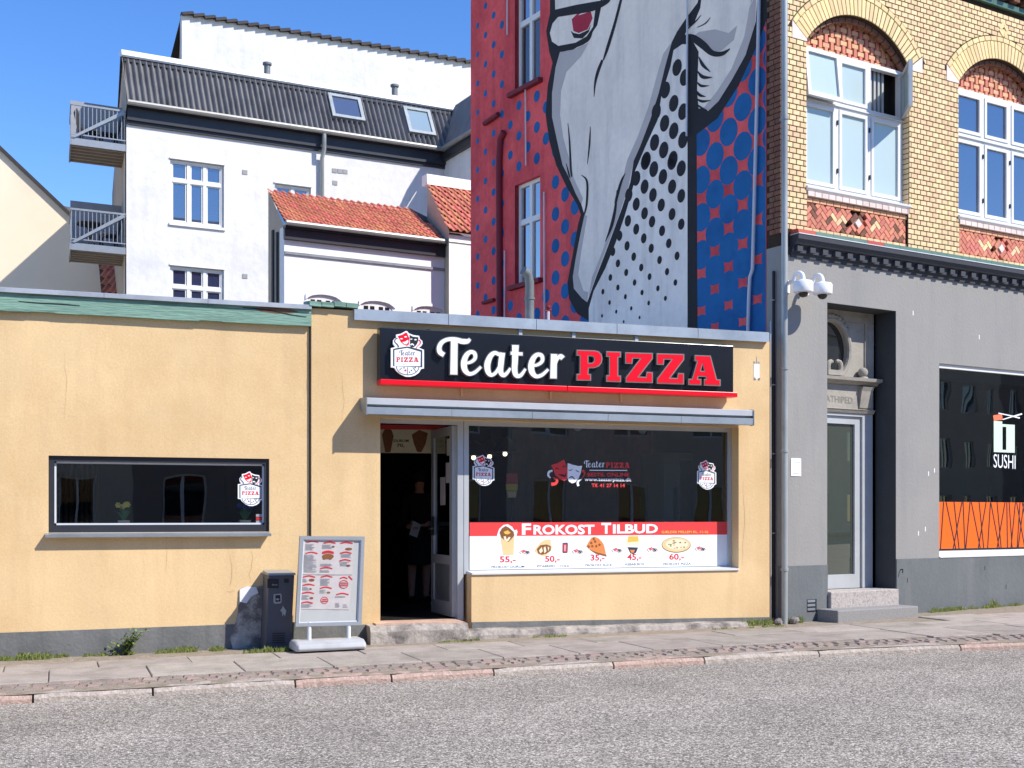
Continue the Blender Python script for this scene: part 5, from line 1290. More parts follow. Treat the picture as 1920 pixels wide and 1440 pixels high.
        sm2 = MB().box(-w_, 0, -.05, 0, za, za + f_).box(-w_, 0, -.05, 0, zb2 - f_, zb2).box(-w_, -w_ + f_, -.05, 0, za + f_, zb2 - f_).box(-f_, 0, -.05, 0, za + f_, zb2 - f_)
        gp = MB().quad((-w_ + f_, -.025, za + f_), (-f_, -.025, za + f_), (-f_, -.025, zb2 - f_), (-w_ + f_, -.025, zb2 - f_))
        an = R(50)
        for mb_, nm, mt in ((sm2, 'open_sash', 'frame_alu'), (gp, 'pane', 'glass_pale')):
            mb_.v = [(b + q[0] * math.cos(an) - q[1] * math.sin(an), d0 + q[0] * math.sin(an) + q[1] * math.cos(an), q[2]) for q in mb_.v]
            mb_.build(nm, mt, wob)
        bl = MB()
        for k in range(5): bl.box(a + .02 + k * .075, a + .02 + k * .075 + .035, d0 + .1, d0 + .13, za, zb2)
        bl.build('vertical_blind', 'frame_alu', wob)
        ins = MB().box(a - .02, a + .005, d0 + .082, d0 + .28, za - .05, zb2 + .05).build('inner_reveal', 'frame_white', wob)
    # inner jamb bricks on the right of the opening
    z = wzb; rr = 0; jb_ = MB()
    while z < zsp - 0.02:
        jb_.box(wo1 + o - 0.005, wo1 + o + .002, 0.004 + (0 if rr % 2 else .0), WD - .004, z + GAP / 2, z + BH - GAP / 2); z += BH; rr += 1
    jb_.build('jamb_bricks', 'brick_yellow', brk, kind='stuff')
# star ornament of four bricks above the second arch
cxs, czs = BA(1881, 57)
for q in range(4):
    an = R(45 + 90 * q)
    brick_shape(MB(), rot_poly(cxs + .06 * math.cos(an), czs + .06 * math.sin(an), an + R(90), .115, .055), -0.016, 0).build('ornament_brick', 'brick_voussoir', brk)
# top cornice
gs = 2.4
while gs < sE:
    MB().box(gs + .002, gs + .298, -.06, 0, ZTOP, ZTOP + .075).build('glazed_tile', 'green_glaze', brk); gs += .3
k = 2.4; dm2 = mesh_only(MB().box(-.06, .06, -.12, .0, -.033, .033), 'cornice_brick', 'brick_brown')
for rw in range(4):
    k = 2.4 + (rw % 2) * .12
    while k < sE - .1:
        piece('cornice_brick', dm2, brk, (k, -0.01 - .03 * rw, ZTOP + .13 + rw * .085)); k += .24
MB().extrude_s([(0, ZTOP + .5), (-.25, ZTOP + .5), (-.3, ZTOP + .62), (0, ZTOP + .62)], 0, sE).build('eaves', 'dark_paint', brk)
# ------------------------------------------------------------------ corner downpipe, cables
pipe = thing('downpipe', 'grey metal rain pipe running down the corner of the brick building', 'pipe', FB, (BS(1471, -.07), -.07, zp(8)))
ps = BS(1471, -.075); r_ = .038
MB().tube([(ps, -.075, HB), (ps, -.075, ZC1), (ps, -.075, zp(8) - .02)], r_, 16).build('pipe_run', 'downpipe', pipe)
for y in (220, 690, 845, 1068):
    z_ = BZ(1471, y, -.1); MB().lathe((ps, -.075, z_), [(r_ + .001, -.02), (r_ + .008, -.018), (r_ + .008, .018), (r_ + .001, .02)], 16).build('pipe_collar', 'downpipe', pipe)
    MB().box(ps - .01, ps + .01, -.04, 0, z_ - .012, z_ + .012).build('wall_clip', 'grey_metal', pipe)
cab = thing('cable_conduit', 'thin black cable conduit beside the rain pipe at the yellow wall', 'conduit', FB, (BS(1456, -.03), -.03, zp(8)))
c0 = FB.loc(FM.world(.1, .03, 0))
MB().tube([(c0[0], c0[1], BZ(1456, 505)), (c0[0], c0[1], zp(8) - .02)], .018, 8).build('conduit_run', 'cable_black', cab)
MB().tube([(c0[0] - .05, c0[1], BZ(1456, 600)), (c0[0] - .045, c0[1], zp(8) - .02)], .007, 6).build('light_cable', 'pipe_light', cab)
for y in (560, 720, 850, 1000): MB().box(c0[0] - .025, c0[0] + .025, c0[1] - .02, c0[1] + .03, BZ(1456, y) - .008, BZ(1456, y) + .008).build('wall_clip', 'grey_metal', cab)
for q in range(9):
    x_, y_ = ((1752, 882), (1741, 888), (1712, 587), (1836, 632), (1722, 1000), (1735, 992), (1845, 1065), (1885, 1100), (1700, 1088))[q]
    a_, z_ = BA(x_, y_); dk = q > 5; d_ = -.0135 if y_ > 1048 else -.0015
    MB().box(a_ - .008, a_ + .008, d_, d_ + .001, z_ - .03, z_ + .03).build('scuff', 'dark_paint' if dk else 'white_smooth', brk)
hk = BA(1687, 1068); MB().tube([(hk[0], -.012, hk[1]), (hk[0], -.05, hk[1] + .005), (hk[0] - .01, -.055, hk[1] - .04)], .008, 6).build('wall_hook', 'cable_black', brk)
# ------------------------------------------------------------------ two dome cameras
def cctv(x, y, label):
    p = .30; s_, z_ = BA(x, y, -p)
    t_ = thing('security_camera', label, 'security camera', FB, (s_, -p, z_), 'dome cameras on the grey wall')
    MB().lathe((s_, -p, z_), [(.055, -.075), (.112, -.07), (.118, -.06), (.118, .045), (.105, .062), (.06, .072), (.03, .085)], 24).build('housing', 'camera_white', t_)
    MB().ball((s_, -p, z_ - .07), .062, nu=16, nv=10).build('dome', 'camera_dome', t_)
    pts = [(s_, -p, z_ + .08)]
    for a in range(0, 181, 22): pts.append((s_ - .0, -p + .08 - .08 * math.cos(R(a)), z_ + .1 + .075 * math.sin(R(a))))
    pts.append((s_ - .0, -.0, z_ + .06))
    MB().tube(pts, .026, 10).build('arm', 'camera_white', t_)
    MB().box(s_ - .06, s_ + .06, -.02, -.0, z_ - .03, z_ + .12).build('wall_plate', 'camera_white', t_)
    return t_
cctv(1506, 537, 'white dome camera on a curved arm, the one nearer the rain pipe')
cctv(1542, 541, 'white dome camera on a curved arm, the one nearer the doorway')
pq = thing('wall_notice', 'small white notice plate on the grey wall beside the rain pipe', 'notice', FB, (BS(1493), 0, BZ(1493, 892)))
a, zt_ = BA(1483, 859, -.006); b, zb_ = BA(1502, 893, -.006)
MB().box(a, b, -.008, 0, zb_, zt_).build('plate', 'print_white', pq, bevel=.001)
t = MB(); t.box(a + .02, b - .02, -.0086, -.0082, zt_ - .05, zt_ - .042).box(a + .03, b - .03, -.0086, -.0082, zb_ + .025, zb_ + .033); t.build('small_print', 'print_grey', pq)
# ------------------------------------------------------------------ rest of the brick building's body
W0 = FM.s(883)                                          # depth of the side wall
bo = MB(); 
bo.box(0.36, sE, W0 - .3, W0, -.4, HB).box(sE - .3, sE, .36, W0 - .3, -.4, HB)
bo.build('rear_wall', 'mural_red', brk)
MB().hexa([(-.1, -.3, HB), (sE + .1, -.3, HB), (sE + .1, W0 + .1, HB), (-.1, W0 + .1, HB), (-.1, W0 * .45, HB + 2.2), (sE + .1, W0 * .45, HB + 2.2), (sE + .1, W0 * .55, HB + 2.2), (-.1, W0 * .55, HB + 2.2)]).build('roof', 'tile_dark', brk)
# ------------------------------------------------------------------ painted side wall of the brick building
def toB(mb): mb.v = [(-q[1], q[0], q[2]) for q in mb.v]; return mb
MA = FM.at
M0 = .003
def mwin(x0, x1, yt, yb):
    a, zt_ = MA(x1, yt, M0); b, zb_ = MA(x0, yb, M0)
    return a, b, zb_, zt_
# windows: near edge, far edge from the picture
def mrect(xn, xf, ytn, ybn):                             # near (right) x, far (left) x, top and bottom at the near edge
    a, zt_ = MA(xn, ytn); b, _ = MA(xf, ytn); _, zb_ = MA(xn, ybn)
    return a, b, zb_, zt_
MW = [mrect(1013, 966, -60, 148), mrect(1013, 966, 328, 522)]
mh = [[(a, z0), (b, z0), (b, z1), (a, z1)] for a, b, z0, z1 in MW]
mwall = toB(MB().prism([(.255, -.4), (W0, -.4), (W0, HB), (.255, HB)], M0, -.36, holes=mh)).build('side_wall', 'mural_red', brk)
for a, b, z0, z1 in MW:
    d = -.07; f_ = .055; mb = MB()
    mb.box(a, b, d - .06, d, z0, z0 + f_).box(a, b, d - .06, d, z1 - f_, z1).box(a, a + f_, d - .06, d, z0 + f_, z1 - f_).box(b - f_, b, d - .06, d, z0 + f_, z1 - f_)
    zm_ = z0 + (z1 - z0) * .62; c_ = (a + b) / 2
    mb.box(a + f_, b - f_, d - .06, d + .005, zm_ - .045, zm_ + .045).box(c_ - .04, c_ + .04, d - .06, d + .005, z0 + f_, zm_ - .045).box(c_ - .04, c_ + .04, d - .06, d + .005, zm_ + .045, z1 - f_)
    wo_ = toB(mb).build('window', 'frame_white', brk)
    for (q0, q1) in ((a + f_, c_ - .04), (c_ + .04, b - f_)):
        for (w0, w1) in ((z0 + f_, zm_ - .045), (zm_ + .045, z1 - f_)):
            toB(MB().quad((q0, d - .03, w0), (q1, d - .03, w0), (q1, d - .03, w1), (q0, d - .03, w1))).build('pane', 'glass_mural', wo_)
    toB(MB().box(a - .08, b + .12, -.05, .09, z0 - .07, z0 - .002)).build('window_sill', 'maroon_paint', wo_)
    toB(MB().box(b - .0, b + .004, -.07, M0 + .001, z0, z1)).build('reveal', 'maroon_paint', wo_)
def mp(name, m, polys, lay, par=None):
    d = M0 + .0012 * lay
    for p in polys: toB(MB().prism([MA(x, y, d) for x, y in p], d)).build(name, m, mwall)
def mrib(name, m, strokes, lay):
    mb = MB(); d = M0 + .0012 * lay
    for k, st in enumerate(strokes): toB(MB().ribbon(lambda x, y: MA(x, y, d), st, d + .00005 * k, None, step=0.0)).build(name, m, mwall)
# halftone of blue dots
mb = MB(); d = M0 + .0012; cs = .262; vp_ = .49
i = 0
zlo = BZ(1443, 640) - .4
win_boxes = [(a - .1, b + .14, z0 - .1, z1 + .03) for a, b, z0, z1 in MW]
def t_of(sm): w = FM.world(sm, 0, 0); return Vector((w.x, w.y)).dot(FWD)
sm = .15
col_i = 0
while sm < W0 - .05:
    t_ = t_of(sm); w = FM.world(sm, 0, 0); xx = 960 + F_PX * Vector((w.x, w.y)).dot(RGT) / t_
    z = zlo + (col_i % 2) * vp_ / 2
    while z < HB:
        k = max(0, min(1, (xx - 890) / 150)); k2 = max(0, min(1, (xx - 1040) / 280))
        zz = max(0, min(1, (z - 3.2) / 4.5))
        r_ = .068 + .05 * k + (.085 - .045 * zz) * k2 - (.02 * zz * (1 - k2))
        lo, hi = sm - r_, sm + r_
        ok = hi < W0 - .02 and hi > .3
        for a, b, z0, z1 in win_boxes:
            if hi > a and lo < b and z + r_ > z0 and z - r_ < z1: ok = False
        if ok:
            n = 16; ctr = [(max(.262, sm + r_ * math.cos(2 * math.pi * q / n)), z + r_ * 1.04 * math.sin(2 * math.pi * q / n)) for q in range(n)]
            o = len(mb.v); dd_ = d + .00001 * (i % 60); i += 1
            mb._add([(p[0], dd_, p[1]) for p in ctr], [tuple(range(n))])
        z += vp_
    sm += cs; col_i += 1
toB(mb).build('mural_dots', 'mural_blue', mwall, kind='stuff')
SIL = [(1032, -60), (1031, 25), (1024, 58), (1030, 98), (1036, 118), (1027, 160), (1023, 215), (1030, 265), (1043, 310), (1062, 350), (1083, 385), (1089, 402), (1084, 420), (1075, 470), (1064, 530), (1067, 560), (1082, 588), (1103, 601), (1104, 660), (1308, 660), (1306, 252), (1345, 222), (1385, 160), (1415, 95), (1440, 30), (1447, -60)]
mp('mural_outline', 'mural_black', [SIL], 2)
PALM = [(1135, -60), (1320, -60), (1308, 5), (1285, 36), (1269, 60), (1260, 78), (1247, 125), (1235, 175), (1219, 225), (1200, 275), (1188, 302), (1182, 341), (1166, 391), (1150, 434), (1135, 475), (1119, 516), (1107, 550), (1101, 567), (1091, 559), (1076, 541), (1074, 519), (1079, 487), (1088, 441), (1096, 403), (1090, 383), (1079, 362), (1066, 331), (1055, 310), (1047, 275), (1035, 219), (1035, 175), (1042, 125), (1050, 97), (1075, 93), (1100, 77), (1120, 47), (1128, 10)]
mp('mural_hand', 'mural_light', [PALM], 3)
mp('mural_finger', 'mural_light', [[(1040, -60), (1041, 18), (1080, 9), (1126, 1), (1129, -60)], [(1047, 31), (1036, 44), (1031, 62), (1035, 78), (1047, 86), (1079, 80), (1100, 68), (1112, 50), (1116, 19), (1079, 23)]], 3)
mp('mural_thumb', 'mural_light', [[(1322, -60), (1424, -60), (1417, 40), (1398, 103), (1372, 150), (1347, 190), (1328, 208), (1310, 203), (1307, 170), (1310, 97), (1296, 72), (1284, 66), (1290, 50), (1302, 42), (1313, 15)]], 3)
mp('mural_shade', 'mural_mid', [[(1050, 97), (1042, 125), (1035, 175), (1035, 219), (1047, 275), (1055, 310), (1066, 331), (1079, 362), (1090, 383), (1093, 372), (1076, 335), (1068, 300), (1056, 258), (1050, 215), (1052, 170), (1062, 135), (1090, 105), (1104, 80), (1075, 93)],
    [(1260, 78), (1247, 125), (1235, 175), (1219, 225), (1200, 275), (1188, 302), (1178, 350), (1160, 405), (1135, 470), (1119, 512), (1104, 556), (1110, 520), (1130, 470), (1150, 410), (1164, 350), (1176, 300), (1196, 255), (1216, 200), (1232, 140), (1244, 100)],
    [(1398, 103), (1372, 150), (1347, 190), (1328, 208), (1318, 204), (1345, 170), (1372, 128), (1395, 70), (1412, -20), (1418, -20), (1416, 40)],
    [(1296, 72), (1310, 60), (1340, 55), (1366, 62), (1382, 48), (1376, 75), (1352, 95), (1326, 100), (1310, 86)],
    [(1074, 519), (1079, 487), (1096, 403), (1101, 405), (1090, 470), (1084, 515), (1094, 545), (1103, 548), (1101, 567), (1091, 559), (1076, 541)]], 4)
mp('mural_nail', 'mural_nail', [[(1072, 36), (1085, 23), (1107, 19), (1111, 34), (1102, 55), (1085, 62), (1075, 58)]], 5)
mp('mural_line', 'mural_black', [[(1070, 58), (1076, 62), (1086, 64), (1103, 56), (1108, 45), (1104, 60), (1092, 72), (1076, 71)]], 5)
q4 = lambda pts: [(860 + x / 3.2, y / 3.2, w / 3.2) for x, y, w in pts]
q5 = lambda pts: [(860 + x / 3.2, 300 + y / 3.2, w / 3.2) for x, y, w in pts]
mrib('mural_line', 'mural_black', [q4([(978, -20, 14), (940, 130, 16), (895, 280, 18), (868, 360, 8)]), q4([(862, 360, 14), (835, 430, 18), (818, 500, 12), (812, 580, 3)]), q4([(655, 740, 3), (665, 850, 9), (672, 1000, 12), (678, 1060, 8)]),
    q4([(790, 760, 3), (785, 860, 10), (772, 985, 3)]), q5([(950, 180, 4), (938, 300, 16), (915, 400, 18), (880, 490, 3)]), q5([(1000, 80, 3), (975, 130, 14), (945, 240, 16), (940, 290, 5)]), q5([(735, 90, 3), (770, 130, 12), (768, 260, 12), (752, 330, 8)]), q5([(645, 20, 3), (660, 80, 10), (668, 110, 4)]),
    q4([(560, 265, 4), (600, 300, 22), (690, 280, 20), (770, 240, 22), (800, 190, 8)]), q4([(575, 95, 20), (700, 70, 30), (800, 50, 34), (880, 10, 34), (910, -20, 20)]),
    q4([(1350, 215, 10), (1400, 225, 40), (1460, 265, 46), (1520, 318, 34), (1580, 322, 26), (1628, 292, 4)]),
    q4([(1440, 340, 4), (1465, 390, 20), (1510, 432, 3)]), q4([(1432, 425, 4), (1465, 462, 22), (1522, 464, 3)]), q4([(1428, 490, 4), (1455, 515, 16), (1502, 514, 3)]), q4([(1424, 540, 4), (1445, 570, 18), (1482, 580, 3)]), q4([(1424, 590, 4), (1460, 608, 16), (1512, 602, 3)]), q4([(1430, 625, 4), (1460, 650, 14), (1492, 662, 3)]),
    q4([(1455, 90, 3), (1420, 130, 8), (1370, 175, 10), (1340, 210, 14)]), q4([(1510, 105, 3), (1480, 140, 7), (1430, 165, 3)])], 6)
mrib('mural_highlight', 'mural_white', [q5([(740, 620, 4), (750, 680, 10), (770, 725, 4)]), q5([(735, 650, 3), (745, 700, 6), (765, 735, 3)]), q4([(720, 90, 3), (750, 78, 8), (795, 66, 6), (803, 90, 3)]), q4([(1690, 60, 4), (1720, 90, 10), (1745, 40, 6), (1770, -10, 3)])], 6)
SLV = [(1279, 83), (1263, 94), (1257, 125), (1240, 181), (1233, 225), (1210, 275), (1191, 320), (1188, 347), (1172, 403), (1154, 456), (1135, 503), (1113, 546), (1104, 578), (1104, 660), (1289, 660), (1289, 83)]
mp('mural_sleeve', 'mural_white', [SLV], 3)
c4 = [(1310, 405), (1240, 540), (1290, 620), (1345, 670), (1185, 670), (1235, 740), (1290, 785), (1345, 840), (1175, 855), (1230, 900), (1285, 955), (1125, 960), (1355, 465)]
c5 = [(1065, 110), (1120, 10), (1170, 55), (1225, 100), (1280, 160), (1335, 50), (1335, 215), (1115, 160), (1165, 210), (1215, 270), (1280, 325), (1335, 385), (1065, 265), (1115, 320), (1160, 370), (1220, 425), (1015, 365), (1065, 415), (1110, 470), (1155, 530), (1260, 500), (1310, 575), (1010, 515), (1050, 580), (1095, 645), (1145, 700), (1205, 600), (1250, 670), (965, 455), (955, 620), (1005, 675), (1055, 735), (1100, 795), (1195, 770), (1300, 735), (910, 705), (955, 765), (1000, 820), (1035, 890), (1140, 858), (865, 790), (905, 855), (945, 910), (860, 935), (990, 970), (1085, 945), (1240, 830), (925, 550), (865, 645), (1020, 210), (1280, 10)]
mb = MB(); d = M0 + .0012 * 5
for (x, y) in [(860 + a / 3.2, b / 3.2) for a, b in c4] + [(860 + a / 3.2, 300 + b / 3.2) for a, b in c5]:
    rv = 15.5 if y < 300 else (15.5 - (y - 300) / 290 * 12.0)
    s_, z_ = MA(x, y, d); t_ = t_of(s_); r_ = rv * t_ / F_PX
    toB(MB()._add([(s_ + r_ * .9 * math.cos(2 * math.pi * q / 16), d, z_ + r_ * math.sin(2 * math.pi * q / 16)) for q in range(16)], [tuple(range(16))])).build('mural_spot', 'mural_black', mwall)
# pipes on the painted wall
def mpipe(name, m, pts, r_, parent=mwall):
    P = []
    for x, y in pts: s_, z_ = MA(x, y, M0 + .04); P.append((s_, M0 + .04, z_))
    return toB(MB().tube(P, r_, 10)).build(name, m, parent)
mpipe('wall_pipe', 'maroon_paint', [(945, 247), (938, 262), (936, 300), (937, 620)], .055)
mpipe('wall_pipe', 'pipe_light', [(1424, -40), (1419, 200), (1411, 505), (1406, 520), (1404, 560), (1402, 640)], .022)
mpipe('wall_cable', 'pipe_light', [(1289, -40), (1287.5, 255)], .014)
mpipe('wall_cable', 'pipe_light', [(946, 470), (946, 620)], .012)
mpipe('wall_cable', 'pipe_light', [(1020, 360), (1021, 600)], .014)
mpipe('wall_cable', 'pipe_light', [(985, 165), (986, 310)], .012)
mpipe('wall_cable', 'pipe_light', [(951, -30), (951, 65)], .012)
mpipe('wall_bracket', 'maroon_paint', [(908, 232), (934, 214)], .04)
mpipe('wall_bracket', 'maroon_paint', [(905, 568), (926, 562)], .03)
# vent pipe on the shop roof before the painted wall
vd = 1.6; vs_, vz_ = FP.at(993, 600, vd)
vp = thing('vent_pipe', 'dark grey bent vent pipe rising from the shop roof before the mural', 'pipe', FP, (vs_, vd, z_cop_b - .15))
zt_ = FP.z(993, 512, vd)
MB().tube([(vs_, vd, z_cop_b - .2), (vs_, vd, zt_ - .12), (vs_ - .03, vd - .02, zt_ - .02), (vs_ - .1, vd - .04, zt_ + .02)], .058, 14).build('pipe_run', 'pipe_grey', vp)
MB().lathe((vs_, vd, FP.z(993, 560, vd)), [(.059, -.015), (.068, -.013), (.068, .013), (.059, .015)], 14).build('pipe_collar', 'pipe_grey', vp)
tp = thing('roof_tap', 'small red and white tap fitting above the zinc coping', 'tap', FP, (FP.s(1028, 1.0), 1.0, z_cop_b - .15))
ts, tz = FP.at(1028, 584, 1.0)
MB().tube([(ts, 1.0, z_cop_b - .2), (ts, 1.0, tz)], .018, 8).build('riser', 'pipe_light', tp)
MB().tube([(ts - .04, 1.0, tz), (ts + .04, 1.0, tz + .02)], .014, 8).ball((ts, 1.0, tz + .05), .03).build('tap_handle', 'maroon_paint', tp)
# ------------------------------------------------------------------ houses behind
def simple_window(fr, par, s0, s1, z0, z1, d, cols=3, split=.68, gm='glass_sky', arch_h=0.0, fm='frame_white', back=True):
    f_ = .06; mb = MB()
    mb.box(s0, s1, d, d + .08, z0, z0 + f_).box(s0, s1, d, d + .08, z1 - f_, z1).box(s0, s0 + f_, d, d + .08, z0 + f_, z1 - f_).box(s1 - f_, s1, d, d + .08, z0 + f_, z1 - f_)
    zm = z0 + (z1 - z0) * split; cw = (s1 - s0 - 2 * f_) / cols
    mb.box(s0 + f_, s1 - f_, d - .01, d + .08, zm - .05, zm + .05)
    for k in range(1, cols):
        c = s0 + f_ + cw * k
        mb.box(c - .045, c + .045, d - .005, d + .08, z0 + f_, zm - .05).box(c - .045, c + .045, d - .005, d + .08, zm + .05, z1 - f_)
    w = mb.build('window', fm, par)
    for k in range(cols):
        a = s0 + f_ + cw * k + (.055 if k else .03); b = s0 + f_ + cw * (k + 1) - (.055 if k < cols - 1 else .03)
        for za, zb in ((z0 + f_ + .03, zm - .07), (zm + .07, z1 - f_ - .03)):
            e = .0
            MB().quad((a, d + .05, za), (b, d + .05, za), (b, d + .05, zb), (a, d + .05, zb)).build('pane', gm, w)
    fr2 = MB()
    for k in range(cols):
        a = s0 + f_ + cw * k + (.055 if k else .0); b = s0 + f_ + cw * (k + 1) - (.055 if k < cols - 1 else .0)
        for za, zb in ((z0 + f_, zm - .05), (zm + .05, z1 - f_)):
            fr2.box(a, b, d + .02, d + .06, za, za + .03).box(a, b, d + .02, d + .06, zb - .03, zb).box(a, a + .03, d + .02, d + .06, za + .03, zb - .03).box(b - .03, b, d + .02, d + .06, za + .03, zb - .03)
    fr2.build('sash', fm, w)
    return w
# ---- white house
wh = thing('white_house', 'tall white house with a grey corrugated mansard and balconies on its left end', 'building', FWH, (4, 0, 0))
hS, hZ, hA = FWH.s, FWH.z, FWH.at
w_e = hS(905); zcb = hZ(237, 226); zct = hZ(237, 201); zgu = hZ(237, 196)
rec = ray(88, HOR); rv = Vector((rec.x, rec.y)).normalized()          # direction of the left end wall
DEP = 7.0
ev = Vector((FWH.e.dot(rv), FWH.n.dot(rv))); ev = ev * (DEP / ev.y)   # (ds, dd) over the depth
def wrect(x0, x1, y0, y1):
    a, z1_ = hA(x0, y0); b, _ = hA(x1, y0); _, z0_ = hA(x0, y1); return a, b, z0_, z1_
WR = [wrect(319, 420, 297, 417), wrect(319, 420, 497, 617), wrect(515, 583, 343, 450)]
MB().prism([(0, -.5), (w_e, -.5), (w_e, zcb + .1), (0, zcb + .1)], 0, .35, holes=[[(a, z0), (b, z0), (b, z1), (a, z1)] for a, b, z0, z1 in WR]).build('front_wall', 'white_wall', wh)
for i_, (a, b, z0, z1) in enumerate(WR):
    w = simple_window(FWH, wh, a + .01, b - .01, z0 + .01, z1 - .01, .07, cols=3 if i_ < 2 else 2, gm='glass_sky')
    MB().box(a - .03, b + .03, -.05, .07, z0 - .07, z0).build('window_sill', 'white_smooth', w)
    MB().box(a - .02, b + .02, -.035, .0, z1, z1 + .04).build('window_head', 'white_smooth', w)
MB().box(.0, w_e, -.12, 0, zcb, zct - .02).build('cornice', 'frame_dark', wh)
MB().box(.0, w_e, -.06, 0, zcb - .1, zcb - .003).build('cornice', 'frame_dark', wh)
MB().box(-.02, w_e, -.26, -.0, zct - .02, zct).build('soffit', 'frame_dark', wh)
MB().tube([(-.03, -.3, zgu - .02), (w_e, -.3, zgu - .02)], .07, 8).build('gutter', 'gutter_zinc', wh)
# mansard: a wave of corrugated sheet
zr0, zr1 = zgu - .02, hZ(237, 104, .55); dr0, dr1 = -.2, .62
mb = MB(); pitch = .158; ns = 8; s = -.02; vs = []; fs = []
k = 0
while s < w_e:
    for q in range(ns):
        ss = s + pitch * q / ns; h = .058 * math.cos(2 * math.pi * q / ns)
        ln = math.hypot(zr1 - zr0, dr1 - dr0); nx, nz = -(zr1 - zr0) / ln, (dr1 - dr0) / ln
        for (tt, lap) in ((0, .012), (.44, .012), (.4401, 0.0), (1, 0.0)):
            vs.append((ss, dr0 + (dr1 - dr0) * tt + nx * (h + lap), zr0 + (zr1 - zr0) * tt + nz * (h + lap)))
    s += pitch
n4 = len(vs) // 4
for q in range(n4 - 1):
    for r_ in range(3): fs.append((q * 4 + r_, (q + 1) * 4 + r_, (q + 1) * 4 + r_ + 1, q * 4 + r_ + 1))
mb._add(vs, fs); mb.smooth = True
roofm = mb.build('mansard_roof', 'eternit', wh)
zrd = hZ(237, 96, .6)
MB().extrude_s([(dr1 - .12, zr1 - .06), (dr1 - .16, zr1 - .02), (dr1 - .1, zrd), (dr1 + .3, zrd + .02), (dr1 + .3, zrd - .05)], -.03, w_e).build('ridge_flashing', 'white_metal', roofm)
MB().box(-.03, w_e, dr1 - .1, dr1 - .05, zr1 - .16, zr1 - .07).build('ridge_board', 'frame_dark', roofm)
e2 = lambda d: ev.x * d / DEP
zbk = zrd - .36 * (DEP - dr1)
rf = MB()._add([(0, dr1 + .2, zrd), (w_e, dr1 + .2, zrd), (w_e, DEP, zbk), (ev.x, DEP, zbk)], [(0, 1, 2, 3)]); rf.build('rear_roof', 'tile_dark', wh)
MB()._add([(-.035, dr0 - .03, zr0), (e2(dr1) - .03, dr1, zrd + .06), (e2(DEP) - .03, DEP, zbk), (e2(DEP) - .03, DEP, -.5), (-.03, .0, -.5), (-.03, 0, zcb)], [(0, 1, 2, 3, 4, 5)]).build('end_wall', 'side_beige', wh)
# roof lights
def on_roof(x, y):                                        # picture point to the plane of the mansard
    r_ = ray(x, y); o = Vector((0, 0, CAM_Z))
    p0 = FWH.world(0, dr0, zr0); p1 = FWH.world(1, dr0, zr0); p2 = FWH.world(0, dr1, zr1)
    nn = (p1 - p0).cross(p2 - p0); t_ = nn.dot(p0 - o) / nn.dot(r_); return Vector(FWH.loc(o + r_ * t_))
nn_ = Vector((0, -(zr1 - zr0), dr1 - dr0)).normalized()
for quad_, gm in ((((612, 180), (672, 187), (684, 231), (623, 223)), 'glass_skylight'), (((753, 204), (805, 211), (814, 259), (766, 251)), 'glass_pale')):
    P = [on_roof(*q) for q in quad_]; c = sum(P, Vector()) / 4
    # square it up on the slope
    u = Vector((1, 0, 0)); v = Vector((0, dr1 - dr0, zr1 - zr0)).normalized()
    hw_ = ((P[1] - P[0]).dot(u) + (P[2] - P[3]).dot(u)) / 4; hv = ((P[0] - P[3]).dot(v) + (P[1] - P[2]).dot(v)) / 4
    def fl(a, b, h): return tuple(c + u * a + v * b + nn_ * h)
    def bar(mb, a0, a1, b0, b1, h0, h1): mb.hexa([fl(a0, b0, h0), fl(a1, b0, h0), fl(a1, b1, h0), fl(a0, b1, h0), fl(a0, b0, h1), fl(a1, b0, h1), fl(a1, b1, h1), fl(a0, b1, h1)])
    mb = MB(); f_ = .1
    bar(mb, -hw_, hw_, -hv, -hv + f_, 0, .12); bar(mb, -hw_, hw_, hv - f_, hv, 0, .12); bar(mb, -hw_, -hw_ + f_, -hv + f_, hv - f_, 0, .12); bar(mb, hw_ - f_, hw_, -hv + f_, hv - f_, 0, .12)
    ro = mb.build('roof_light', 'grey_metal', roofm)
    g_ = MB().quad(fl(-hw_ + f_, -hv + f_, .08), fl(hw_ - f_, -hv + f_, .08), fl(hw_ - f_, hv - f_, .08), fl(-hw_ + f_, hv - f_, .08)); g_.build('pane', gm, roofm)
# flues, vents, downpipe
for x, yb, yt in ((501, 140, 122), (740, 182, 163)):
    d = 1.6; s_, zz = FWH.at(x, yb, d); zt_ = FWH.z(x, yt, d)
    MB().tube([(s_, d, zz - .5), (s_, d, zt_)], .09, 10).build('flue', 'pipe_grey', wh); MB().tube([(s_, d, zt_), (s_, d, zt_ + .06)], .13, 10).build('flue_cap', 'pipe_grey', wh)
for x, y in ((459, 323), (459, 518), (627, 320), (637, 321), (647, 322), (628, 343)):
    s_, zz = hA(x, y); MB().box(s_ - .07, s_ + .07, -.015, 0, zz - .06, zz + .06).build('wall_vent', 'blind_grey', wh)
s_ = hS(604, -.1); MB().tube([(s_, -.28, zgu - .05), (s_, -.27, zcb - .1), (s_, -.1, zcb - .3), (s_, -.1, 2)], .06, 10).build('downpipe', 'downpipe', wh)
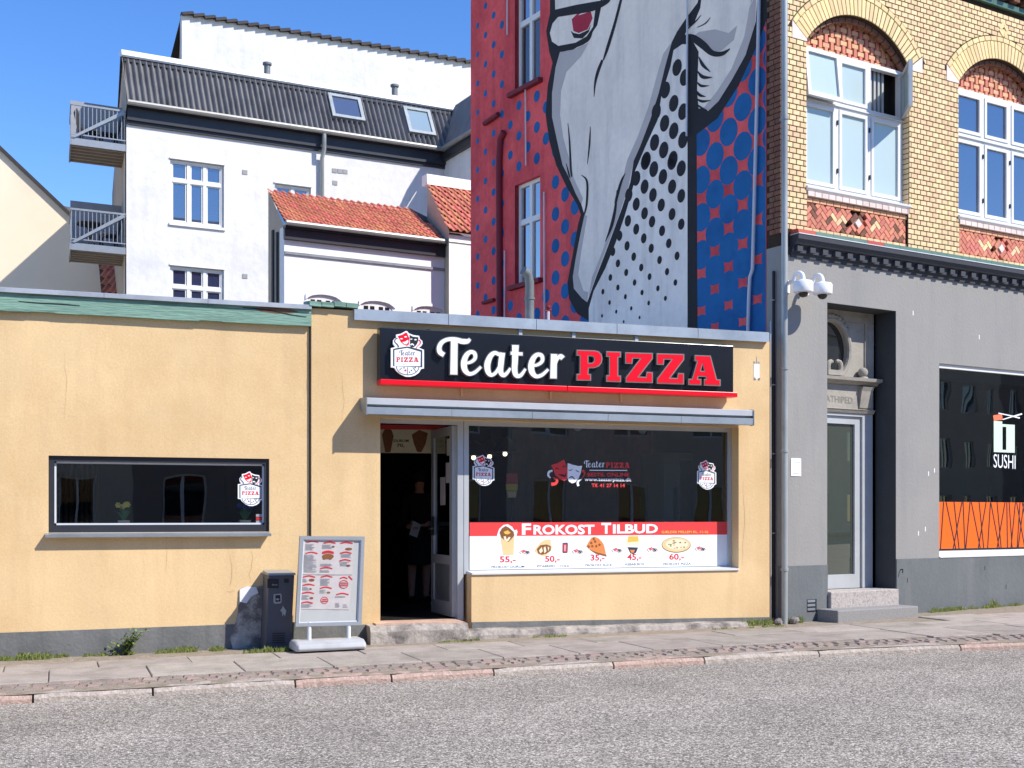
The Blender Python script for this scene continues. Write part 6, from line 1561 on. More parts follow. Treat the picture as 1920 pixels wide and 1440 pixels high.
# wing of the white house coming forward on the right
wx = hS(833)
MB().box(wx, wx + 3.0, -2.2, -.001, -.5, zcb + .1).build('wing', 'white_wall', wh)
MB().box(wx - .12, wx + 3.1, -2.3, -.13, zcb + .1, zct).build('wing_cornice', 'frame_dark', wh)
MB().tube([(wx - .2, -.3, zgu - .02), (wx - .2, -2.4, zgu - .02)], .07, 8).build('gutter', 'gutter_zinc', wh)
MB()._add([(wx - .15, -.3, zgu), (wx - .15, -2.4, zgu), (wx + .6, -2.4, zrd), (wx + .6, .6, zrd)], [(0, 1, 2, 3)])._add([(wx + .6, -2.4, zrd), (wx + .6, .6, zrd), (wx + 3, .6, zrd), (wx + 3, -2.4, zrd)], [(0, 1, 2, 3)]).build('wing_roof', 'eternit', wh)
# ---- two balconies on the end wall
def balcony(yt_rail, y_floor, label, furn):
    bw0, bz = FWH.at(134, y_floor, 0); _, zrail = FWH.at(134, yt_rail, 0)
    s1 = -.02; s0 = bw0; dp = 1.75; sk = ev.x / DEP
    t_ = thing('balcony', label, 'balcony', FWH, ((s0 + s1) / 2, .8, bz - .15), 'balconies on the end of the white house')
    def P(s, d, z): return (s + sk * d, d, z)
    def bx_(mb, a, b, d0, d1, z0, z1): mb.hexa([P(a, d0, z0), P(b, d0, z0), P(b, d1, z0), P(a, d1, z0), P(a, d0, z1), P(b, d0, z1), P(b, d1, z1), P(a, d1, z1)]); return mb
    bx_(MB(), s0, s1, .0, dp, bz - .03, bz + .02).build('deck', 'grey_metal', t_)
    bx_(MB(), s0 - .02, s1, -.03, -.001, bz - .14, bz + .04).build('edge_beam', 'galvanised', t_)
    bx_(MB(), s0 - .04, s0 - .001, -.03, dp, bz - .14, bz + .04).build('edge_beam', 'galvanised', t_)
    j = MB()
    for q in range(6): bx_(j, s0, s1, .12 + q * .3, .2 + q * .3, bz - .13, bz - .031)
    j.build('deck_joist', 'side_beige', t_)
    r_ = MB(); bx_(r_, s0 - .03, s1, -.02, .02, zrail - .03, zrail + .02); bx_(r_, s0 - .03, s0 + .01, .02, dp, zrail - .03, zrail + .02)
    bx_(r_, s0 - .03, s1, -.01, .01, bz + .13, bz + .16)
    r_.build('hand_rail', 'galvanised', t_)
    n = 13
    for q in range(n):
        s_ = s0 + (s1 - s0) * (q + .0) / n
        bx_(MB(), s_ - .009, s_ + .009, -.008, .008, bz + .16, zrail - .03).build('baluster', 'galvanised', t_)
    for q in range(1, 10):
        d_ = dp * q / 10
        bx_(MB(), s0 - .015, s0 + .003, d_ - .009, d_ + .009, bz + .04, zrail - .03).build('baluster', 'galvanised', t_)
    # diagonal brace of the front
    MB().hexa([P(s0, -.06, bz + .06), P(s0 + .08, -.06, bz + .04), P(s0 + .08, -.03, bz + .04), P(s0, -.03, bz + .06), P(s1 - .08, -.06, zrail - .02), P(s1, -.06, zrail - .08), P(s1, -.03, zrail - .08), P(s1 - .08, -.03, zrail - .02)]).build('brace', 'galvanised', t_)
    bx_(MB(), s0, s1, dp - .03, dp, bz + .05, zrail + .62).build('privacy_screen', 'screen_grey', t_)
    return s0, s1, bz + .02, P
s0, s1, bz, P = balcony(194, 261, 'upper steel balcony beside the corrugated roof', 0)
def chair(P, s, d, z, label, flip=1):
    w = P(s, d, z); t_ = thing('balcony_chair', label, 'chair', FWH, w)
    MB().box(w[0] - .22, w[0] + .22, w[1] - .22, w[1] + .22, z + .42, z + .46).build('seat', 'furniture_dark', t_)
    MB().hexa([(w[0] + flip * .2, w[1] - .22, z + .46), (w[0] + flip * .24, w[1] - .22, z + .46), (w[0] + flip * .24, w[1] + .22, z + .46), (w[0] + flip * .2, w[1] + .22, z + .46), (w[0] + flip * .32, w[1] - .2, z + .95), (w[0] + flip * .36, w[1] - .2, z + .95), (w[0] + flip * .36, w[1] + .2, z + .95), (w[0] + flip * .32, w[1] + .2, z + .95)]).build('backrest', 'furniture_dark', t_)
    for a in (-.19, .19):
        for b in (-.19, .19): MB().box(w[0] + a - .02, w[0] + a + .02, w[1] + b - .02, w[1] + b + .02, z, z + .42).build('leg', 'furniture_dark', t_)
def table(P, s, d, z, label):
    w = P(s, d, z); t_ = thing('balcony_table', label, 'table', FWH, w)
    MB().lathe((w[0], w[1], z + .7), [(.36, 0), (.37, .015), (.37, .03), (.36, .04)], 18).build('table_top', 'furniture_dark', t_)
    for k in range(3):
        a = k * 2.1; MB().tube([(w[0] + .25 * math.cos(a), w[1] + .25 * math.sin(a), z), (w[0] - .05 * math.cos(a), w[1] - .05 * math.sin(a), z + .4), (w[0] + .18 * math.cos(a), w[1] + .18 * math.sin(a), z + .7)], .02, 6).build('leg', 'furniture_dark', t_)
chair(P, s0 + .45, .7, bz, 'dark chair at the outer side of the upper balcony', -1)
chair(P, s1 - .4, .8, bz, 'dark chair close to the wall on the upper balcony', 1)
s0, s1, bz, P = balcony(391, 458, 'lower steel balcony carrying a round table', 1)
table(P, s0 + .5, .8, bz, 'dark round table on the lower balcony')
chair(P, s1 - .4, .7, bz, 'dark chair beside the round table on the lower balcony', 1)
# ---- tall white gable house behind
gh = thing('gable_house', 'tall white gable wall with a scalloped tile edge rising behind the mansard', 'building', FG, (5, 0, 0))
gA = FG.at
a0, zt0 = gA(341, 26); a1, zt1 = gA(905, 122)
MB().prism([(a0, 0), (a1, 0), (a1, zt1), (a0, zt0)], 0, .3).build('gable_wall', 'white_wall', gh)
gb = FG.loc(wat(331, 100, 43.5)); MB().quad((a0, .002, 0), (gb[0], gb[1], 0), (gb[0], gb[1], zt0 - 1.6), (a0, .002, zt0)).build('end_wall', 'side_beige', gh)
n = 40; tme = mesh_only(MB().extrude_s([(-.14, -.05), (-.12, .03), (.0, .09), (.2, .06), (.2, -.02)], -.5, .5), 'verge_tile', 'tile_dark')
L_ = math.hypot(a1 - a0, zt1 - zt0); al = math.atan2(zt1 - zt0, a1 - a0)
ntile = int(L_ / .36)
for q in range(ntile):
    tt = (q + .5) / ntile; piece('verge_tile', tme, gh, (a0 + (a1 - a0) * tt, 0, zt0 + (zt1 - zt0) * tt + .02), (0, -al + R(-14), 0), (L_ / ntile * 1.04, 1, 1))
rfm = MB()._add([(a0, .1, zt0), (a1, .1, zt1), (a1, 4, zt1 - 3), (a0 - .3, 4, zt0 - 3)], [(0, 1, 2, 3)]); rfm.build('roof', 'tile_dark', gh)
# ---- pantile mesh
def pantile(w, l):
    mb = MB(); n = 9; vs = []
    for j, (v, lift) in enumerate(((0.0, .03), (1.06, .0))):
        for i in range(n + 1):
            u = i / n
            h = .028 * math.sin(u * 2 * math.pi + .4) * (1.0 if u < .6 else .9)
            vs.append((u * w * 1.08, v * l, h + lift))
    for i in range(n + 1):
        u = i / n; h = .028 * math.sin(u * 2 * math.pi + .4); vs.append((u * w * 1.08, 0.0, h + .008))
    fs = [(i, i + 1, n + 2 + i, n + 1 + i) for i in range(n)] + [(2 * (n + 1) + i, 2 * (n + 1) + i + 1, i + 1, i) for i in range(n)]
    mb._add(vs, fs); mb.smooth = True
    return mb
def tile_roof(par, fr, A0, A1, B0, cols, rows, last=None, keep=None):   # eave left, eave right, ridge left (local); tiles over the sheet
    A0, A1, B0 = Vector(A0), Vector(A1), Vector(B0)
    u = (A1 - A0) / cols; v = (B0 - A0) / rows
    uu = u.normalized(); vv0 = v - uu * v.dot(uu); vv = vv0.normalized(); nn = uu.cross(vv)
    if nn.z < 0: nn = -nn
    me = mesh_only(pantile(u.length, vv0.length), 'roof_tile', 'roof_tile')
    M = Matrix((uu, vv, nn)).transposed().to_euler()
    for j in range(rows):
        for i in range(cols):
            if keep and not keep(i, j): continue
            p = A0 + u * i + v * j + nn * (.0 + random.uniform(0, .004))
            o = piece('roof_tile', me, par, tuple(p)); o.rotation_euler = (M.x + random.uniform(-.01, .01), M.y + random.uniform(-.01, .01), M.z + random.uniform(-.012, .012))
# ---- white house with the red tiled roof
rh = thing('tiled_house', 'low white house with a red pantile roof and arched windows behind the shop', 'building', FR, (3, 0, 0))
rA, rS, rZ = FR.at, FR.s, FR.z
re_ = rS(900); zev = rZ(533, 424); 
RDEP = 2.0
bl_ = FR.loc(wat(503, 354, 30.0)); 
# ridge lies at depth RDEP; find its height and skew from the picture
sl_, zrg = FR.at(503, 356, RDEP)
sr_, _ = FR.at(770, 382, RDEP)
er_ = rS(833, -.2)
AWN = [rA(577, 560)[0], rA(637, 560)[0], rA(678, 570)[0], rA(736, 570)[0], rA(777, 575)[0], rA(830, 575)[0]]
hl = []
tops = []
for q, (x0, x1, yt) in enumerate(((577, 637, 550), (677, 736, 562), (777, 831, 572))):
    a, zt_ = rA(x0, yt); b, _ = rA(x1, yt); z0_ = zt_ - 1.3; tops.append((a, b, z0_, zt_))
    hl.append([(a, z0_), (b, z0_), (b, zt_ - .12)] + [((a + b) / 2 + (b - a) / 2 * math.cos(R(t)), zt_ - .12 + .12 * math.sin(R(t))) for t in range(20, 161, 20)] + [(a, zt_ - .12)])
MB().prism([(0, -.5), (re_, -.5), (re_, zev), (0, zev)], 0, .3, holes=hl).build('front_wall', 'white_smooth', rh)
for (a, b, z0_, zt_), h_ in zip(tops, hl):
    cxm = (a + b) / 2
    mb = MB(); mb.prism(h_, .03, .1, holes=[[(a + .09 + k * (b - a - .13) / 4, zt_ - .55 - 0.0) for k in ()]] if False else [])
    wo_ = mb.build('window', 'frame_white', rh)
    cw = (b - a - .16) / 4
    for k in range(4):
        x0 = a + .06 + k * cw + (.06 if k > 1 else 0)
        for (q0, q1) in ((.42, .12), (.8, .48), (1.2, .86)):
            MB().box(x0 + .02, x0 + cw - .03, .024, .029, zt_ - q0, zt_ - q1).build('pane', 'glass_dark', wo_)
    MB().prism([(a - .06, zt_ - .14), (a - .06, zt_ - .02)] + [(cxm + ((b - a) / 2 + .06) * math.cos(R(t)), zt_ - .08 + .15 * math.sin(R(t))) for t in range(160, 19, -20)] + [(b + .06, zt_ - .02), (b + .06, zt_ - .14)] + [(cxm + (b - a) / 2 * math.cos(R(t)), zt_ - .12 + .12 * math.sin(R(t))) for t in range(20, 161, 20)], -.03, .0).build('window_head', 'white_smooth', wo_)
# end wall following the roof
MB().quad((0, .002, -.5), (sl_, RDEP, -.5), (sl_, RDEP, zrg), (0, .002, zev)).build('end_wall', 'side_beige', rh)
for k in (.35, .62):
    a_ = sl_ * k; MB().box(a_ - .05, a_ - .005, RDEP * k - .05, RDEP * k + .05, zev - 3.2 + k, zev - .2 + k * .6).build('wall_slot', 'reveal_dark', rh)
MB().box(-.02, re_, -.1, 0, zev - .3, zev - .06).build('cornice', 'frame_dark', rh); MB().box(-.03, re_, -.18, 0, zev - .06, zev).build('cornice', 'frame_dark', rh)
MB().box(0.0, re_, -.04, 0, rZ(533, 473) - .04, rZ(533, 473) + .02).build('string_course', 'grey_metal', rh)
MB().tube([(-.05, -.25, zev + .03), (re_, -.25, zev + .03)], .06, 8).build('gutter', 'gutter_zinc', rh)
eL = (0.0 - .03, -.2, zev + .05); eR = (er_, -.2, zev + .05); rL = (sl_, RDEP, zrg)
COLS, ROWS = 22, 9
# sheet under the tiles
rt = MB()._add([eL, eR, (sr_, RDEP, zrg), rL], [(0, 1, 2, 3)]); rt.v = [(q[0], q[1], q[2] - .05) for q in rt.v]
rto = rt.build('roof', 'brick_brown', rh)
v_ = Vector(rL) - Vector(eL); v2 = Vector((sr_, RDEP, zrg)) - Vector(eR)
def keep(i, j):
    s = eL[0] + (eR[0] - eL[0]) * (i + .6) / COLS + v_.x * j / ROWS
    return s < er_ + v2.x * (j + .5) / ROWS + .02
tile_roof(rto, FR, eL, eR, rL, COLS, ROWS, keep=keep)
MB().quad((er_, -.2, zev + .03), (re_, -.2, zev + .03), (re_, RDEP, zrg - .3), (sr_, RDEP, zrg)).build('valley', 'tile_dark', rh)
# ---- second tiled roof on the right
F2 = frame_vp(800, 31.0, 5080)
r2 = thing('tiled_wing', 'steep red tiled roof slope next to the mural wall', 'building', F2, (1, 0, 0))
tl = F2.loc(wat(801, 344, 31.5)); br = F2.loc(wat(842, 431, 29.6))
ridge_l = tl; eave_l = br
ridge_r = (tl[0] + 1.6, tl[1], tl[2]); eave_r = (br[0] + 1.6, br[1], br[2])
ro2 = MB()._add([tuple(Vector(eave_l) - Vector((0, 0, .06))), tuple(Vector(eave_r) - Vector((0, 0, .06))), tuple(Vector(ridge_r) - Vector((0, 0, .06))), tuple(Vector(ridge_l) - Vector((0, 0, .06)))], [(0, 1, 2, 3)]).build('roof', 'brick_brown', r2)
tile_roof(ro2, F2, eave_l, eave_r, ridge_l, 9, 7)
MB()._add([eave_l, ridge_l, (ridge_l[0], ridge_l[1], 1), (eave_l[0], eave_l[1], 1)], [(0, 1, 2, 3)]).build('end_wall', 'side_beige', r2)
MB()._add([(eave_l[0] + .05, eave_l[1] + .1, eave_l[2] - .08), (eave_r[0], eave_r[1] + .1, eave_r[2] - .08), (eave_r[0], eave_r[1] + .1, 1), (eave_l[0] + .05, eave_l[1] + .1, 1)], [(0, 1, 2, 3)]).build('front_wall', 'white_smooth', r2)
MB().hexa([(ridge_l[0] - .05, ridge_l[1] - .12, ridge_l[2] - .05), (ridge_r[0], ridge_r[1] - .12, ridge_r[2] - .05), (ridge_r[0], ridge_r[1] + .2, ridge_r[2] - .05), (ridge_l[0] - .05, ridge_l[1] + .2, ridge_l[2] - .05), (ridge_l[0] - .05, ridge_l[1] - .08, ridge_l[2] + .22), (ridge_r[0], ridge_r[1] - .08, ridge_r[2] + .22), (ridge_r[0], ridge_r[1] + .2, ridge_r[2] + .22), (ridge_l[0] - .05, ridge_l[1] + .2, ridge_l[2] + .22)]).build('parapet', 'white_smooth', r2)
# ---- cream gable at the far left
FC = frame_vp(0, 38.0, 9000)
ch = thing('cream_house', 'cream gable wall with a dark sloping roof edge at the left edge of the view', 'building', FC, (-1, 0, 0))
cA = FC.at
p0 = cA(-200, 92); pl_ = cA(-530, 405); p1 = cA(135, 410); p2 = cA(135, 560); p2b = cA(205, 480); p1b = cA(205, 560)
MB().prism([(pl_[0], 0), (cA(205, 900)[0], 0), cA(205, 500), cA(190, 490), p1, p0, pl_], 0, .3).build('gable_wall', 'cream_wall', ch)
e_ = Vector((p1[0] - p0[0], p1[1] - p0[1])).normalized(); nv_ = Vector((-e_.y, e_.x)); nv_ = nv_ if nv_.y > 0 else -nv_
MB().prism([p0, p1, (p1[0] + nv_.x * .1, p1[1] + nv_.y * .1), (p0[0] + nv_.x * .1, p0[1] + nv_.y * .1)], -.1, 3).build('verge', 'tile_dark', ch)
MB().prism([cA(98, 382, 1.5), cA(150, 392, 1.5), cA(150, 450, 1.5), cA(98, 450, 1.5)], 1.5, 1.6).build('corrugated_roof', 'eternit', ch)
c2 = thing('red_roof_shed', 'small piece of red tiled roof under the lower balcony', 'building', FC, (FC.s(215), 2, 0))
a_ = FC.loc(wat(190, 548, 37)); b_ = FC.loc(wat(240, 550, 37)); r_ = FC.loc(wat(184, 480, 39))
sh_ = MB()._add([(a_[0], a_[1], a_[2] - .05), (b_[0], b_[1], b_[2] - .05), (b_[0] + r_[0] - a_[0], r_[1], r_[2] - .05), (r_[0], r_[1], r_[2] - .05)], [(0, 1, 2, 3)]).build('roof', 'brick_brown', c2)
tile_roof(sh_, FC, a_, b_, r_, 4, 5)
MB().box(a_[0], b_[0], a_[1], a_[1] + .2, 0, a_[2] - .08).build('wall', 'side_beige', c2)
# ------------------------------------------------------------------ grey bin cabinet
bd0 = -.34
s0 = FP.s(504, bd0); s1 = FP.s(550, bd0); zb0 = zp(s0) - .02; ztp = FP.z(520, 1079, bd0)
bi = thing('bin_cabinet', 'tall dark grey litter cabinet with stickers against the yellow wall', 'bin', FP, ((s0 + s1) / 2, bd0 / 2, zb0))
bb = MB().hexa([(s0 - .035, bd0 + .01, zb0), (s1 - .025, bd0 + .01, zb0), (s1 - .025, .02, zb0), (s0 - .035, .02, zb0), (s0 - .0, bd0, ztp), (s1 + .012, bd0, ztp), (s1 + .012, .02, ztp), (s0, .02, ztp)])
bb.build('body', 'bin_grey', bi, bevel=.008)
MB().hexa([(s0 - .006, bd0 - .012, ztp + .001), (s1 + .022, bd0 - .012, ztp + .001), (s1 + .022, .025, ztp + .001), (s0 - .006, .025, ztp + .001), (s0 - .006, bd0 - .004, ztp + .022), (s1 + .022, bd0 - .004, ztp + .022), (s1 + .022, .025, ztp + .04), (s0 - .006, .025, ztp + .04)]).build('lid', 'bin_light', bi, bevel=.004)
fz_ = lambda x, y: FP.at(400 + x / 5.144, 980 + y / 5.144, bd0 - .004)
def bpoly(name, m, pts, d=bd0 - .004): return MB().prism([fz_(*p) for p in pts], d, bd0 + .004).build(name, m, bi)
bpoly('slot', 'print_black', [(522, 540), (632, 542), (630, 632), (520, 630)])
bpoly('slot', 'print_black', [(682, 540), (728, 540), (728, 578), (682, 578)])
bpoly('sticker', 'bin_light', [(582, 690), (650, 684), (660, 700), (658, 768), (645, 780), (592, 782), (580, 768)])
MB().prism([fz_(*p) for p in [(598, 700), (645, 698), (648, 760), (600, 765)]], bd0 - .0055).build('sticker', 'print_black', bi)
MB().prism([fz_(*p) for p in [(598, 738), (618, 728), (640, 736), (622, 752)]], bd0 - .006).build('sticker', 'bin_light', bi)
bpoly('scratch', 'board_grey', [(672, 800), (690, 830), (705, 850), (690, 905), (680, 875), (668, 905), (662, 860), (645, 850), (660, 830)])
t = MB(); put_text(t, fz_, 'dansk', bd0 - .0055, 565, 620, 605, 606, 16, .01); t.build('small_print', 'print_grey', bi)
lv = MB()
for k in range(5): a = fz_(570, 1070 + k * 22); b = fz_(690, 1070 + k * 22); lv.box(a[0], b[0], bd0 - .001, bd0 + .012, a[1] - .004, a[1] + .004)
lv.build('louvre', 'print_black', bi)
# ------------------------------------------------------------------ menu board on its foot
md = -.62
K = lambda x, y: FP.at(x, y, md)
mbx = thing('menu_board', 'grey framed pavement menu board with crumpled menus on a moulded foot', 'menu board', FP, (FP.s(622, md), md, zp(2.2)))
LQ = [(563, 1005), (684, 1006), (678, 1172), (554, 1175)]
def inset(q, k):
    cx_ = sum(p[0] for p in q) / 4; cy_ = sum(p[1] for p in q) / 4
    out = []
    for p in q: out.append((p[0] + (k if p[0] < cx_ else -k), p[1] + (k if p[1] < cy_ else -k)))
    return out
MB().prism([K(*p) for p in LQ], md, md + .05, holes=[[K(*p) for p in inset(LQ, 6.5)]]).build('frame', 'board_grey', mbx, bevel=.006)
MB().prism([K(*p) for p in inset(LQ, 6.7)], md + .022, md + .045).build('panel', 'board_back', mbx)
hb = MB().prism([K(*p) for p in inset(LQ, 5.5)], md + .012, md + .014, holes=[[K(*p) for p in inset(LQ, 8.5)]]).build('inner_edge', 'white_metal', mbx)
m_ = lambda x, y: FP.at(560 + x / 9, 1000 + y / 9, md)
pd = md + .0205
def crumple(name, q):
    n = 8; vs = []; fs = []
    for i in range(n + 1):
        for j in range(n + 1):
            u, v = i / n, j / n
            x = (q[0][0] * (1 - u) + q[1][0] * u) * (1 - v) + (q[3][0] * (1 - u) + q[2][0] * u) * v
            y = (q[0][1] * (1 - u) + q[1][1] * u) * (1 - v) + (q[3][1] * (1 - u) + q[2][1] * u) * v
            s_, z_ = m_(x, y); vs.append((s_, pd - .0006 - random.random() * .0035, z_))
    for i in range(n):
        for j in range(n): fs.append((i * (n + 1) + j, (i + 1) * (n + 1) + j, (i + 1) * (n + 1) + j + 1, i * (n + 1) + j + 1))
    mb = MB()._add(vs, fs); mb.smooth = True; return mb.build(name, 'paper', mbx)
crumple('menu_sheet', [(75, 130), (940, 125), (915, 700), (40, 695)])
crumple('menu_sheet', [(40, 712), (915, 722), (860, 1290), (10, 1280)])
prd = pd - .0058
hd = MB(); gr = MB(); br_ = MB()
def arc_(x0, x1, y, h=22): MB().ribbon(m_, [(x0, y + 14, h * .8), ((x0 + x1) / 2, y - 6, h), (x1, y + 16, h * .8)], prd, step=.000002).build('menu_heading', 'print_brightred', mbx)
for a in ((140, 340, 135), (430, 630, 150), (710, 920, 155), (120, 325, 325), (405, 600, 305), (705, 900, 322), (695, 885, 450), (370, 575, 580), (75, 285, 725), (380, 575, 725), (70, 275, 865), (60, 265, 1000), (45, 245, 1165), (365, 565, 915), (640, 850, 1020), (700, 830, 750), (405, 600, 325)): arc_(*a)
MB().ribbon(m_, [(850, 720, 20), (910, 785, 22)], prd).build('menu_heading', 'print_brightred', mbx)
def lines(x0, x1, y0, y1, st=16):
    y = y0
    while y < y1:
        e = x1 - random.uniform(0, .35) * (x1 - x0); gr.prism([m_(x0, y), m_(e, y), m_(e, y + 7), m_(x0, y + 7)], prd); y += st
for a in ((120, 280, 180, 285), (90, 320, 360, 660), (400, 600, 190, 260), (370, 580, 515, 550), (360, 560, 620, 665), (720, 900, 350, 410), (700, 880, 480, 545), (50, 160, 765, 820), (50, 190, 905, 960), (45, 190, 1045, 1110), (35, 240, 1195, 1255), (370, 555, 765, 880), (360, 480, 955, 1010), (690, 840, 820, 900), (620, 850, 1060, 1090), (620, 700, 1180, 1250), (750, 840, 1200, 1260)): lines(*a)
gr.build('menu_text', 'print_grey', mbx, kind='stuff')
for (x, y, rx, ry) in ((500, 390, 100, 45), (850, 265, 60, 22), (440, 425, 30, 18), (540, 425, 30, 18)): br_.prism([m_(*p) for p in sub_poly(x, y, rx, ry, 12)], prd - .0001 * rx / 30)
for (x, y, rx, ry) in ((225, 790, 50, 24), (205, 940, 22, 16), (220, 1095, 34, 20), (510, 1000, 32, 16), (590, 225, 24, 16), (845, 545, 36, 16)): br_.prism([m_(*p) for p in sub_poly(x, y, rx, ry, 10)], prd)
br_.build('menu_picture', 'print_brown', mbx)
lg_ = MB()
for (x, y, k) in ((765, 860, 80), (440, 1130, 66)):
    o_ = sub_poly(x, y, k, k * .9, 16); lg_.prism([m_(*p) for p in o_], prd - .0002, holes=[[m_(*p) for p in sub_poly(x, y, k * .85, k * .76, 16)]])
    lg_.prism([m_(*p) for p in [(x - k * .6, y - 20), (x + k * .6, y - 20), (x + k * .6, y - 6), (x - k * .6, y - 6)]], prd - .0003).prism([m_(*p) for p in [(x - k * .7, y + 10), (x + k * .7, y + 10), (x + k * .7, y + 26), (x - k * .7, y + 26)]], prd - .0003)
lg_.build('menu_logo', 'print_brightred', mbx, kind='stuff')
# posts and foot
for x in (580, 654):
    a = FP.at(x, 1170, md + .02); b = FP.at(x, 1196, md + .02)
    MB().tube([(a[0], md + .025, a[1] + .02), (b[0], md + .025, b[1] - .03)], .022, 12).build('post', 'white_metal', mbx)
q0, q1 = FP.s(554, md - .18), FP.s(688, md - .18)
def ftz(s): return zp(s) + .005
ft = MB(); prof = [(-.22, .01), (-.235, .035), (-.22, .075), (-.13, .105), (.13, .105), (.22, .075), (.235, .035), (.22, .01)]
ring_s = [(0.0, .72), (.012, .9), (.04, 1.0), (.5, 1.0), (.96, 1.0), (.988, .9), (1.0, .72)]
vs = []; fs = []
for (u, k) in ring_s:
    s_ = q0 + (q1 - q0) * u
    for (d_, z_) in prof: vs.append((s_, md + .02 + d_ * k, ftz(s_) + z_ * (k if z_ > .05 else 1)))
n_ = len(prof)
for i in range(len(ring_s) - 1):
    for j in range(n_): fs.append((i * n_ + j, (i + 1) * n_ + j, (i + 1) * n_ + (j + 1) % n_, i * n_ + (j + 1) % n_))
fs += [tuple(range(n_)), tuple((len(ring_s) - 1) * n_ + j for j in range(n_))]
ft._add(vs, fs).build('foot', 'base_plastic', mbx, bevel=.01)
# ------------------------------------------------------------------ inside the shop
ib = thing('interior_menu_board', 'dim red and cream menu board hanging inside above the open door', 'menu board', FP, (FP.s(765, 1.6), 1.6, FP.z(765, 850, 1.6)))
ik = lambda x, y: FP.at(x, y, 1.6)
MB().prism([ik(*p) for p in [(700, 797), (835, 799), (835, 850), (700, 849)]], 1.6, 1.63).build('board', 'print_cream', ib)
MB().prism([ik(*p) for p in [(700, 796), (835, 798), (835, 806), (700, 805)]], 1.597).build('heading', 'print_red', ib)
t = MB(); put_text(t, ik, 'DURUM', 1.598, 738, 766, 829, 829, 5, .02); put_text(t, ik, '70,', 1.598, 744, 758, 839, 839, 7, .02); t.build('lettering', 'print_black', ib)
MB().prism([ik(*p) for p in [(716, 815), (722, 803), (734, 806), (738, 818), (732, 848), (722, 848)]], 1.598).build('picture', 'print_brown', ib)
MB().prism([ik(*p) for p in [(772, 815), (786, 806), (802, 812), (798, 832), (790, 848), (782, 847), (776, 832)]], 1.598).build('picture', 'print_brown', ib)
def pendant(x, y, d, label):
    s_, z_ = FP.at(x, y, d)
    p = thing('pendant_lamp', label, 'lamp', FP, (s_, d, z_), 'lit pendant lamps inside the shop window')
    MB().tube([(s_, d, z_ + .09), (s_, d, ztop + .3)], .005, 6).build('cord', 'cable_black', p)
    MB().lathe((s_, d, z_ + .02), [(.16, 0), (.155, .03), (.11, .12), (.04, .17), (.02, .19)], 16).build('shade', 'frame_dark', p)
    MB().ball((s_, d, z_), .028).build('bulb', 'bulb', p)
pendant(888, 858, .9, 'lit pendant lamp nearest the door post inside the shop window')
pendant(918, 856, 1.5, 'lit pendant lamp, middle one of three inside the shop window')
pendant(947, 851, 1.1, 'lit pendant lamp, rightmost of three inside the shop window')
def spot(x, y, d, label):
    s_, z_ = FP.at(x, y, d)
    p = thing('spot_light', label, 'lamp', FP, (s_, d, z_), 'white spot lights under the shop ceiling')
    MB().tube([(s_ - .03, d - .02, z_ - .03), (s_ + .05, d + .08, z_ + .05)], [.05, .045], 12).build('lamp_head', 'camera_white', p)
    MB().tube([(s_ + .03, d + .04, z_ + .02), (s_ + .04, d + .03, z_ + .12), (s_ + .04, d + .03, ztop + .3)], .012, 6).build('bracket', 'camera_white', p)
spot(1207, 803, .5, 'white spot light at the top right of the shop window')
spot(1086, 797, .6, 'white spot light at the top middle of the shop window')
bxs = thing('fries_sign', 'small red and yellow hanging food display behind the left of the shop window', 'display', FP, (FP.s(960, .5), .5, FP.z(960, 932, .5)))
e_ = lambda x, y: FP.at(x, y, .5)
MB().prism([e_(*p) for p in [(950, 888), (971, 887), (971, 906), (949, 906)]], .5, .53).build('top', 'red_box', bxs)
MB().prism([e_(*p) for p in [(949, 907), (971, 907), (970, 920), (950, 920)]], .5, .53).build('middle', 'yellow_box', bxs)
MB().prism([e_(*p) for p in [(951, 921), (969, 921), (967, 933), (953, 933)]], .5, .53).build('foot', 'print_tan', bxs)
ct = thing('shop_counter', 'dark steel serving counter deep inside the shop', 'counter', FP, (S(1000), 3.6, zs))
MB().box(S(930), S(1330), 3.4, 4.0, zs, zs + 1.0).build('front', 'room_dark', ct); MB().box(S(925), S(1335), 3.35, 4.05, zs + 1.0, zs + 1.05).build('worktop', 'counter_steel', ct)
fr_ = thing('shop_fridge', 'tall grey refrigerator cabinet at the right inside the shop', 'fridge', FP, (S(1270), 1.3, zs))
MB().box(FP.s(1245, 1.3), FP.s(1332, 1.3), 1.3, 2.0, zs, zs + 1.95).build('body', 'blind_grey', fr_, bevel=.01)
MB().box(FP.s(1262, 1.3), FP.s(1266, 1.3), 1.25, 1.28, zs + .6, zs + 1.5).build('handle', 'counter_steel', fr_)
MB().box(FP.s(1275, 1.3), FP.s(1328, 1.3), 1.285, 1.298, zs + .15, zs + 1.85).build('door', 'room_dark', fr_)
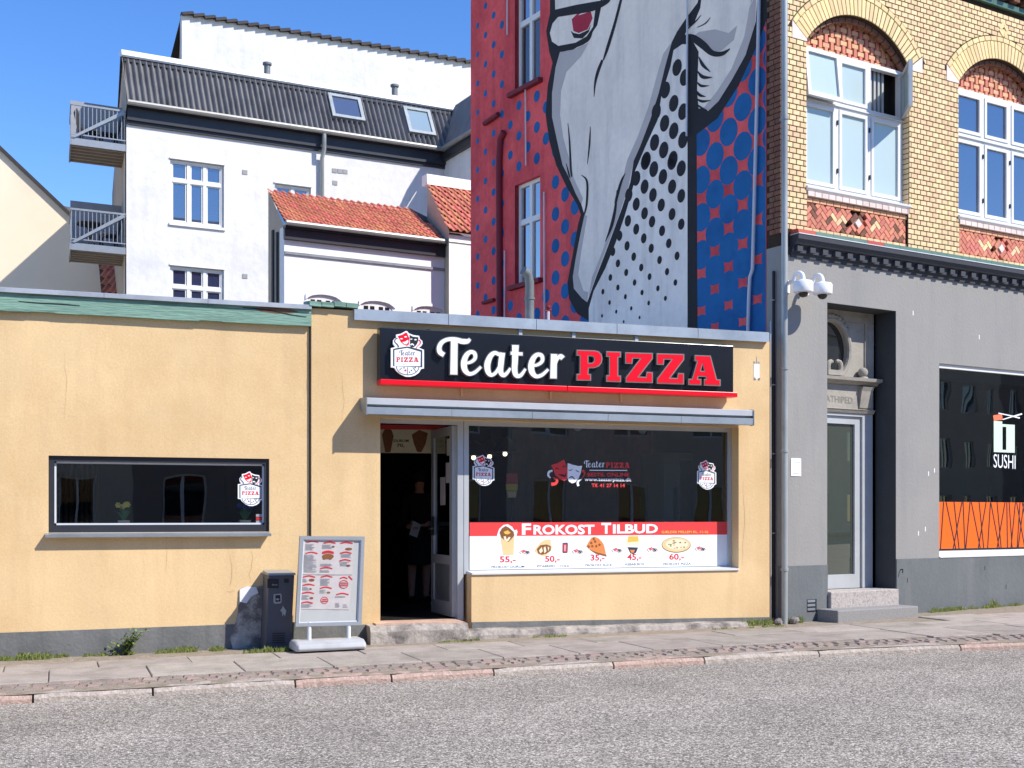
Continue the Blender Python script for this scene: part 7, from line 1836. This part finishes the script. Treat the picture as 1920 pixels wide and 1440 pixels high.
# ------------------------------------------------------------------ flower pots in the left window
def flowers(x, yb, label, petal, hgt):
    d = LD + .165; s_, z_ = FP.at(x, yb, d); z_ = wz0 + .061
    p = thing('flower_pot', label, 'plant', FP, (s_, d, z_))
    MB().hexa([(s_ - .05, d - .05, z_), (s_ + .05, d - .05, z_), (s_ + .05, d + .05, z_), (s_ - .05, d + .05, z_), (s_ - .058, d - .058, z_ + .06), (s_ + .058, d - .058, z_ + .06), (s_ + .058, d + .058, z_ + .06), (s_ - .058, d + .058, z_ + .06)]).build('pot', 'pot_white', p, bevel=.004)
    lv = MB(); pt = MB()
    for k in range(14):
        a = k * 2.4; l = hgt * random.uniform(.7, 1.05); o = random.uniform(.2, .75) if k % 3 else 1.0
        tx, ty = math.cos(a) * l * o, math.sin(a) * l * .5 * o; w = .008
        m1 = (s_ + tx * .4, d + ty * .4, z_ + .06 + l * .6); m2 = (s_ + tx, d + ty, z_ + .06 + l * (1 - .3 * o))
        lv._add([(s_ - w, d, z_ + .055), (s_ + w, d, z_ + .055), (m1[0] + w, m1[1], m1[2]), (m1[0] - w, m1[1], m1[2]), m2], [(0, 1, 2, 3), (3, 2, 4)])
    lv.build('leaves', 'leaf_green', p)
    for k in range(6):
        c_ = (s_ + random.uniform(-.06, .06), d + random.uniform(-.03, .02), z_ + .06 + hgt * random.uniform(.8, 1.05))
        for q in range(6):
            a = q * 1.047; pt._add([c_, (c_[0] + .026 * math.cos(a - .4), c_[1] - .008, c_[2] + .026 * math.sin(a - .4)), (c_[0] + .03 * math.cos(a), c_[1] - .012, c_[2] + .03 * math.sin(a)), (c_[0] + .026 * math.cos(a + .4), c_[1] - .008, c_[2] + .026 * math.sin(a + .4))], [(0, 1, 2, 3)])
    pt.build('petals', petal, p)
flowers(232, 984, 'small pot of yellow daffodils on the sill of the long window', 'petal_yellow', .17)
flowers(459, 984, 'small pot of dark blue flowers below the logo sticker', 'petal_blue', .17)
# ------------------------------------------------------------------ person standing inside the door
pd_ = 3.0; ps, _ = FP.at(786, 1100, pd_); pz = zs - .008
per = thing('person', 'person in black clothes with bare lower legs standing in the dark doorway holding a menu', 'person', FP, (ps, pd_, pz))
def skin_obj(name, verts, edges, rad, m, parent, root=0, sub=2):
    o = ORG[parent.name]; me = bpy.data.meshes.new(name)
    me.from_pydata([(q[0] - o[0], q[1] - o[1], q[2] - o[2]) for q in verts], edges, [])
    ob = bpy.data.objects.new(name, me); COL.objects.link(ob); ob.parent = parent
    ORG[ob.name] = o; FRAME_OF[ob.name] = FRAME_OF[parent.name]
    for mm in m: me.materials.append(MATS[mm])
    sk = ob.modifiers.new('skin', 'SKIN'); sk.use_smooth_shade = True
    if not me.skin_vertices: bm = bmesh.new(); bm.from_mesh(me); bm.verts.layers.skin.verify(); bm.to_mesh(me); bm.free()
    for i, r_ in enumerate(rad): me.skin_vertices[0].data[i].radius = (r_[0], r_[1]) if isinstance(r_, tuple) else (r_, r_); me.skin_vertices[0].data[i].use_root = (i == root)
    ss = ob.modifiers.new('sub', 'SUBSURF'); ss.levels = sub; ss.render_levels = sub
    return ob
def Pp(x, y, z): return (ps + x, pd_ + y, pz + z)
V = [Pp(0, 0, .95), Pp(0, 0, 1.12), Pp(0, 0, 1.32), Pp(0, .01, 1.42), Pp(0, .0, 1.5), Pp(0, -.015, 1.57), Pp(0, -.02, 1.67),
     Pp(-.17, .01, 1.39), Pp(-.23, .0, 1.12), Pp(-.2, -.18, 1.0), Pp(-.16, -.25, 1.0), Pp(.17, .01, 1.39), Pp(.23, 0, 1.12), Pp(.17, -.18, 1.02), Pp(.12, -.25, 1.02),
     Pp(-.09, 0, .88), Pp(-.1, -.01, .5), Pp(-.1, .02, .27), Pp(-.1, .02, .07), Pp(-.11, -.13, .035), Pp(.09, 0, .88), Pp(.1, -.01, .5), Pp(.1, .02, .27), Pp(.1, .02, .07), Pp(.12, -.13, .035)]
E = [(0, 1), (1, 2), (2, 3), (3, 4), (4, 5), (5, 6), (2, 7), (7, 8), (8, 9), (9, 10), (2, 11), (11, 12), (12, 13), (13, 14), (0, 15), (15, 16), (16, 17), (17, 18), (18, 19), (0, 20), (20, 21), (21, 22), (22, 23), (23, 24)]
RD = [(.15, .1), (.13, .095), (.15, .1), (.08, .07), (.055, .055), (.075, .085), (.07, .085), .06, .045, .036, .032, .06, .045, .036, .032, .09, .065, .055, .04, .035, .09, .065, .055, .04, .035]
skin_obj('body', V, E, RD, ['skin'], per)
sk_ = MB().lathe((ps, pd_, pz + .5), [(.2, 0), (.195, .15), (.185, .3), (.17, .48), (.165, .5)], 16); sk_.build('shorts', 'cloth_black', per)
VT = [Pp(0, 0, .98), Pp(0, 0, 1.15), Pp(0, 0, 1.33), Pp(0, .01, 1.43), Pp(-.17, .01, 1.39), Pp(-.23, 0, 1.12), Pp(.17, .01, 1.39), Pp(.23, 0, 1.12), Pp(-.195, -.2, 1.0), Pp(.165, -.2, 1.02)]
skin_obj('shirt', VT, [(0, 1), (1, 2), (2, 3), (2, 4), (4, 5), (2, 6), (6, 7), (5, 8), (7, 9)], [(.175, .125), (.155, .12), (.17, .125), (.085, .08), .078, .062, .078, .062, .048, .048], ['cloth_black'], per)
MB().ball(Pp(0, .0, 1.66), .105, (1, 1.1, 1.1), 14, 9).build('hair', 'hair_dark', per)
fm_ = MB(); fm_.ball(Pp(-.03, -.105, 1.64), .012).ball(Pp(.03, -.105, 1.64), .012).build('eyes', 'print_black', per)
for sx, cz2 in ((-1, 1.0), (1, 1.02)):                   # hands: palm and five fingers
    hx, hy, hz = ps + (-.15 if sx < 0 else .11), pd_ - .27, pz + cz2
    hv = [(hx, hy + .03, hz), (hx, hy - .02, hz), (hx, hy - .05, hz)]; he = [(0, 1), (1, 2)]; hr = [.024, (.034, .018), (.032, .016)]
    for f in range(4):
        b = len(hv); off = (f - 1.5) * .018; L_ = (.03, .036, .034, .026)[f]
        hv += [(hx + off, hy - .068, hz), (hx + off, hy - .068 - L_, hz - .008), (hx + off, hy - .07 - L_, hz - .035)]; he += [(2, b), (b, b + 1), (b + 1, b + 2)]; hr += [.0095, .009, .008]
    b = len(hv); hv += [(hx - sx * -.035, hy - .025, hz + .005), (hx - sx * -.042, hy - .06, hz - .01)]; he += [(1, b), (b, b + 1)]; hr += [.011, .009]
    skin_obj('hand', hv, he, hr, ['skin'], per, root=1, sub=1)
shoe = MB()
for x in (-.105, .11): shoe.ball(Pp(x, -.06, .04), .075, (.62, 1.7, .55), 12, 7)
shoe.build('shoes', 'cloth_black', per)
hm = thing('hand_menu', 'white folded menu held by the person in the doorway', 'menu', FP, (ps - .12, pd_ - .36, pz + .98))
MB().hexa([(ps - .24, pd_ - .37, pz + .9), (ps - .13, pd_ - .36, pz + .86), (ps - .13, pd_ - .355, pz + .86), (ps - .24, pd_ - .365, pz + .9), (ps - .18, pd_ - .35, pz + 1.08), (ps - .07, pd_ - .34, pz + 1.03), (ps - .07, pd_ - .335, pz + 1.03), (ps - .18, pd_ - .345, pz + 1.08)]).build('sheet', 'paper', hm)
# ------------------------------------------------------------------ weeds and grass along the walls
def gz(s, d): return zp(s) - .014
def blades(mb, s, d, n, hmax, spread):
    for _ in range(n):
        a = random.uniform(0, 6.28); r_ = random.random() ** .7 * spread
        bs, bd_ = s + r_ * math.cos(a) * 1.6, d + r_ * math.sin(a) * .7
        h = hmax * random.uniform(.35, 1); l = random.uniform(-.6, .6) * h; l2 = random.uniform(-.6, .3) * h; w = random.uniform(.003, .007)
        z_ = gz(bs, bd_)
        mb._add([(bs - w, bd_, z_), (bs + w, bd_, z_), (bs + l * .5 + w * .7, bd_ + l2 * .5, z_ + h * .65), (bs + l * .5 - w * .7, bd_ + l2 * .5, z_ + h * .65), (bs + l, bd_ + l2, z_ + h)], [(0, 1, 2, 3), (3, 2, 4)])
gm_ = MB()
def gpx(x, d): return FP.s(x, d)
for x0, x1, d0, d1, n, h in ((0, 40, -.1, .0, 16, .06), (40, 90, -.14, .0, 30, .08), (90, 128, -.08, .0, 10, .05), (160, 250, -.08, 0, 12, .05), (288, 330, -.09, 0, 16, .05), (325, 365, -.1, 0, 24, .08), (385, 420, -.12, -.02, 12, .06), (462, 500, -.48, -.38, 12, .05), (500, 550, -.52, -.36, 26, .07), (1390, 1442, -.1, -.01, 26, .1), (1000, 1060, -.3, -.2, 10, .03), (820, 900, -.32, -.24, 16, .03), (1340, 1470, -.35, -.25, 14, .03)):
    for _ in range(n):
        x = random.uniform(x0, x1); d = random.uniform(d0, d1); blades(gm_, gpx(x, d), d, 14, h * random.uniform(.5, 1.1), .03)
# clumps along the foot of the brick building
def bw(x, d): s_ = BS(x, d); w = FB.world(s_, d, 0); return w.x, w.y - D
for x0, x1, n, h in ((1480, 1500, 10, .1), (1745, 1800, 26, .08), (1800, 1915, 22, .06), (1858, 1866, 6, .14)):
    for _ in range(n):
        x = random.uniform(x0, x1); s_, d_ = bw(x, -random.uniform(.02, .09)); blades(gm_, s_, d_, 14, h * random.uniform(.5, 1.1), .03)
go = gm_.build('grass', 'grass', frame=FP, base=(0, 0, 0)); tag(go, 'short grass and moss along the foot of the walls', 'grass', kind='stuff')
wd_ = -.08; ws = gpx(225, wd_)
we = thing('weed_plant', 'bushy weed with dark stems growing at the foot of the left wing', 'plant', FP, (ws, wd_, zp(ws) - .01))
st = MB(); lf = MB()
for k in range(9):
    bx0 = ws + random.uniform(-.1, .06); dx = random.uniform(.02, .2); hh = random.uniform(.1, .24); z_ = zp(ws) - .02
    st.tube([(bx0, wd_ + random.uniform(-.03, .03), z_), (bx0 + dx * .5, wd_, z_ + hh * .55), (bx0 + dx, wd_ - .02, z_ + hh)], [.007, .005, .003], 5)
    for q in range(30):
        u = random.uniform(.3, 1.08); c_ = Vector((bx0 + dx * u + random.uniform(-.045, .045), wd_ + random.uniform(-.05, .05), z_ + hh * u + random.uniform(-.025, .03)))
        a = random.uniform(0, 6.28); L_ = random.uniform(.03, .065); t_ = Vector((math.cos(a), math.sin(a) * .7, random.uniform(-.2, .7))).normalized() * L_; n_ = t_.cross(Vector((0, 0, 1))).normalized() * L_ * .22
        lf._add([tuple(c_), tuple(c_ + t_ * .5 + n_), tuple(c_ + t_), tuple(c_ + t_ * .5 - n_)], [(0, 1, 2, 3)])
st.build('stem', 'weed_stem', we); lf.build('leaves', 'weed_leaf', we)
# grit and crumbs swept against walls and kerb
gt = MB()
def crumb(s_, d_, z_, r_):
    a = random.uniform(0, 6.28); vs = [(s_ + r_ * math.cos(a + k * 2.09), d_ + r_ * math.sin(a + k * 2.09), z_) for k in range(3)] + [(s_, d_, z_ + r_ * random.uniform(.5, 1.0))]
    gt._add(vs, [(0, 1, 3), (1, 2, 3), (2, 0, 3)])
for _ in range(420):
    s_ = random.uniform(-1.2, 7.6); d_ = -random.random() ** 2.2 * .55; crumb(s_, d_, zp(s_) - .016, random.uniform(.003, .011))
for _ in range(300):
    s_ = random.uniform(-1, 11); Y_ = yk(s_) - random.random() ** 2 * .3 - .01; crumb(s_, Y_ - D, zr(s_), random.uniform(.003, .009))
for _ in range(260):
    s_ = random.uniform(-1, 11); Y_ = yk(s_) + random.uniform(.25, 2.0); crumb(s_, Y_ - D, zp(s_) - .004, random.uniform(.002, .006))
go2 = gt.build('grit', 'concrete_old', frame=FP, base=(0, 0, 0)); tag(go2, 'loose grit and crumbs along the walls and the kerb', 'grit', kind='stuff')
# loose stones by the rain pipe
for (x, d, r_) in ((1459, -.16, .05), (1489, -.13, .055)):
    s_, d_ = bw(x, d); mb = MB().ball((s_, d_, zp(s_) + r_ * .5), r_, (1.2, .9, .9), 9, 6); mb.v = [(q[0] + random.uniform(-.008, .008), q[1] + random.uniform(-.008, .008), q[2] + random.uniform(-.008, .008)) for q in mb.v]
    mb.smooth = False; o = mb.build('loose_stone', 'concrete_old', frame=FP); tag(o, 'rough loose stone ' + ('left of' if x < 1470 else 'right of') + ' the foot of the rain pipe', 'stone', 'stones at the foot of the rain pipe')
# ------------------------------------------------------------------ houses across the street, behind the viewer, which the panes reflect
def across(x0, x1, h, m, label, dark):
    FA = Frame((x0, -9.5), 0.0)
    t_ = thing('opposite_house', label, 'building', FA, ((x1 - x0) / 2, 0, zp(x0)), 'houses across the street')
    w = x1 - x0; n = max(2, int(w / 2.4)); hol = []
    for fl in range(int(h // 3)):
        for k in range(n):
            c = w * (k + .5) / n; z0_ = .9 + fl * 3.0
            hol.append((c - .55, c + .55, z0_ + .1, z0_ + 1.6))
    MB().prism([(0, -.6), (w, -.6), (w, h), (0, h)], 0.0, -.4, holes=[[(a, c), (b, c), (b, d), (a, d)] for a, b, c, d in hol]).build('front_wall', m, t_)
    for a, b, c, d in hol:
        mb = MB().box(a, b, -.14, -.1, c, c + .06).box(a, b, -.14, -.1, d - .06, d).box(a, a + .06, -.14, -.1, c + .06, d - .06).box(b - .06, b, -.14, -.1, c + .06, d - .06).box((a + b) / 2 - .04, (a + b) / 2 + .04, -.14, -.1, c + .06, d - .06)
        wo_ = mb.build('window', 'frame_white', t_); MB().quad((a, -.13, c), (b, -.13, c), (b, -.13, d), (a, -.13, d)).build('pane', 'glass_dark', wo_)
    MB()._add([(0, .2, h - .05), (w, .2, h - .05), (w, -4, h + 2.2), (0, -4, h + 2.2), (0, -8, h - .05), (w, -8, h - .05)], [(0, 1, 2, 3), (3, 2, 5, 4)]).build('roof', 'tile_dark', t_)
    MB().box(0, .3, -8, -.41, -.6, h).box(w - .3, w, -8, -.41, -.6, h).build('end_wall', m, t_)
across(-22, -9, 6.4, 'opposite_dark', 'grey two storey house across the street, leftmost of the row', 1)
across(-9, 2, 6.8, 'opposite_wall', 'brown two storey house across the street behind the viewer', 1)
across(2, 13, 6.2, 'opposite_dark', 'grey two storey house across the street facing the pizza shop', 1)
across(27, 45, 10.4, 'opposite_dark', 'grey two storey house far along the other side of the street', 1)
across(45, 64, 10.0, 'opposite_wall', 'brown two storey house far along the other side of the street', 1)
across(64, 90, 10.6, 'opposite_dark', 'grey two storey house at the far end of the row opposite', 1)
across(13, 27, 7.0, 'opposite_wall', 'brown two storey house across the street, rightmost of the row', 1)
# far ground level objects end here
